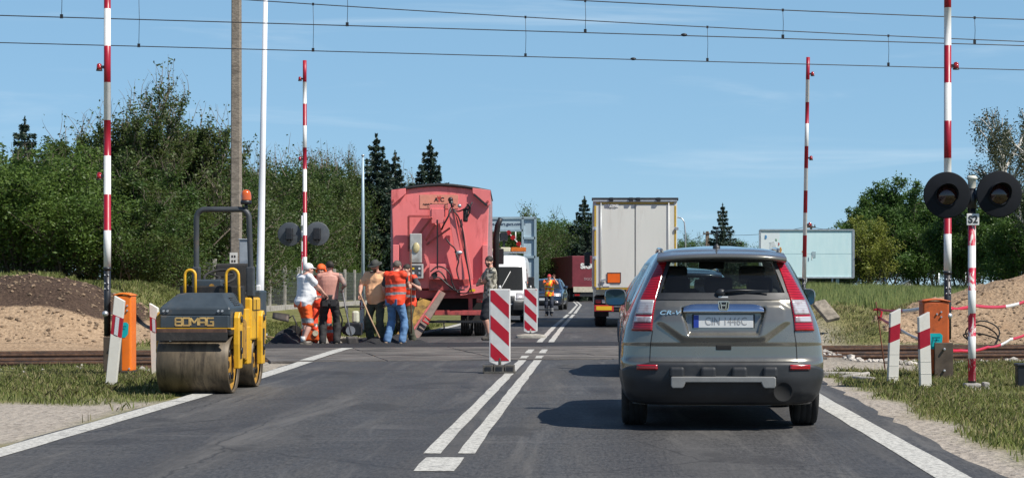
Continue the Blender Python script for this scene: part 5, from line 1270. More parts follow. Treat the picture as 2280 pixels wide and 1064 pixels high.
# rear face: hinge blocks and ram, plus dark bars modelling cast shadows
def beam(a, b, wd, dp, m, nm, par=T, y0=-.1, y1=None, bev=.006):
    y1 = y0 if y1 is None else y1
    mb = MB(); mb.bar(q(a[0], a[1], y0), q(b[0], b[1], y1), dp, wd, 0, up=(0, 1, 0)); return mb.build(nm, m, par, bev=bev)
beam((911, 482), (957, 482), .07, .05, M_pinkd, 'frame_shadow_bar', y0=-.25); beam((911, 482), (911, 560), .07, .05, M_pinkd, 'frame_shadow_bar', y0=-.25, y1=-.12)  # dark bars modelled where the U-frame's shadow falls on the rear face
beam((958, 470), (992, 470), .16, .30, M_pink, 'hinge_block', y0=-.22); beam((962, 482), (990, 482), .13, .36, M_pink, 'hinge_block', y0=-.26)
beam((975, 490), (975, 620), .035, .035, M_cable, 'hydraulic_ram', y0=-.32, y1=-.24)
for a, b in (((964, 485), (935, 520)), ((1004, 508), (950, 545)), ((972, 500), (949, 535))): beam(a, b, .05, .05, M_pinkd, 'shadow_strip', y0=-.42, y1=-.1)  # slanting cast shadows built as thin dark bars
# leaning arm with rams and hoses
beam((1003, 455), (1030, 622), .17, .14, M_pink, 'lifting_arm', y0=-.30, y1=-.24)
beam((1025, 488), (1050, 622), .085, .09, M_pink, 'lifting_arm', y0=-.34, y1=-.26)
beam((1014, 470), (1046, 615), .035, .035, M_pinkd, 'ram_rod', y0=-.40, y1=-.34)
mb = MB(); mb.cyl(q(1004, 447, -.34), q(1008, 463, -.34), .055, .05, 12); mb.ball(q(1004, 446, -.34), .065, 10); mb.build('motor', M_cable, T)
mb = MB()
mb.tube([q(1005, 462, -.36), q(1000, 482, -.42), q(990, 500, -.40), q(984, 512, -.3)], .022, 8); mb.build('hose', M_cable, T)
for pts in ([(1008, 465), (1020, 472), (1036, 466), (1046, 458), (1040, 480)], [(1010, 470), (1022, 485), (1032, 520), (1038, 570), (1046, 618), (1050, 650)], [(994, 532), (1004, 545), (1012, 552), (1018, 562)], [(1014, 560), (1022, 580), (1018, 600), (1022, 620)],
            [(960, 605), (975, 594), (992, 598), (1004, 612), (1008, 630), (1020, 650), (1040, 652), (1048, 640)], [(962, 612), (978, 604), (990, 615), (1000, 636), (1016, 646), (1036, 644)], [(966, 620), (980, 618), (996, 632), (1010, 642)], [(1040, 456), (1048, 462), (1044, 480), (1036, 492), (1040, 470)], [(1034, 482), (1046, 476), (1048, 460), (1052, 452)]):
    pv = [Vector(q(a, b, -.42 + .03 * math.sin(a))) for a, b in pts]; sm = []
    for i in range(len(pv) - 1):
        p0, p1, p2, p3 = pv[max(0, i - 1)], pv[i], pv[i + 1], pv[min(len(pv) - 1, i + 2)]
        for k in range(5):
            u = k / 5; sm.append(.5 * ((2 * p1) + (p2 - p0) * u + (2 * p0 - 5 * p1 + 4 * p2 - p3) * u * u + (3 * p1 - p0 - 3 * p2 + p3) * u ** 3))
    mb = MB(); mb.tube(sm + [pv[-1]], .018, 8); mb.build('hose', M_cable, T)
mb = MB(); mb.box(q(1037, 480, -.34), (.12, .12, .34)); mb.build('hose_reel', M_cable, T, bev=.03)
mb = MB(); mb.ball(q(1024, 460, -.40), .05, 10); mb.build('work_lamp', M_galv, T); mb = MB(); mb.ball(q(1023, 563, -.40), (.09, .05, .05), 10); mb.build('work_lamp', M_galv, T)
# grey lamp box, control box, red valve box
mb = MB(); mb.box(q(927, 553, -.16), (.29, .26, .72)); b1 = mb.build('lamp_box', M_ltgrey, T, bev=.02)
mb = MB(); mb.ball(q(928, 552, -.30), (.085, .04, .13), 14); mb.build('lamp', mat('dusty_lamp', (.50, .42, .22), .25, var=.3), b1)
mb = MB(); mb.box(q(929, 604, -.18), (.32, .3, .36)); b2 = mb.build('control_box', M_ltgrey, T, bev=.015)
mb = MB(); mb.box((q(929, 604)[0], -.335, qz(603)), (.24, .01, .26)); mb.build('control_panel', mat('control_panel_dark', (.06, .06, .065), .4), b2)
for k in range(4):
    mb = MB(); mb.box((q(922, 604)[0] + .05 * (k % 2) * 3, -.345, qz(598 + 10 * (k // 2))), (.05, .012, .05)); mb.build('switch', (M_yel_refl, M_white, M_white, M_galv)[k], b2)
mb = MB(); mb.box(q(976, 605, -.15), (.43, .24, .38)); vb = mb.build('valve_box', M_pink, T, bev=.015)
mb = MB(); mb.cyl(q(969, 612, -.34), q(969, 612, -.26), .07, .07, 14); mb.build('valve', M_cable, vb)
# chassis, tail beam, chute, bumper, lamps
mb = MB(); mb.box((qx(1000), .1, qz(634)), (1.0, .4, .30)); mb.build('tail_box', M_pinkd, T, bev=.02)
beam((1024, 648), (1078, 640), .17, .22, M_pink, 'tail_beam', y0=-.12)
beam((880, 655), (1084, 655), .12, .20, M_pinkd, 'cross_beam', y0=.1)
mb = MB(); mb.box(q(1052, 646, -.235), (.14, .008, .06)); mb.build('yellow_reflector', M_yel_refl, T)
mb = MB(); mb.box((qx(980), 4.3, .85), (.9, 7.0, .30)); mb.build('chassis', M_under, T)
mb = MB(); mb.box((qx(979), 3.2, .88), (2.1, 5.2, .56)); mb.build('underframe', M_under, T)
for x in (905, 1047):
    beam((x, 655), (x, 700), .10, .10, M_pinkd, 'bumper_bracket', y0=.12)
beam((945, 696), (1080, 696), .16, .12, M_pinkd, 'rear_bumper', y0=.05); beam((950, 716), (1082, 716), .06, .06, M_cable, 'lower_rail', y0=.0)
for x in (988, 1045):
    mb = MB(); mb.tube([q(x, 716, 0), q(x + 1, 730, 0), q(x - 3, 734, 0)], .02, 6); mb.build('hook', M_cable, T)
# chute: yellow stained trough side and red side with hydraulic pipe
mb = MB(); mb.bar(q(952, 668, -.25), q(902, 748, -.75), .04, .40, 0, up=(1, 0, .4)); mb.build('chute', M_yrust, T, bev=.01)
mb = MB(); mb.bar(q(984, 652, -.30), q(926, 752, -.85), .20, .24, 0, up=(0, 1, 0)); ch = mb.build('chute_side', mat('grey_chute_steel', (.16, .12, .10), .7, .2, var=.3, dirt=(.3, .06, .05), dirt_amt=.4), T, bev=.015)
mb = MB(); mb.bar(q(980, 648, -.45), q(918, 742, -.98), .05, .12, 0, up=(0, 1, 0)); mb.build('chute_flange', M_pinkd, ch, bev=.01)
mb = MB(); mb.tube([q(960, 712, -.9), q(950, 702, -.9), q(945, 712, -.95), q(958, 720, -.95)], .03, 8); mb.build('shackle', M_signr, ch)
for sx in (-1, 1):
    mb = MB(); x_ = qx(979) + sx * .98
    mb.prism([(0, 0)] and [(x_ - .28, qz(716)), (x_ + .28, qz(716)), (x_ + .28, qz(690)), (x_ - .28, qz(690))], .35, .38); mb.build('mud_flap', M_rubber, T)
    for yy in (1.1, 2.5): wheel(T, x_ - sx * .0, yy, .5, .30, sx); wheel(T, x_ - sx * .34, yy, .5, .28, sx)
    wheel(T, x_, 7.6, .5, .30, sx)
    mb = MB(); mb.box((x_ + sx * .1 * 0, .02, qz(668)), (.14, .06, .12)); mb.build('tail_light', M_tail, T, bev=.01)
mb = MB(); mb.box((qx(979), 7.6, 1.75), (2.3, 1.9, 2.3)); mb.box((qx(979), 7.6, .75), (2.1, 1.9, .4)); cab = mb.build('cab', M_pink, T, bev=.08)
mb = MB(); mb.tube([(qx(1098), 6.5, 1.0), (qx(1100), 6.5, 2.6), (qx(1104), 6.45, 2.95), (qx(1112), 6.4, 3.15)], [.09, .09, .08, .07], 14); mb.build('exhaust_stack', M_cable, T)
mb = MB(); mb.bar((qx(1088), 7.9, 2.35), (qx(1112), 7.8, 2.35), .04, .04); mb.box((qx(1110), 7.8, 2.1), (.2, .12, .45)); mb.build('door_mirror', M_cable, cab, bev=.02)

# ---- white box trailer
Dw_ = 58.0; xw = PX(1414, Dw_); W_ = thing('white_lorry', 'tall white box lorry trailer ahead in the right lane, with orange hazard plate', 'truck', (xw, Dw_, 0))
X_ = lambda px: PX(px, Dw_) - xw
Z_ = lambda py: PZ(py, Dw_)
M_trw = mat('trailer_white', (.66, .665, .61), .5, var=.03, scale=1.5, dirt=(.50, .485, .43), dirt_amt=.4, dscale=2.2, stretch=(1, 1, .18))
M_cont = mat('contour_tape', (.50, .33, .03), .45, var=.15, scale=20)
mb = MB(); mb.box((0, 6.8, (Z_(645) + Z_(447)) / 2), (X_(1508) - X_(1320), 13.5, Z_(447) - Z_(645))); tb = mb.build('trailer_box', mat('trailer_side', (.50, .51, .50), .5, var=.05, dirt=(.35, .35, .33), dirt_amt=.3), W_, bev=.03)
for a, b in ((1324, 1412.5), (1415.5, 1505)):
    mb = MB(); mb.box(((X_(a) + X_(b)) / 2, .03, (Z_(640) + Z_(456)) / 2), (X_(b) - X_(a), .06, Z_(456) - Z_(640))); do = mb.build('rear_door', M_trw, W_, bev=.008)
for x in (1338, 1489):
    mb = MB(); mb.cyl((X_(x), -.03, Z_(643)), (X_(x), -.03, Z_(452)), .013, .013, 10); mb.build('lock_rod', M_white if x > 1400 else M_galv, W_)
    mb = MB(); mb.bar((X_(x), -.04, Z_(625)), (X_(x + 12), -.05, Z_(622)), .03, .05); mb.build('door_handle', M_galv, W_)
for y0, y1 in ((458, 505), (512, 570), (578, 638)):
    for xx in (1325.5, 1503.5):
        mb = MB(); mb.box((X_(xx), -.004, (Z_(y0) + Z_(y1)) / 2), (.052, .006, Z_(y0) - Z_(y1))); mb.build('contour_tape', M_cont, W_)
for y in (452.5, 642.5):
    mb = MB(); mb.box((0, -.003, Z_(y)), (X_(1500) - X_(1328), .006, .045)); mb.build('contour_tape', M_cont, W_)
for y in (509, 574):
    for xx in (1323, 1507):
        mb = MB(); mb.box((X_(xx), -.03, Z_(y)), (.10, .06, .09)); mb.build('hinge', M_galv, W_, bev=.01)
mb = MB(); mb.box((0, .1, Z_(443.5)), (X_(1510) - X_(1320) + .04, .24, .09)); hb = mb.build('roof_header', mat('header_dark', (.05, .05, .052), .4, .4, var=.2), W_, bev=.015)
mb = MB(); mb.box((0, .0, Z_(447.3)), (X_(1508) - X_(1321), .10, .05)); mb.build('header_rail', M_galv, W_)
for x in (1361, 1405, 1421, 1466):
    mb = MB(); mb.box((X_(x), -.05, Z_(444)), (.13, .10, .11)); mb.build('header_buffer', M_black, hb, bev=.015)
mb = MB(); mb.box((X_(1367), -.012, Z_(618.5)), (.40, .012, .30)); pl = mb.build('hazard_plate', mat('orange_plate', (.78, .13, .006), .45, var=.04), W_)
mb = MB()
for dx, dz, sx_, sz_ in ((-.2, 0, .02, .32), (.2, 0, .02, .32), (0, .15, .4, .02), (0, -.15, .4, .02)): mb.box((X_(1367) + dx, -.021, Z_(618.5) + dz), (sx_, .006, sz_))
mb.build('plate_border', M_black, pl)
mb = MB(); mb.box((X_(1350), -.012, Z_(634)), (.2, .006, .09)); mb.build('paper_sticker', M_white, W_)
text('lettering', 'KRONE', .12, M_white, W_, (X_(1362), -.012, Z_(458.5)), bold=.006); text('lettering', 'Profi Liner', .06, mat('grey_ink', (.2, .2, .2), .5), W_, (X_(1363), -.012, Z_(462.5)))
for sx in (-1, 1):
    cx_ = sx * (X_(1508) - .29 - .05)
    mb = MB(); mb.box((sx * .93, .2, Z_(686)), (.58, .05, .19)); rp = mb.build('reflector_plate', M_red_refl, W_, bev=.005); mb = MB(); mb.box((sx * .93, .17, Z_(686)), (.47, .012, .12)); mb.build('plate_field', M_yel_refl, rp)
    mb = MB(); mb.box((sx * .92, .26, Z_(670)), (.62, .1, .16)); lb = mb.build('lamp_board', M_clad, W_, bev=.01)
    for k, m_ in enumerate((M_tail, M_clear, M_tail)):
        mb = MB(); mb.box((sx * .92 + (k - 1) * .19, .2, Z_(671)), (.15, .03, .11)); mb.build('lamp', m_, lb, bev=.01)
    for yy in (2.2, 3.5, 4.8): wheel(W_, sx * 1.02, yy, .48, .36, sx)
    mb = MB(); mb.box((sx * 1.0, 1.5, .62), (.45, .03, .62)); mb.build('mud_flap', M_rubber, W_)
mb = MB(); mb.box((0, .3, Z_(688)), (2.4, .12, .12)); mb.build('rear_bumper', M_clad, W_, bev=.01)
mb = MB(); mb.box((0, 5.5, .95), (1.1, 10.5, .30)); mb.box((0, 2.2, .5), (2.0, .12, .12)); mb.build('chassis', M_under, W_)
mb = MB(); mb.box((0, 14.9, 2.0), (2.45, 2.0, 3.0)); mb.build('cab', M_white, W_, bev=.1)
mb = MB(); mb.bar((-1.2, 15.3, 2.5), (-1.5, 15.2, 2.5), .05, .05); mb.box((-1.45, 15.2, 2.25), (.22, .14, .5)); mb.build('door_mirror', M_black, W_, bev=.03)
for sx in (-1, 1): wheel(W_, sx * 1.0, 15.3, .5, .32, sx)

# ---- maroon curtain trailer far ahead
Dm = 150.0; Mt = thing('maroon_trailer', 'maroon curtain sided trailer far ahead at the bend, partly behind the white lorry', 'truck', (PX(1309, Dm), Dm, 0), R(9))
M_mar = mat('maroon_curtain', (.17, .022, .034), .6, var=.15, scale=2, dirt=(.10, .015, .02), dirt_amt=.4)
mb = MB(); mb.box((0, 6.0, 2.3), (2.5, 12, 2.5)); mb.build('curtain_body', M_mar, Mt, bev=.05)
text('lettering', 'SIGO', .55, M_white, Mt, (.05, -.02, 2.75), bold=.03); text('lettering', 'SIGO', .28, mat('faint_white', (.4, .3, .3), .6), Mt, (.0, -.02, 1.75))
mb = MB(); mb.box((0, -.03, .95), (2.3, .06, .42)); mb.build('tail_board', mat('cream_board', (.50, .46, .36), .6, var=.15), Mt)
mb = MB(); mb.box((0, .1, .5), (2.3, .15, .2)); mb.box((0, 5, .75), (1, 10, .3)); mb.build('rear_bumper', M_clad, Mt)
for sx in (-1, 1):
    mb = MB(); mb.box((sx * .85, .0, .52), (.4, .05, .12)); mb.build('tail_light', M_tail, Mt)
    for yy in (2, 3.3): wheel(Mt, sx * 1.0, yy, .48, .35, sx)

# ---- white van
Dv = 66.0; V = thing('white_van', 'white high roofed van with amber light bar facing the camera, behind the asphalt lorry', 'van', (PX(1105, Dv), Dv, 0), R(0))
VS = Shell([(.22, .88), (.35, .97), (.6, 1.01), (1.0, 1.02), (1.3, 1.01), (1.9, .97), (2.1, .95), (2.25, .90), (2.32, .80), (2.36, .6), (2.375, .3), (2.38, .1)],
           [(.22, .16), (.35, .03), (.6, 0), (.88, .05), (.98, .22), (1.06, .52), (1.12, .68), (1.9, 1.22), (1.97, 1.26), (2.1, 1.38), (2.25, 1.62), (2.32, 1.9), (2.36, 2.3), (2.375, 2.7), (2.38, 3.0)],
           [(.22, 5.55), (.5, 5.6), (2.1, 5.5), (2.25, 5.4), (2.32, 5.2), (2.36, 4.9), (2.375, 4.4), (2.38, 4.0)], RR=.5, RF=.2, n=3.6, nf=6)
def vcut(u, z, c):
    if (1 < u < 2 or 4 < u < 5) and z < .85 and min((c.y - .95) ** 2, (c.y - 4.6) ** 2) + (z - .36) ** 2 < .43 ** 2: return True
    return -1 < u < 1 and abs(u) < .84 and 1.12 < z < 1.88
VS.shell(vcut, 80, 90, 40, 30).build('body', mat('van_white', (.78, .78, .77), .35, var=.03, coat=.5, dirt=(.5, .48, .45), dirt_amt=.12), V)
mb = MB(); mb.box((0, 3.0, 1.2), (1.8, .1, 1.9)); mb.box((0, 1.0, 1.0), (1.8, .5, .12)); mb.box((0, 2.8, .5), (1.7, 4.6, .3)); mb.build('cabin_inside', M_inter, V)
VS.patch(-.87, .87, 1.09, 1.91, .006, 20, 12).build('windscreen', M_glass_d, V)
mb = MB(); mb.tube([VS.pt(.1, 1.1) + Vector((0, -.03, 0)), VS.pt(.45, 1.75) + Vector((0, -.04, 0))], .012, 6); mb.build('cracked_strip', M_white, V)
VS.patch(-1, 1, .25, .62, .015, 30, 8).build('front_bumper', M_clad, V, solid=.03)
gr = VS.patch(-.62, .62, .66, .90, .012, 14, 6).build('grille', M_clad, V, solid=.02)
for sg in (1, -1):
    VS.patch(sg * .66, sg * .95, .78, .99, .014, 8, 6).build('headlight', M_clear, V, solid=.02)
    VS.patch(sg * .55, sg * .98, .40, .74, .04, 8, 6).build('bumper_corner', M_clad, V, solid=.04)
    mb = MB(); rows = []
    for i in range(7):
        z = 1.15 + .7 * i / 6; ya = 1.25 + (z - 1.15) * .55; rows.append([(sg * (VS.W(z) + .004), ya + (2.25 - ya) * j / 4, z) for j in range(5)])
    mb.grid(rows); mb.build('side_window', M_glass_d, V)
    mb = MB(); mb.box((sg * 1.16, 1.05, 1.35), (.22, .14, .42)); mb.bar((sg * 1.0, 1.15, 1.15), (sg * 1.14, 1.08, 1.2), .06, .06); mb.build('door_mirror', M_clad, V, bev=.05)
    for yy in (.95, 4.6): wheel(V, sg * .90, yy, .36, .23, sg)
mb = MB(); mb.box((-.02, 2.1, 2.42), (1.9, .32, .05), 0); lb = mb.build('beacon_bar', M_galv, V, bev=.01)
for a, b, m_ in ((-.95, -.45, M_amber), (-.42, .40, mat('cream_lens', (.72, .68, .50), .3, var=.05)), (.43, .95, M_amber)):
    mb = MB(); mb.box(((a + b) / 2, 2.1, 2.53), (b - a, .34, .15)); mb.build('beacon_lens', m_, lb, bev=.02)
# folded warning lamp mast on the van roof
fm_ = thing('lamp_mast', 'folded warning mast with red lamps on white arms above the white van', 'mast', (PX(1135, 69), 69, 2.37))
qq = lambda px, py: (PX(px, 69) - fm_.location.x, 0, PZ(py, 69) - 2.37)
for pts in ([(1128, 514), (1160, 548), (1155, 556)], [(1114, 535), (1105, 545), (1110, 556)], [(1112, 516), (1112, 536)], [(1148, 516), (1148, 536)]):
    mb = MB(); mb.tube([qq(a, b) for a, b in pts], .022, 6); mb.build('arm', M_white, fm_)
for a, b in ((1142, 529), (1155, 543), (1133, 518), (1107, 544)):
    mb = MB(); c_ = Vector(qq(a, b)); mb.cyl(c_ + Vector((0, -.06, 0)), c_ + Vector((0, .03, 0)), .085, .085, 18); mb.build('red_lamp', M_redlens, fm_)
mb = MB(); mb.box(qq(1122, 527), (.26, .2, .30)); mb.box(qq(1104, 521), (.2, .15, .1)); mb.build('control_case', M_black, fm_, bev=.02)
mb = MB(); mb.bar(qq(1122, 535), qq(1122, 556), .08, .08); mb.bar(qq(1100, 557), qq(1165, 557), .06, .05); mb.build('base_frame', M_black, fm_)

# ---- blue grey steel frame with web address banner
Dg_ = 76.0; G_ = thing('advertising_frame', 'tall blue grey steel frame with a web address panel standing behind the white van', 'frame', (PX(1145, Dg_), Dg_, 0))
M_bg = mat('bluegrey_steel', (.33, .43, .48), .5, .1, var=.08, scale=2, dirt=(.25, .33, .37), dirt_amt=.3)
M_bgp = mat('bluegrey_panel', (.40, .50, .55), .55, var=.06, scale=2)
gx = lambda px: PX(px, Dg_) - G_.location.x
gzz = lambda py: PZ(py, Dg_)
mb = MB(); mb.box(((gx(1045) + gx(1164)) / 2, 0, (gzz(487) + gzz(512)) / 2), (gx(1164) - gx(1045), .06, gzz(487) - gzz(512))); bp_ = mb.build('banner_panel', M_bgp, G_)
text('lettering', 'gabinet-lekarz.gacz.com.pl', .17, mat('navy_ink', (.03, .05, .10), .5), bp_, (gx(1122), -.035, gzz(499)), sx=.95, bold=.003)
for y0, y1 in ((488, 529), (531, 571), (573, 640), (642, 733)):
    mb = MB(); mb.box(((gx(1166) + gx(1190)) / 2, .03, (gzz(y0) + gzz(y1)) / 2), (gx(1190) - gx(1166), .05, gzz(y0) - gzz(y1))); mb.build('side_panel', M_bgp, G_)
for a, b in (((1045, 486), (1193, 485)), ((1164, 485), (1164, 560)), ((1192, 485), (1192, 735)), ((1045, 513), (1164, 513)), ((1165, 530), (1192, 530)), ((1165, 572), (1192, 572)), ((1197, 572), (1197, 735)), ((1045, 486), (1045, 735)), ((1165, 641), (1192, 641))):
    mb = MB(); mb.bar((gx(a[0]), -.02, gzz(a[1])), (gx(b[0]), -.02, gzz(b[1])), .09, .09); mb.build('frame_bar', M_bg, G_)
for x in (1045, 1192):
    mb = MB(); mb.box((gx(x), .3, .06), (.2, 1.6, .12)); mb.bar((gx(x), 1.0, .1), (gx(x), .02, 2.2), .07, .07); mb.build('foot', M_bg, G_)

# ---- billboard
Db_ = 104.0; B_ = thing('billboard', 'pale blue blank billboard with torn paper scraps, above the field on the right', 'billboard', (PX(1796, Db_), Db_, 0))
bx = lambda px: PX(px, Db_) - B_.location.x
bz = lambda py: PZ(py, Db_)
M_bb, nt, b = new_mat('pale_blue_sheet'); v = coords(nt)
n1 = noise_tex(nt, coords(nt, scale=(3, 1, .5)), 1.2, 5, .6); n2 = noise_tex(nt, v, 1.4, 5, .65, .5)
sx_ = nt.nodes.new('ShaderNodeSeparateXYZ'); nt.links.new(v, sx_.inputs[0])
c = mixc(nt, ramp(nt, n1, .3, .7), (.58, .80, .83), (.65, .85, .87))
ad = nt.nodes.new('ShaderNodeMath'); ad.operation = 'MULTIPLY_ADD'; nt.links.new(n2, ad.inputs[0]); ad.inputs[1].default_value = 1.3; nt.links.new(sx_.outputs[0], ad.inputs[2])
c = mixc(nt, ramp(nt, ad.outputs[0], -.85, -.80, .85, 0), c, (.74, .78, .78))
nt.links.new(c, b.inputs['Base Color']); b.inputs['Roughness'].default_value = .7
mb = MB(); mb.box(((bx(1692) + bx(1900)) / 2, .0, (bz(513) + bz(617)) / 2), (bx(1900) - bx(1692), .08, bz(513) - bz(617))); bo_ = mb.build('board', M_bb, B_)
for a, b_, c_, d_ in ((1692, 512, 1900, 512), (1692, 618, 1900, 618), (1692, 512, 1692, 618), (1900, 512, 1900, 618)):
    mb = MB(); mb.bar((bx(a), -.03, bz(b_)), (bx(c_), -.03, bz(d_)), .12, .08); mb.build('edge_trim', M_galv, bo_)
rng = np.random.default_rng(8)
for px, py, w_, h_, m_ in ((1793, 566, .30, .32, M_white), (1790, 560, .28, .10, M_amber), (1808, 572, .06, .36, M_white), (1800, 577, .05, .26, mat('dark_blue_scrap', (.08, .1, .2), .7)), (1812, 567, .26, .42, mat('grey_blue_scrap', (.32, .42, .46), .7)), (1705, 528, .14, .22, mat('blue_print_scrap', (.10, .28, .5), .7)), (1728, 534, .10, .14, mat('green_print_scrap', (.25, .40, .28), .7)), (1738, 556, .14, .28, mat('orange_print_scrap', (.6, .28, .06), .7)), (1734, 543, .08, .2, mat('red_print_scrap', (.5, .12, .10), .7)), (1720, 548, .4, .5, mat('pale_scrap', (.60, .64, .64), .8))):
    mb = MB(); n = 9; pol = [(bx(px) + w_ / 2 * rng.uniform(.6, 1.1) * math.copysign(abs(math.cos(6.283 * i / n)) ** .5, math.cos(6.283 * i / n)), bz(py) + h_ / 2 * rng.uniform(.6, 1.1) * math.copysign(abs(math.sin(6.283 * i / n)) ** .5, math.sin(6.283 * i / n))) for i in range(n)]
    mb.prism(pol, -.052 - .004 * rng.random(), -.041); mb.build('torn_scrap', m_, bo_)
for y in (565,):
    mb = MB(); mb.box((0, -.0425, bz(y)), (bx(1898) - bx(1694), .004, .012)); mb.build('sheet_seam', mat('seam_blue', (.24, .40, .44), .7), bo_)
for px in (1865, 1728):
    mb = MB(); mb.bar((bx(px), .1, 0), (bx(px), .1, bz(530)), .16, .16); mb.build('leg', M_bg, B_)

# ---- fences
def fence_left():
    t = thing('mesh_fence', 'grey mesh fence with concrete posts in front of the hedgerow on the left', 'fence', (0, 0, 0))
    n = 16; ds = 62 * (112 / 62) ** (np.arange(n) / (n - 1))
    ds = np.linspace(61, 112, n)
    M_mesh = mat('fence_wire', (.16, .17, .16), .6, .4, var=.2)
    prev = None
    for i, D in enumerate(ds):
        px = np.interp(D, [61, 112], [374, 846]); x = PX(374, 61) + (PX(846, 112) - PX(374, 61)) * (D - 61) / (112 - 61)
        z = .18 + .25 * (1 - sstep(60, 75, D)); h = 1.9
        mb = MB(); mb.box((x, D, z + h / 2 - .2), (.13, .15, h + .4)); mb.build('post', M_conc, t, bev=.01)
        if prev:
            (xp, yp, zp_) = prev
            mb = MB(); mb.bar((xp, yp, zp_ + .14), (x, D, z + .14), .06, .26); mb.build('base_board', M_conc, t)
            mb = MB(); a = Vector((xp, yp, zp_)); b = Vector((x, D, z))
            for zz in np.linspace(.32, 1.72, 9): mb.bar(a + Vector((0, 0, zz)), b + Vector((0, 0, zz)), .008, .008)
            for s in np.linspace(.03, .97, 34): c = a.lerp(b, s); mb.bar(c + Vector((0, 0, .3)), c + Vector((0, 0, 1.75)), .007, .007)
            w_o = mb.build('wire_panel', M_mesh, t)
        prev = (x, D, z)
fence_left()
def fence_right():
    t = thing('field_fence', 'low wire fence with pale posts along the back of the green field', 'fence', (0, 0, 0))
    xs_ = np.linspace(PX(1795, 116), PX(2330, 114), 10); prev = None; M_mesh = mat('fence_wire_far', (.2, .21, .2), .6, .3)
    for i, x in enumerate(xs_):
        D = 116 - 2 * i / 9; z = float(gz(x, D)); mb = MB(); mb.cyl((x, D, z - .1), (x, D, z + 1.45), .055, .05, 10); mb.build('post', M_galv, t)
        if prev is not None:
            mb = MB()
            for zz in np.linspace(.3, 1.4, 8): mb.bar(prev + Vector((0, 0, zz)), Vector((x, D, z + zz)), .012, .012)
            mb.build('wire_panel', M_mesh, t)
        prev = Vector((x, D, z))
fence_right()
# small pale greenhouse roof glimpsed behind the field fence
gh = thing('garden_shed', 'small pale shed roof glimpsed under the broad trees behind the field fence', 'shed', (PX(2027, 122), 122, .3))
mb = MB(); mb.prism([(-.7, 0), (.7, 0), (.7, .9), (0, 1.3), (-.7, .9)], 0, 2); mb.build('shed_wall', mat('shed_pale', (.5, .5, .48), .7), gh)
mb = MB(); mb.box((-.4, -.02, 1.12), (.9, .1, .05), rot=(0, R(-30), 0)); mb.box((.4, -.02, 1.12), (.9, .1, .05), rot=(0, R(30), 0)); mb.build('shed_roof', mat('shed_blue', (.25, .35, .45), .6), gh)
# ---- distant street lamp, timber poles and power lines on the right
sl = thing('street_lamp', 'thin curved street lamp beside the white lorry trailer', 'street lamp', (PX(1526, 170), 170, 0))
sxx = lambda px: PX(px, 170) - sl.location.x
mb = MB(); mb.tube([(0, 0, 0), (0, 0, PZ(520, 170)), (sxx(1524), 0, PZ(495, 170)), (sxx(1519), 0, PZ(487, 170)), (sxx(1511), 0, PZ(484, 170))], [.09, .07, .06, .05, .05], 8); mb.build('pole_shaft', M_galv, sl)
mb = MB(); mb.box((sxx(1508), 0, PZ(484, 170)), (.4, .2, .1)); mb.build('lamp_head', M_galv, sl, bev=.03)
def timber(label, px, D, ytop, a_frame=True):
    t = thing('timber_pole', label, 'utility pole', (PX(px, D), D, 0)); zt = PZ(ytop, D); s = 4 * D / F
    if a_frame:
        for k in (-1, 1): mb = MB(); mb.cyl((k * s * 1.6, 0, 0), (k * s * .3, 0, zt - .1), .15, .12, 8); mb.build('pole_leg', M_bark, t)
    else: mb = MB(); mb.cyl((0, 0, 0), (0, 0, zt), .14, .11, 8); mb.build('pole_shaft', M_bark, t)
    mb = MB(); mb.box((0, -.1, zt - .35), (s * 5, .12, .14)); mb.build('cross_arm', M_bark, t)
    for k in (-2, 0, 2): mb = MB(); mb.cyl((k * s, -.1, zt - .3), (k * s, -.1, zt - .08), .05, .04, 6); mb.build('insulator', M_black, t)
    return t
timber('twin legged timber power pole above the roof of the sand grey car', 1575, 210, 513)
timber('timber power pole rising behind the billboard', 1806, 190, 498, False)
for lab, a, b in (('thin power line from the trailer side to the twin legged timber pole', P(1500, 530, 240), P(1575, 518, 210)), ('thin power line between the two timber poles', P(1575, 520, 210), P(1806, 502, 190)), ('thin power line running from behind the billboard into the right trees', P(1806, 502, 190), P(1890, 490, 140))):
    mb = MB(); mb.tube([a.lerp(b, k / 10) - Vector((0, 0, .5 * 4 * k / 10 * (1 - k / 10))) for k in range(11)], .022, 5); tag(mb.build('power_line', M_wire), lab, 'power line')
# ------------------------------------------------------------------ tandem roller at the left road edge
Rx, Ry = (PX(350, 22.75) + PX(520, 22.75)) / 2, 22.78
RO = thing('road_roller', 'yellow and dark grey tandem road roller with roll bar, parked on the left edge line', 'road roller', (Rx, Ry, 0), R(-1.5)); RO.scale = (.945, .945, .965); RO.location.x += .03
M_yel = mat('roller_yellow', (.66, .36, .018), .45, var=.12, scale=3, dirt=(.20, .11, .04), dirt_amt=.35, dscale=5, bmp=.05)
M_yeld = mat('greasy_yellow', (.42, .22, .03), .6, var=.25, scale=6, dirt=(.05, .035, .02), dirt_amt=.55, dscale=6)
M_blue = mat('roller_dark_bluegrey', (.036, .050, .062), .5, var=.15, scale=3, dirt=(.13, .10, .075), dirt_amt=.35, dscale=4)
M_drum = mat('bare_steel_drum', (.125, .095, .060), .55, .25, var=.3, scale=3, stretch=(3, 1, .8), dirt=(.04, .03, .02), dirt_amt=.6, dscale=4)
M_grease = mat('oily_black', (.018, .016, .014), .55, var=.4, scale=6, dirt=(.09, .06, .03), dirt_amt=.3)
M_logo = mat('worn_yellow_letters', (.50, .34, .12), .6, var=.25, scale=12, dirt=(.25, .18, .08), dirt_amt=.3, dscale=14)
M_rops = mat('roll_bar_paint', (.045, .05, .055), .5, var=.2, dirt=(.12, .08, .05), dirt_amt=.35)
rw = .448; r_ = .355
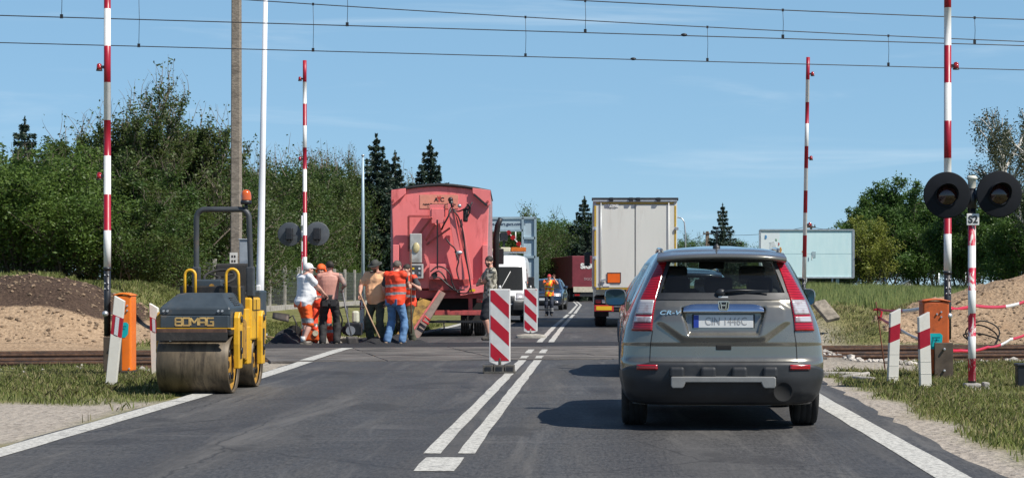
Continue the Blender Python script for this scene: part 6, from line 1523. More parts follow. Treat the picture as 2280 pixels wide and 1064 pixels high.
def drum(y):
    M_ = Matrix.Translation((0, y, r_)) @ Matrix.Rotation(R(90), 4, 'Y')
    mb = MB(); mb.lathe([(r_ - .03, -rw + .03), (r_ - .012, -rw), (r_, -rw + .012), (r_, -rw * .3), (r_, rw * .3), (r_, rw - .012), (r_ - .012, rw), (r_ - .03, rw - .03)], M_, 64); d = mb.build('drum', M_drum, RO)
    mb = MB(); mb.lathe([(r_ - .028, rw - .05), (r_ - .05, rw - .06), (.20, rw - .08), (.12, rw - .03), (0, rw - .03)], M_, 40, 0); mb.build('drum_face', M_yeld, d)
    mb = MB(); mb.lathe([(r_ - .028, -rw + .05), (.2, -rw + .08), (.12, -rw + .03), (0, -rw + .03)], M_, 40, 0); mb.build('drum_face', M_yeld, d)
    mb = MB()
    for k in range(6): mb.cyl((rw - .03, y + .16 * math.cos(k * 1.047), r_ + .16 * math.sin(k * 1.047)), (rw - .05, y + .16 * math.cos(k * 1.047), r_ + .16 * math.sin(k * 1.047)), .045, .045, 12)
    o = mb.build('face_hole', M_grease, d); o['kind'] = 'stuff'
    return d
drum(0); drum(1.52)
# drum forks on the right and left
def fork(y, x, sg):
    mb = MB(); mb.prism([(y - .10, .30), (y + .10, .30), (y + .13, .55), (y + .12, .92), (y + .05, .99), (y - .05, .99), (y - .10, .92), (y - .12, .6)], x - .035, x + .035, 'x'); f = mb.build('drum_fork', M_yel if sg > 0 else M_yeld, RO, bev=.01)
    mb = MB(); mb.prism([(y - .045, .42), (y + .045, .42), (y + .05, .76), (y - .05, .76)], x + sg * .037, x + sg * .041, 'x'); mb.build('fork_slot', M_grease, f)
    for zz in (.90, .52): mb = MB(); mb.cyl((x + sg * .03, y, zz), (x + sg * .055, y, zz), .04, .04, 12); mb.build('bolt', M_grease, f)
for y in (0.06, 1.52):
    fork(y, .485, 1); fork(y, -.485, -1)
# front frame above the drum
mb = MB(); mb.box((0, -.02, .745), (.92, .50, .06)); mb.build('drum_guard', M_grease, RO, bev=.01)
mb = MB(); mb.box((0, .14, .86), (.86, .30, .26)); mb.build('front_frame', M_grease, RO, bev=.01)
for x0, x1, z0, z1 in ((-.36, -.20, .80, .93), (.17, .33, .79, .93), (.02, .055, .84, .90)):
    mb = MB(); mb.box(((x0 + x1) / 2, -.02, (z0 + z1) / 2), (x1 - x0, .03, z1 - z0)); mb.build('yellow_plate', M_yeld, RO, bev=.005)
mb = MB(); mb.box((0, -.36, .70), (.88, .02, .10)); mb.build('scraper', M_rubber, RO)
mb = MB(); mb.bar((-.43, -.34, .76), (.43, -.34, .76), .05, .06); mb.build('cross_bar', mat('rusty_dark_bar', (.085, .045, .03), .8, var=.4, scale=8), RO, bev=.006)
mb = MB(); mb.bar((-.28, -.345, .645), (-.06, -.30, .735), .014, .014); mb.build('lever', M_galv, RO)
# bonnet
P_ = lambda px, py, y: ((PX(px, Ry + y) - Rx), y, PZ(py, Ry + y))
mb = MB()
fr = [(-.44, -.28, .985), (.39, -.28, .985)]
zb_, zm, zt = 1.005, 1.045, 1.215
def quad(a, b, c, d, B, m=0): B.add([a, b, c, d], [(0, 1, 2, 3)], m)
A = [(-.44, -.20, zm - .08), (.44, -.20, zm - .08), (.44, .62, zm - .10), (-.44, .62, zm - .10)]
Bq = [(-.44, -.20, zm), (.44, -.20, zm), (.45, .62, zm), (-.45, .62, zm)]
C_ = [(-.27, .06, zt), (.30, .06, zt), (.33, .60, zt + .01), (-.30, .60, zt + .01)]
for lo, hi in ((A, Bq), (Bq, C_)):
    for i in range(4): quad(lo[i], lo[(i + 1) % 4], hi[(i + 1) % 4], hi[i], mb)
quad(*C_, mb); bn = mb.build('bonnet', M_blue, RO, bev=.02)
mb = MB(); mb.box((0, -.19, .875), (.85, .06, .155)); mb.box((.40, .1, .86), (.08, .55, .30)); mb.build('front_panel', M_blue, RO, bev=.012)
mb = MB(); mb.prism([(-.26, .795), (-.20, .775), (.12, .775), (.12, .80), (-.20, .80)], -.47, .46, 'x'); mb.build('yellow_lip', M_yel, RO, bev=.004)
for k, ch in enumerate('BOMAG'):
    x0 = -.235 + k * .094 + (.016 if k > 2 else 0); w_, h_ = .078 + .014 * (ch == 'M'), .088; zb = .832; lb = MB()
    st_ = {'B': [(0, 0, 0, 1), (1, 0, 1, .44), (1, .56, 1, 1), (0, 0, 1, 0), (0, .5, 1, .5), (0, 1, 1, 1)], 'O': [(0, 0, 0, 1), (1, 0, 1, 1), (0, 0, 1, 0), (0, 1, 1, 1)], 'M': [(0, 0, 0, 1), (1, 0, 1, 1), (0, 1, .5, .35), (.5, .35, 1, 1)],
           'A': [(0, 0, 0, 1), (1, 0, 1, 1), (0, 1, 1, 1), (0, .42, 1, .42)], 'G': [(0, 0, 0, 1), (0, 0, 1, 0), (0, 1, 1, 1), (1, 0, 1, .5), (.5, .5, 1, .5)]}[ch]
    for q_, (a, b_, c_, d_) in enumerate(st_): lb.bar((x0 + a * w_, -.222 - .0003 * q_, zb + b_ * h_), (x0 + c_ * w_ + (.007 if b_ == d_ else 0), -.222 - .0003 * q_, zb + d_ * h_), .019, .006, 0, up=(0, 1, 0))
    lb.build('letter', M_logo, RO)
for x in (-.36, .32):
    for dx in (-.025, .025):
        mb = MB(); mb.cyl((x + dx, -.225, 1.005), (x + dx, -.20, 1.005), .014, .014, 8); mb.build('hinge_bolt', M_galv, bn)
mb = MB() # louvres on the right flank of the bonnet
def vent(y0, y1, z0, z1, n):
    for k in range(n):
        z = z0 + (z1 - z0) * (k + .5) / n; xs = .445 if z < zm else .445 - (z - zm) / (zt - zm) * .125
        mb.box((xs + .003, (y0 + y1) / 2, z), (.008, y1 - y0, (z1 - z0) / n * .6))
vent(.10, .42, 1.06, 1.17, 5); vent(.08, .42, .86, .98, 4)
o = mb.build('louvre', M_grease, bn); o['kind'] = 'stuff'
mb = MB(); mb.box((.29, -.19, 1.17), (.13, .004, .003)); 
# centre articulation and rear body
mb = MB(); mb.box((.0, .82, .60), (.5, .36, .5)); mb.cyl((0, .72, .3), (0, .72, .9), .12, .12, 14); mb.build('articulation_joint', M_grease, RO, bev=.02)
mb = MB(); mb.prism([(.50, .40), (.68, .40), (.68, .84), (.56, .90), (.50, .9)], .36, .47, 'x'); mb.build('step_plate', M_yeld, RO, bev=.01)
mb = MB(); mb.prism([(.95, .62), (1.95, .62), (1.95, 1.10), (1.65, 1.16), (.95, 1.16)], -.42, .475, 'x'); rb = mb.build('rear_body', M_yel, RO, bev=.025)
mb = MB(); mb.prism([(.80, .32), (1.02, .32), (1.06, .62), (1.02, .80), (.80, .80)], .38, .46, 'x'); mb.build('frame_leg', M_yel, RO, bev=.015)
mb = MB(); mb.box((.425, .86, .70), (.05, .36, .64)); mb.build('side_panel', M_yel, RO, bev=.01)
mb = MB(); mb.box((.478, 1.25, .88), (.008, .008, .5)); mb.box((.478, 1.25, 1.0), (.008, .5, .008)); mb.build('panel_seam', M_grease, rb)
mb = MB(); mb.box((.42, 1.72, 1.08), (.13, .40, .34)); mb.build('side_tank', M_blue, RO, bev=.02)
mb = MB(); mb.box((0, 1.2, .6), (.8, .5, .4)); mb.build('rear_underframe', M_grease, RO, bev=.02)
# driver's place
mb = MB(); mb.box((.02, .72, 1.14), (.80, .24, .34)); mb.build('foot_well', M_grease, RO, bev=.02)
mb = MB(); mb.box((-.02, .70, 1.31), (.36, .16, .16)); ds = mb.build('dashboard', M_blue, RO, bev=.02)
mb = MB(); mb.cyl((.03, .61, 1.30), (.03, .62, 1.30), .035, .035, 12); mb.build('gauge', M_yeld, ds)
mb = MB(); cst = Vector((.08, .86, 1.42)); mb.tube([cst + Vector((.20 * math.cos(a), .19 * math.sin(a) * .9, .09 * math.sin(a))) for a in np.arange(0, 6.28, .25)], .018, 8, closed=True)
mb.tube([cst + Vector((0, 0, 0)), (.06, .74, 1.30)], .02, 8)
for a in (.5, 2.6, 4.7): mb.tube([cst, cst + Vector((.2 * math.cos(a), .17 * math.sin(a), .09 * math.sin(a)))], .012, 6)
mb.build('steering_wheel', M_rubber, RO)
mb = MB(); mb.box((.12, 1.25, 1.18), (.48, .46, .10)); mb.box((.12, 1.48, 1.40), (.46, .09, .40), rot=(R(-8), 0, 0)); mb.build('seat', M_rubber, RO, bev=.035, segs=3)
for x0, x1, zb2, y in ((-.30, -.165, 1.08, .55), (.235, .395, .76, .52)):
    mb = MB(); w_ = (x1 - x0) / 2; xm = (x0 + x1) / 2; zt2 = 1.44
    mb.tube([(x0, y, 1.08), (x0, y, zt2)] + [(xm - w_ * math.cos(a), y, zt2 + w_ * math.sin(a)) for a in np.linspace(0.2, math.pi - .2, 8)] + [(x1, y, zt2), (x1 + .02 * (zb2 < 1), y, zb2)], .018, 10); mb.build('grab_rail', M_yel, RO)
# roll bar with beacon
yr = 1.02
mb = MB(); L_, R__ = -.26, .43
pts = [(L_ + .01, yr, 1.0), (L_ - .00, yr, 1.5), (L_ + .0, yr, 2.14)] + [(L_ + .11 - .11 * math.cos(a), yr, 2.16 + .12 * math.sin(a)) for a in np.linspace(.25, 1.57, 6)] + [(R__ - .11 + .11 * math.sin(a), yr, 2.16 + .12 * math.cos(a)) for a in np.linspace(0, 1.35, 6)] + [(R__, yr, 2.1), (R__ + .02, yr, 1.5), (R__ + .02, yr, 1.0)]
mb.tube(pts, .036, 10); rp = mb.build('roll_bar', M_rops, RO)
for x in (L_, R__ + .02): mb = MB(); mb.box((x, yr, 1.36), (.10, .11, .38)); mb.build('roll_bar_bracket', M_rops, rp, bev=.015)
mb = MB(); bx_ = .39; mb.cyl((bx_, yr, 2.26), (bx_, yr, 2.36), .022, .022, 8); mb.lathe([(0, 0), (.07, .0), (.075, .03), (.06, .06), (0, .06)], Matrix.Translation((bx_, yr, 2.345)), 18); bb = mb.build('beacon_base', M_black, rp)
mb = MB(); mb.lathe([(.066, 0), (.068, .05), (.060, .095), (.04, .125), (0, .135)], Matrix.Translation((bx_, yr, 2.40)), 20); mb.build('beacon_lens', mat('beacon_orange', (.55, .10, .015), .15, var=.1, coat=.6), bb)
# ---- plate compactor, tools and heap among the workers
PCx, PCy = PX(788, 41.6), 41.6
PC = thing('plate_compactor', 'black plate compactor with tubular frame standing behind the shovel', 'compactor', (PCx, PCy, .03))
mb = MB(); mb.prism([(-.26, .06), (-.20, .0), (.20, .0), (.26, .06), (.26, .10), (-.26, .10)], -.28, .28, 'y'); mb.build('base_plate', M_iron, PC, bev=.01)
mb = MB(); mb.box((0, 0, .30), (.34, .34, .28)); mb.cyl((-.16, -.1, .28), (-.16, .1, .28), .10, .10, 14); mb.build('engine', M_black, PC, bev=.03)
mb = MB(); mb.box((.04, .0, .56), (.14, .22, .26)); mb.build('fuel_tank', mat('cream_tank', (.60, .60, .48), .45, var=.1), PC, bev=.04)
mb = MB(); mb.cyl((-.05, -.19, .27), (-.05, -.15, .27), .10, .10, 14); mb.build('recoil_starter', M_galv, PC)
mb = MB(); mb.tube([(-.30, 0, .12), (-.25, 0, .5), (-.33, 0, .74), (-.2, 0, .78), (.3, 0, .78), (.33, 0, .74), (.22, 0, .5), (.28, 0, .12)], .018, 8); mb.tube([(-.12, -.05, .4), (-.14, -.02, .78)], .016, 8); mb.build('handle_frame', M_black, PC)
def tool(name, label, pts, r, head=None, m=None, hm=None):
    t = thing(name, label, 'tool', pts[0]); o0 = Vector(pts[0])
    mb = MB(); mb.tube([Vector(p) - o0 for p in pts], r, 8); mb.build('handle', m or mat('wooden_handle', (.42, .27, .16), .7, var=.2, scale=5), t)
    if head:
        mb = MB(); rows = [[Vector(p) - o0 for p in row] for row in head]; mb.grid(rows, smooth=True); mb.build('blade', hm or M_iron, t, solid=.012)
    return t
def blade_rows(c, ax, side, L, w, cup=.04):
    c = Vector(c); ax = Vector(ax).normalized(); side = Vector(side).normalized(); n = ax.cross(side)
    return [[c + ax * L * i / 5 + side * w * j * (1 - .25 * (i / 5) ** 3) + n * cup * (j * j - .3) for j in (-.5, -.25, 0, .25, .5)] for i in range(6)]
heap = MB(); rows = []
for i in range(30):
    rows.append([])
    for j in range(16):
        x = PX(598, 40.6) + (PX(672, 40.6) - PX(598, 40.6)) * i / 29; y = 40.0 + 1.4 * j / 15; e = math.sin(math.pi * i / 29) * math.sin(math.pi * j / 15)
        rows[-1].append((x, y, .01 + .30 * e ** .8 * float(.4 + 1.2 * vnoise(x * 5, y * 5, 3)) ))
heap.grid(rows, smooth=False); tag(heap.build('asphalt_heap', fm), 'heap of black asphalt lumps left of the man in orange shorts', kind='stuff')
heap = MB(); rows = []
for i in range(40):
    rows.append([])
    for j in range(14):
        x = PX(770, 40.3) + (PX(960, 40.3) - PX(770, 40.3)) * i / 39; y = 39.9 + 1.8 * j / 13; e = math.sin(math.pi * i / 39) ** .7 * math.sin(math.pi * j / 13)
        rows[-1].append((x, y, .02 + .17 * e * float(.2 + 1.5 * vnoise(x * 4, y * 4, 5))))
heap.grid(rows, smooth=False); tag(heap.build('asphalt_heap', fm), 'low spread of hot black asphalt at the feet of the workers by the chute', kind='stuff')
tool('shovel', 'upturned black shovel, blade in the air left of the man in orange shorts', [P(658, 768, 41), P(660, 720, 41), P(652, 702, 41), P(643, 708, 41)], .017, blade_rows(P(644, 708, 41), P(607, 702, 41) - P(644, 708, 41), (0, .6, .8), .36, .20), M_iron)
tool('rake', 'long wooden rake lying on the ground by the foot of the white mast', [P(572, 744, 42), P(620, 754, 41.6), P(668, 760, 41.4)], .016)
tool('rake', 'short wooden pole leaning at the foot of the white mast', [P(574, 735, 43.3), P(596, 757, 42.4)], .014)
cs = thing('disc_cutter', 'orange and white motor disc cutter lying by the tools behind the man in orange shorts', 'cutter', (PX(692, 41.3), 41.3, .05))
mb = MB(); mb.box((0, 0, .16), (.38, .26, .26)); mb.box((.02, 0, .33), (.2, .2, .12)); mb.build('motor_housing', mat('cutter_orange', (.62, .10, .02), .4, var=.15), cs, bev=.04)
mb = MB(); mb.box((.02, -.02, .36), (.26, .24, .10)); mb.build('cover', M_white, cs, bev=.03)
mb = MB(); mb.cyl((.12, -.16, .2), (.12, -.13, .2), .06, .06, 16); mb.build('starter_cap', mat('cream_cap', (.6, .55, .4), .5), cs)
mb = MB(); mb.cyl((-.36, 0, .20), (-.36, .04, .20), .17, .17, 24); mb.bar((-.4, .05, .22), (-.05, .05, .2), .08, .06); mb.build('cutting_disc', M_iron, cs)
mb = MB(); rows = []
for i in range(12):
    rows.append([(PX(638, 41) + .34 * i / 11, 41 + .3 * j / 7 - .1, .06 + .16 * math.sin(math.pi * i / 11) * math.sin(math.pi * j / 7) * float(.5 + vnoise(i * .9, j * .9, 4))) for j in range(8)])
mb.grid(rows); tag(mb.build('crumpled_sack', mat('orange_sack', (.60, .22, .10), .7, var=.3, scale=9)), 'crumpled orange sack lying beside the black heap', 'sack')
# ------------------------------------------------------------------ people
def V3(*a): return Vector(a)
def loft(mb, secs, n=20):
    k = len(secs); vs = []
    for c, rx, ry, yaw in secs:
        for j in range(n):
            a = 6.2832 * j / n; e = .85
            x = rx * math.copysign(abs(math.cos(a)) ** e, math.cos(a)); y = ry * math.copysign(abs(math.sin(a)) ** e, math.sin(a))
            vs.append((c[0] + x * math.cos(yaw) - y * math.sin(yaw), c[1] + x * math.sin(yaw) + y * math.cos(yaw), c[2]))
    fs = [(i * n + j, i * n + (j + 1) % n, (i + 1) * n + (j + 1) % n, (i + 1) * n + j) for i in range(k - 1) for j in range(n)]
    fs += [tuple(reversed(range(n))), tuple((k - 1) * n + j for j in range(n))]
    return mb.add(vs, fs, 0, True)
def limb(mb, a, b, ra, rb, bulge=0, bpos=.35):
    a, b = Vector(a), Vector(b); pts = []; rs = []
    for i in range(9):
        s = i / 8; pts.append(a.lerp(b, s)); rs.append(ra + (rb - ra) * s + bulge * math.exp(-((s - bpos) / .25) ** 2))
    mb.tube(pts, rs, 14); mb.ball(a, ra * 1.0, 12); mb.ball(b, rb * 1.0, 12)
def ik(a, b, l1, l2, hint):
    a, b, h = Vector(a), Vector(b), Vector(hint); d = b - a; L = min(d.length, (l1 + l2) * .999); d.normalize(); b2 = a + d * L
    x = (l1 * l1 - l2 * l2 + L * L) / (2 * L); hh = math.sqrt(max(0, l1 * l1 - x * x)); p = (h - d * h.dot(d)).normalized()
    return a + d * x + p * hh, b2
def hand(mb, w, d, n, side, curl=.5, s=1.0):
    """w wrist, d direction of the hand, n palm normal, side +1/-1: on which side of (d x n) the thumb sits"""
    w, d, n = Vector(w), Vector(d).normalized(), Vector(n); n = (n - d * n.dot(d)).normalized(); t = d.cross(n)
    kn = []
    for i, o in enumerate((-.030, -.010, .011, .031)):
        k = w + d * (.086 - .006 * abs(i - 1)) * s + t * (-o * side) * s; kn.append(k); limb(mb, w + d * .012 + t * (-o * side) * .55 * s, k, .0155 * s, .0125 * s)
    for i, (k, L) in enumerate(zip(kn, (.066, .078, .083, .076)[::-1] if False else (.076, .083, .078, .064))):
        p = k; dd = d.copy(); c = curl * (1 + .12 * i) + .08 * ((i * 7) % 3 - 1)
        for q, (f, r) in enumerate(((.45, .0100), (.32, .0092), (.23, .0082))):
            a = c * (1.0, 1.15, .8)[q]; dd = (dd * math.cos(a) + n * math.sin(a)).normalized(); n2 = n
            p2 = p + dd * L * f * s; mb.tube([p, p2], [r * s, r * .93 * s], 8); mb.ball(p2, r * .95 * s, 8); p = p2
            n = (n - dd * n.dot(dd)).normalized()
        n = n2 if False else (Vector(n))
        n = (kn[0] - kn[0] + t.cross(d) * 1.0); n = n if n.length else Vector((0, 0, 1)); n.normalize()
        if n.dot(n0 := t.cross(d)) < 0: n = n0
    n = t.cross(d)
    b = w + d * .028 * s + t * side * .020 * s; th = (d * .70 + t * side * .62 + n * .35).normalized(); p1 = b + th * .045 * s
    th2 = (th + n * .5 * curl + d * .3 - t * side * .25).normalized(); p2 = p1 + th2 * .034 * s; p3 = p2 + (th2 + n * .3 * curl).normalized() * .026 * s
    limb(mb, b, p1, .0155 * s, .0118 * s); limb(mb, p1, p2, .0118 * s, .0105 * s); limb(mb, p2, p3, .0105 * s, .0085 * s)
SKIN = {}
def skin_mat(nm, col):
    if nm not in SKIN: SKIN[nm] = mat(nm, col, .55, var=.12, scale=7, dirt=[c * .8 for c in col], dirt_amt=.2)
    return SKIN[nm]
M_eye = mat('eye_dark', (.03, .022, .02), .3); M_lip = mat('lips', (.33, .12, .10), .5); M_brow = mat('brow_hair', (.06, .04, .03), .8)
M_hiv = mat('hi_vis_orange', (.85, .115, .014), .7, var=.08, scale=6); M_hivred = mat('hi_vis_red_orange', (.85, .065, .02), .7, var=.08, scale=6)
M_hivy = mat('hi_vis_yellow', (.85, .55, .02), .7, var=.08); M_grey_tape = mat('reflective_tape', (.36, .36, .36), .35, .3, var=.1)
M_tee = mat('white_tshirt', (.74, .74, .75), .85, var=.04, scale=5); M_peach_tee = mat('peach_tshirt', (.86, .47, .25), .85, var=.07, scale=5)
M_dktrs = mat('black_work_trousers', (.022, .021, .022), .85, var=.3, scale=8, dirt=(.07, .065, .06), dirt_amt=.25); M_olive = mat('olive_trousers', (.062, .065, .042), .9, var=.25, scale=8, dirt=(.10, .095, .07), dirt_amt=.3)
M_jean = mat('blue_jeans', (.10, .20, .36), .85, var=.2, scale=5, dirt=(.28, .40, .55), dirt_amt=.35); M_greytee = mat('dark_grey_tshirt', (.055, .055, .06), .9, var=.15)
M_shorts = mat('navy_shorts', (.016, .018, .024), .9, var=.2); M_boot = mat('dusty_boot', (.075, .065, .055), .85, var=.3, scale=10); M_beige_boot = mat('beige_boot', (.42, .30, .20), .8, var=.2); M_sock = mat('white_sock', (.60, .60, .58), .9)
M_hair = mat('dark_hair', (.025, .018, .013), .7, var=.3, scale=30); M_hairg = mat('grey_brown_hair', (.10, .08, .065), .7, var=.3, scale=30)
M_tattoo, nt, b = new_mat('tattooed_skin'); v = coords(nt); n1 = noise_tex(nt, v, 16, 6, .7, 1.5)
nt.links.new(mixc(nt, ramp(nt, n1, .42, .52), (.12, .13, .14), (.36, .22, .17)), b.inputs['Base Color']); b.inputs['Roughness'].default_value = .6
M_camo, nt, b = new_mat('camouflage_cloth'); v = coords(nt); n1 = noise_tex(nt, v, 9, 3, .5, .8); n2 = noise_tex(nt, coords(nt, scale=(1.3, 1.1, .9)), 13, 3, .5, .8)
c = mixc(nt, ramp(nt, n1, .50, .53), (.50, .47, .38), (.24, .22, .16)); c = mixc(nt, ramp(nt, n2, .56, .59), c, (.08, .075, .06)); nt.links.new(c, b.inputs['Base Color']); b.inputs['Roughness'].default_value = .9
def person(label, px, ybase, D, rz, H=1.75, skin=(.52, .27, .19), skname='skin_tan', pose=None, top=None, top_m=None, vest=None, trs=None, trs_m=None, shoe=M_boot, hat=None, hat_m=None, hair=M_hair, belly=0, tattoo=None, facehair=False, sleeves=.62, broad=1.0, socks=False, stripes=None):
    p = dict(pel=V3(0, 0, .94), che=V3(0, .0, 1.30), nek=V3(0, .0, 1.47), hed=V3(0, .03, 1.60), yaw=0, pitch=0, anL=V3(-.13, -.02, .09), anR=V3(.13, -.02, .09), tyaw=0,
             wrL=V3(-.27, .02, .84), wrR=V3(.27, .02, .84), ehL=V3(-.4, -1, 0), ehR=V3(.4, -1, 0), toeL=V3(-.25, 1, 0), toeR=V3(.25, 1, 0))
    p.update(pose or {})
    x, y = PX(px, D), D; z0 = PZ(ybase, D) if ybase else .0
    t = thing('person', label, 'person', (x, y, z0), rz, None); sc = H / 1.75; t.scale = (sc, sc, sc)
    sk = skin_mat(skname, skin); pel, che, nek, hed = p['pel'], p['che'], p['nek'], p['hed']
    ty = p['tyaw']; rt = V3(math.cos(ty), math.sin(ty), 0); B = broad
    shL, shR = che + V3(0, -.005, .115) - rt * .185 * B, che + V3(0, -.005, .115) + rt * .185 * B
    elR, wrR = ik(shR, p['wrR'], .29, .265, p['ehR']); elL, wrL = ik(shL, p['wrL'], .29, .265, p['ehL'])
    hpL, hpR = pel + V3(-.088, 0, -.04), pel + V3(.088, 0, -.04)
    knL, anL = ik(hpL, p['anL'], .43, .42, V3(-.15, 1, 0)); knR, anR = ik(hpR, p['anR'], .43, .42, V3(.15, 1, 0))
    def torso(mb, off=0., z0_=-.10, z1_=1.0, neck=True):
        L = [(pel + V3(0, 0, -.12), .10, .085), (pel + V3(0, -.01, -.06), .165, .12), (pel, .168, .122), (pel.lerp(che, .28) + V3(0, belly * .5, 0), .150 * B + belly * .35, .108 + belly * .55), (pel.lerp(che, .55) + V3(0, belly * .35, 0), .158 * B + belly * .25, .110 + belly * .4), (pel.lerp(che, .85), .172 * B, .115), (che + V3(0, 0, .04), .178 * B, .112), (che + V3(0, -.01, .11), .150 * B, .092), (nek + V3(0, -.012, -.03), .082, .072)]
        if neck: L += [(nek, .058, .060), (nek.lerp(hed, .5), .053, .056)]
        S = [(c, rx + off, ry + off, ty * min(1, max(0, (c[2] - pel.z) / .3))) for c, rx, ry in L if pel.z + z0_ - .03 <= c[2] <= z1_ * 3]
        loft(mb, S)
        return mb
    mb = MB(); torso(mb)
    limb(mb, nek + V3(0, -.01, -.02), shL, .060, .060); limb(mb, nek + V3(0, -.01, -.02), shR, .060, .060)
    for sh, el, wr, d_, n_, c_, sd in ((shL, elL, wrL, p.get('hdL'), p.get('hnL'), p.get('crL', .45), -1), (shR, elR, wrR, p.get('hdR'), p.get('hnR'), p.get('crR', .45), 1)):
        limb(mb, sh, el, .056, .042, .006, .45); limb(mb, el, wr, .042, .027, .007, .25)
        d_ = d_ or (wr - el); n_ = n_ or V3(-sd * 1.0, .25, 0); hand(mb, wr, d_, n_, -sd if p.get('flip') else sd, c_)
    for hp, kn, an, tb in ((hpL, knL, anL, p['toeL']), (hpR, knR, anR, p['toeR'])):
        limb(mb, hp, kn, .088, .056, .008, .3); limb(mb, kn, an, .054, .036, .014, .28)
        tb = Vector(tb); tb.z = 0; tb.normalize(); limb(mb, an + V3(0, 0, -.045) - tb * .03, an + tb * .14 + V3(0, 0, -.055), .036, .030)
    # head
    Mh = Matrix.Translation(hed) @ Matrix.Rotation(p['yaw'], 4, 'Z') @ Matrix.Rotation(p['pitch'], 4, 'X')
    def hb(c, r): mb.ball((0, 0, 0), r, 16, 0, Mh @ Matrix.Translation(c))
    hb((0, -.008, .035), (.076, .094, .088)); hb((0, .012, -.01), (.068, .082, .095)); hb((0, .035, -.065), (.05, .052, .045)); hb((0, .062, -.085), (.026, .024, .02))
    hb((0, .094, -.012), (.013, .020, .024)); hb((0, .082, .026), (.05, .014, .012)); hb((0, .086, -.052), (.025, .010, .010)); hb((-.074, -.005, .0), (.010, .020, .032)); hb((.074, -.005, .0), (.010, .020, .032)); hb((-.04, .06, -.022), (.026, .026, .026)); hb((.04, .06, -.022), (.026, .026, .026))
    Mi = Mh.inverted(); tat = tattoo; zlow = hed.z - .16
    def mf(c):
        if c.z < zlow: return 4 if tat == 'R' and c.x > che.x + .17 * B and (c - shR).length < .62 else 0
        q = Mi @ c
        if q.y > .05 and abs(q.z) < .13:
            if abs(abs(q.x) - .031) < .013 and abs(q.z - .012) < .0065: return 1
            if abs(abs(q.x) - .031) < .020 and abs(q.z - .032) < .006: return 3
            if abs(q.x) < .026 and abs(q.z + .052) < .007 and q.y > .07: return 2
            if facehair and q.z < -.035 and q.y > .03: return 3
        if tat == 'R' and (c - shR).length < .62 and c.x > che.x + .17 * B: return 4
        return 0
    me = baked(mb, 'body', .0075, 3, .5, mats=[sk, M_eye, M_lip, M_brow, M_tattoo], mfun=mf); obj('body', me, t)
    # hair or hat
    def cap(nm, m_, r=(.084, .102, .094), zc=.036, brim=None, cut=-.02):
        mb = MB(); rows = []
        for i in range(11):
            a = math.pi * .5 * i / 10 * 1.28; rows.append([Mh @ V3(r[0] * math.sin(a) * math.cos(b_), -.008 + r[1] * math.sin(a) * math.sin(b_), zc + max(cut - .0, r[2] * math.cos(a)) - (.035 if math.sin(b_) < -.2 and i == 10 else 0)) for b_ in np.linspace(0, 6.2832, 25)[:-1]])
        mb.grid(rows, wrap=True); o = mb.build(nm, m_, t, solid=.006)
        if brim:
            mb = MB(); rows = []
            for i in range(13):
                a = math.pi * (.12 + .76 * i / 12); rows.append([Mh @ V3((.083 + 0 * q) * math.cos(a) * (1 - .15 * q), -.008 + (.10 + brim * q * math.sin(a) ** .6) * math.sin(a), zc + .012 - .018 * q) for q in (0, .5, 1)])
            mb.grid(rows); mb.build('peak', m_, o, solid=.004)
        return o
    if hat == 'cap': cap('cap', hat_m, brim=.075)
    elif hat == 'helmet': cap('helmet', hat_m, (.10, .125, .105), .045, brim=.035)
    elif hat == 'hat':
        o = cap('hat', hat_m); mb = MB(); mb.lathe([(.082, .045), (.13, .035), (.15, .030)], Mh, 28); mb.build('brim', hat_m, o, solid=.004)
    if hair and hat != 'helmet': cap('hair', hair, (.081, .100, .092), .032, cut=-.03)
    if p.get('ears'):
        for s in (-1, 1): q_ = MB(); q_.ball((0, 0, 0), (.028, .04, .05), 12, 0, Mh @ Matrix.Translation((s * .10, 0, 0))); q_.build('ear_defender', M_hiv, t)
    # upper clothing
    def upper(nm, m_, off, slv, wr=.007, band=None, arm_r=.02, hem=-.12, mats=None, mfun=None):
        mb = MB(); S = []
        torso_hi = nek.z - .015
        L = [(pel + V3(0, 0, hem), .168, .122), (pel + V3(0, 0, -.02), .172 + belly * .2, .126 + belly * .4), (pel.lerp(che, .22) + V3(0, belly * .55, 0), .160 * B + belly * .4, .112 + belly * .65), (pel.lerp(che, .55) + V3(0, belly * .4, 0), .162 * B + belly * .3, .113 + belly * .45), (pel.lerp(che, .85), .174 * B, .117), (che + V3(0, 0, .04), .180 * B, .114), (che + V3(0, -.01, .115), .150 * B, .095), (nek + V3(0, -.012, -.035), .085, .075), (nek + V3(0, -.008, -.012), .066, .064)]
        loft(mb, [(c, rx + off, ry + off, ty * min(1, max(0, (c[2] - pel.z) / .3))) for c, rx, ry in L])
        limb(mb, nek + V3(0, -.012, -.045), shL, .062 + off * .6, .064 + off * .6); limb(mb, nek + V3(0, -.012, -.045), shR, .062 + off * .6, .064 + off * .6)
        if slv:
            for sh, el in ((shL, elL), (shR, elR)): limb(mb, sh, sh.lerp(el, slv), .060 + arm_r * .5, .056 + arm_r)
        me = baked(mb, nm, .012, 4, .55, wr * 1.9, 10, mats or [m_], mfun); return obj(nm, me, t)
    if top: upper(top, top_m, .014, sleeves)
    if vest:
        zs_ = [pel.z + .10, pel.z + .26]
        ve = upper('vest', None, .028, 0, .009, mats=[vest[0], M_grey_tape, vest[1] if len(vest) > 1 else vest[0]], mfun=lambda c: 1 if any(abs(c.z - z - .06 * c.x) < .026 for z in zs_) else (2 if len(vest) > 1 and (c.x * 9 + c.z * 3) % 1.6 < .8 else 0), hem=-.13)
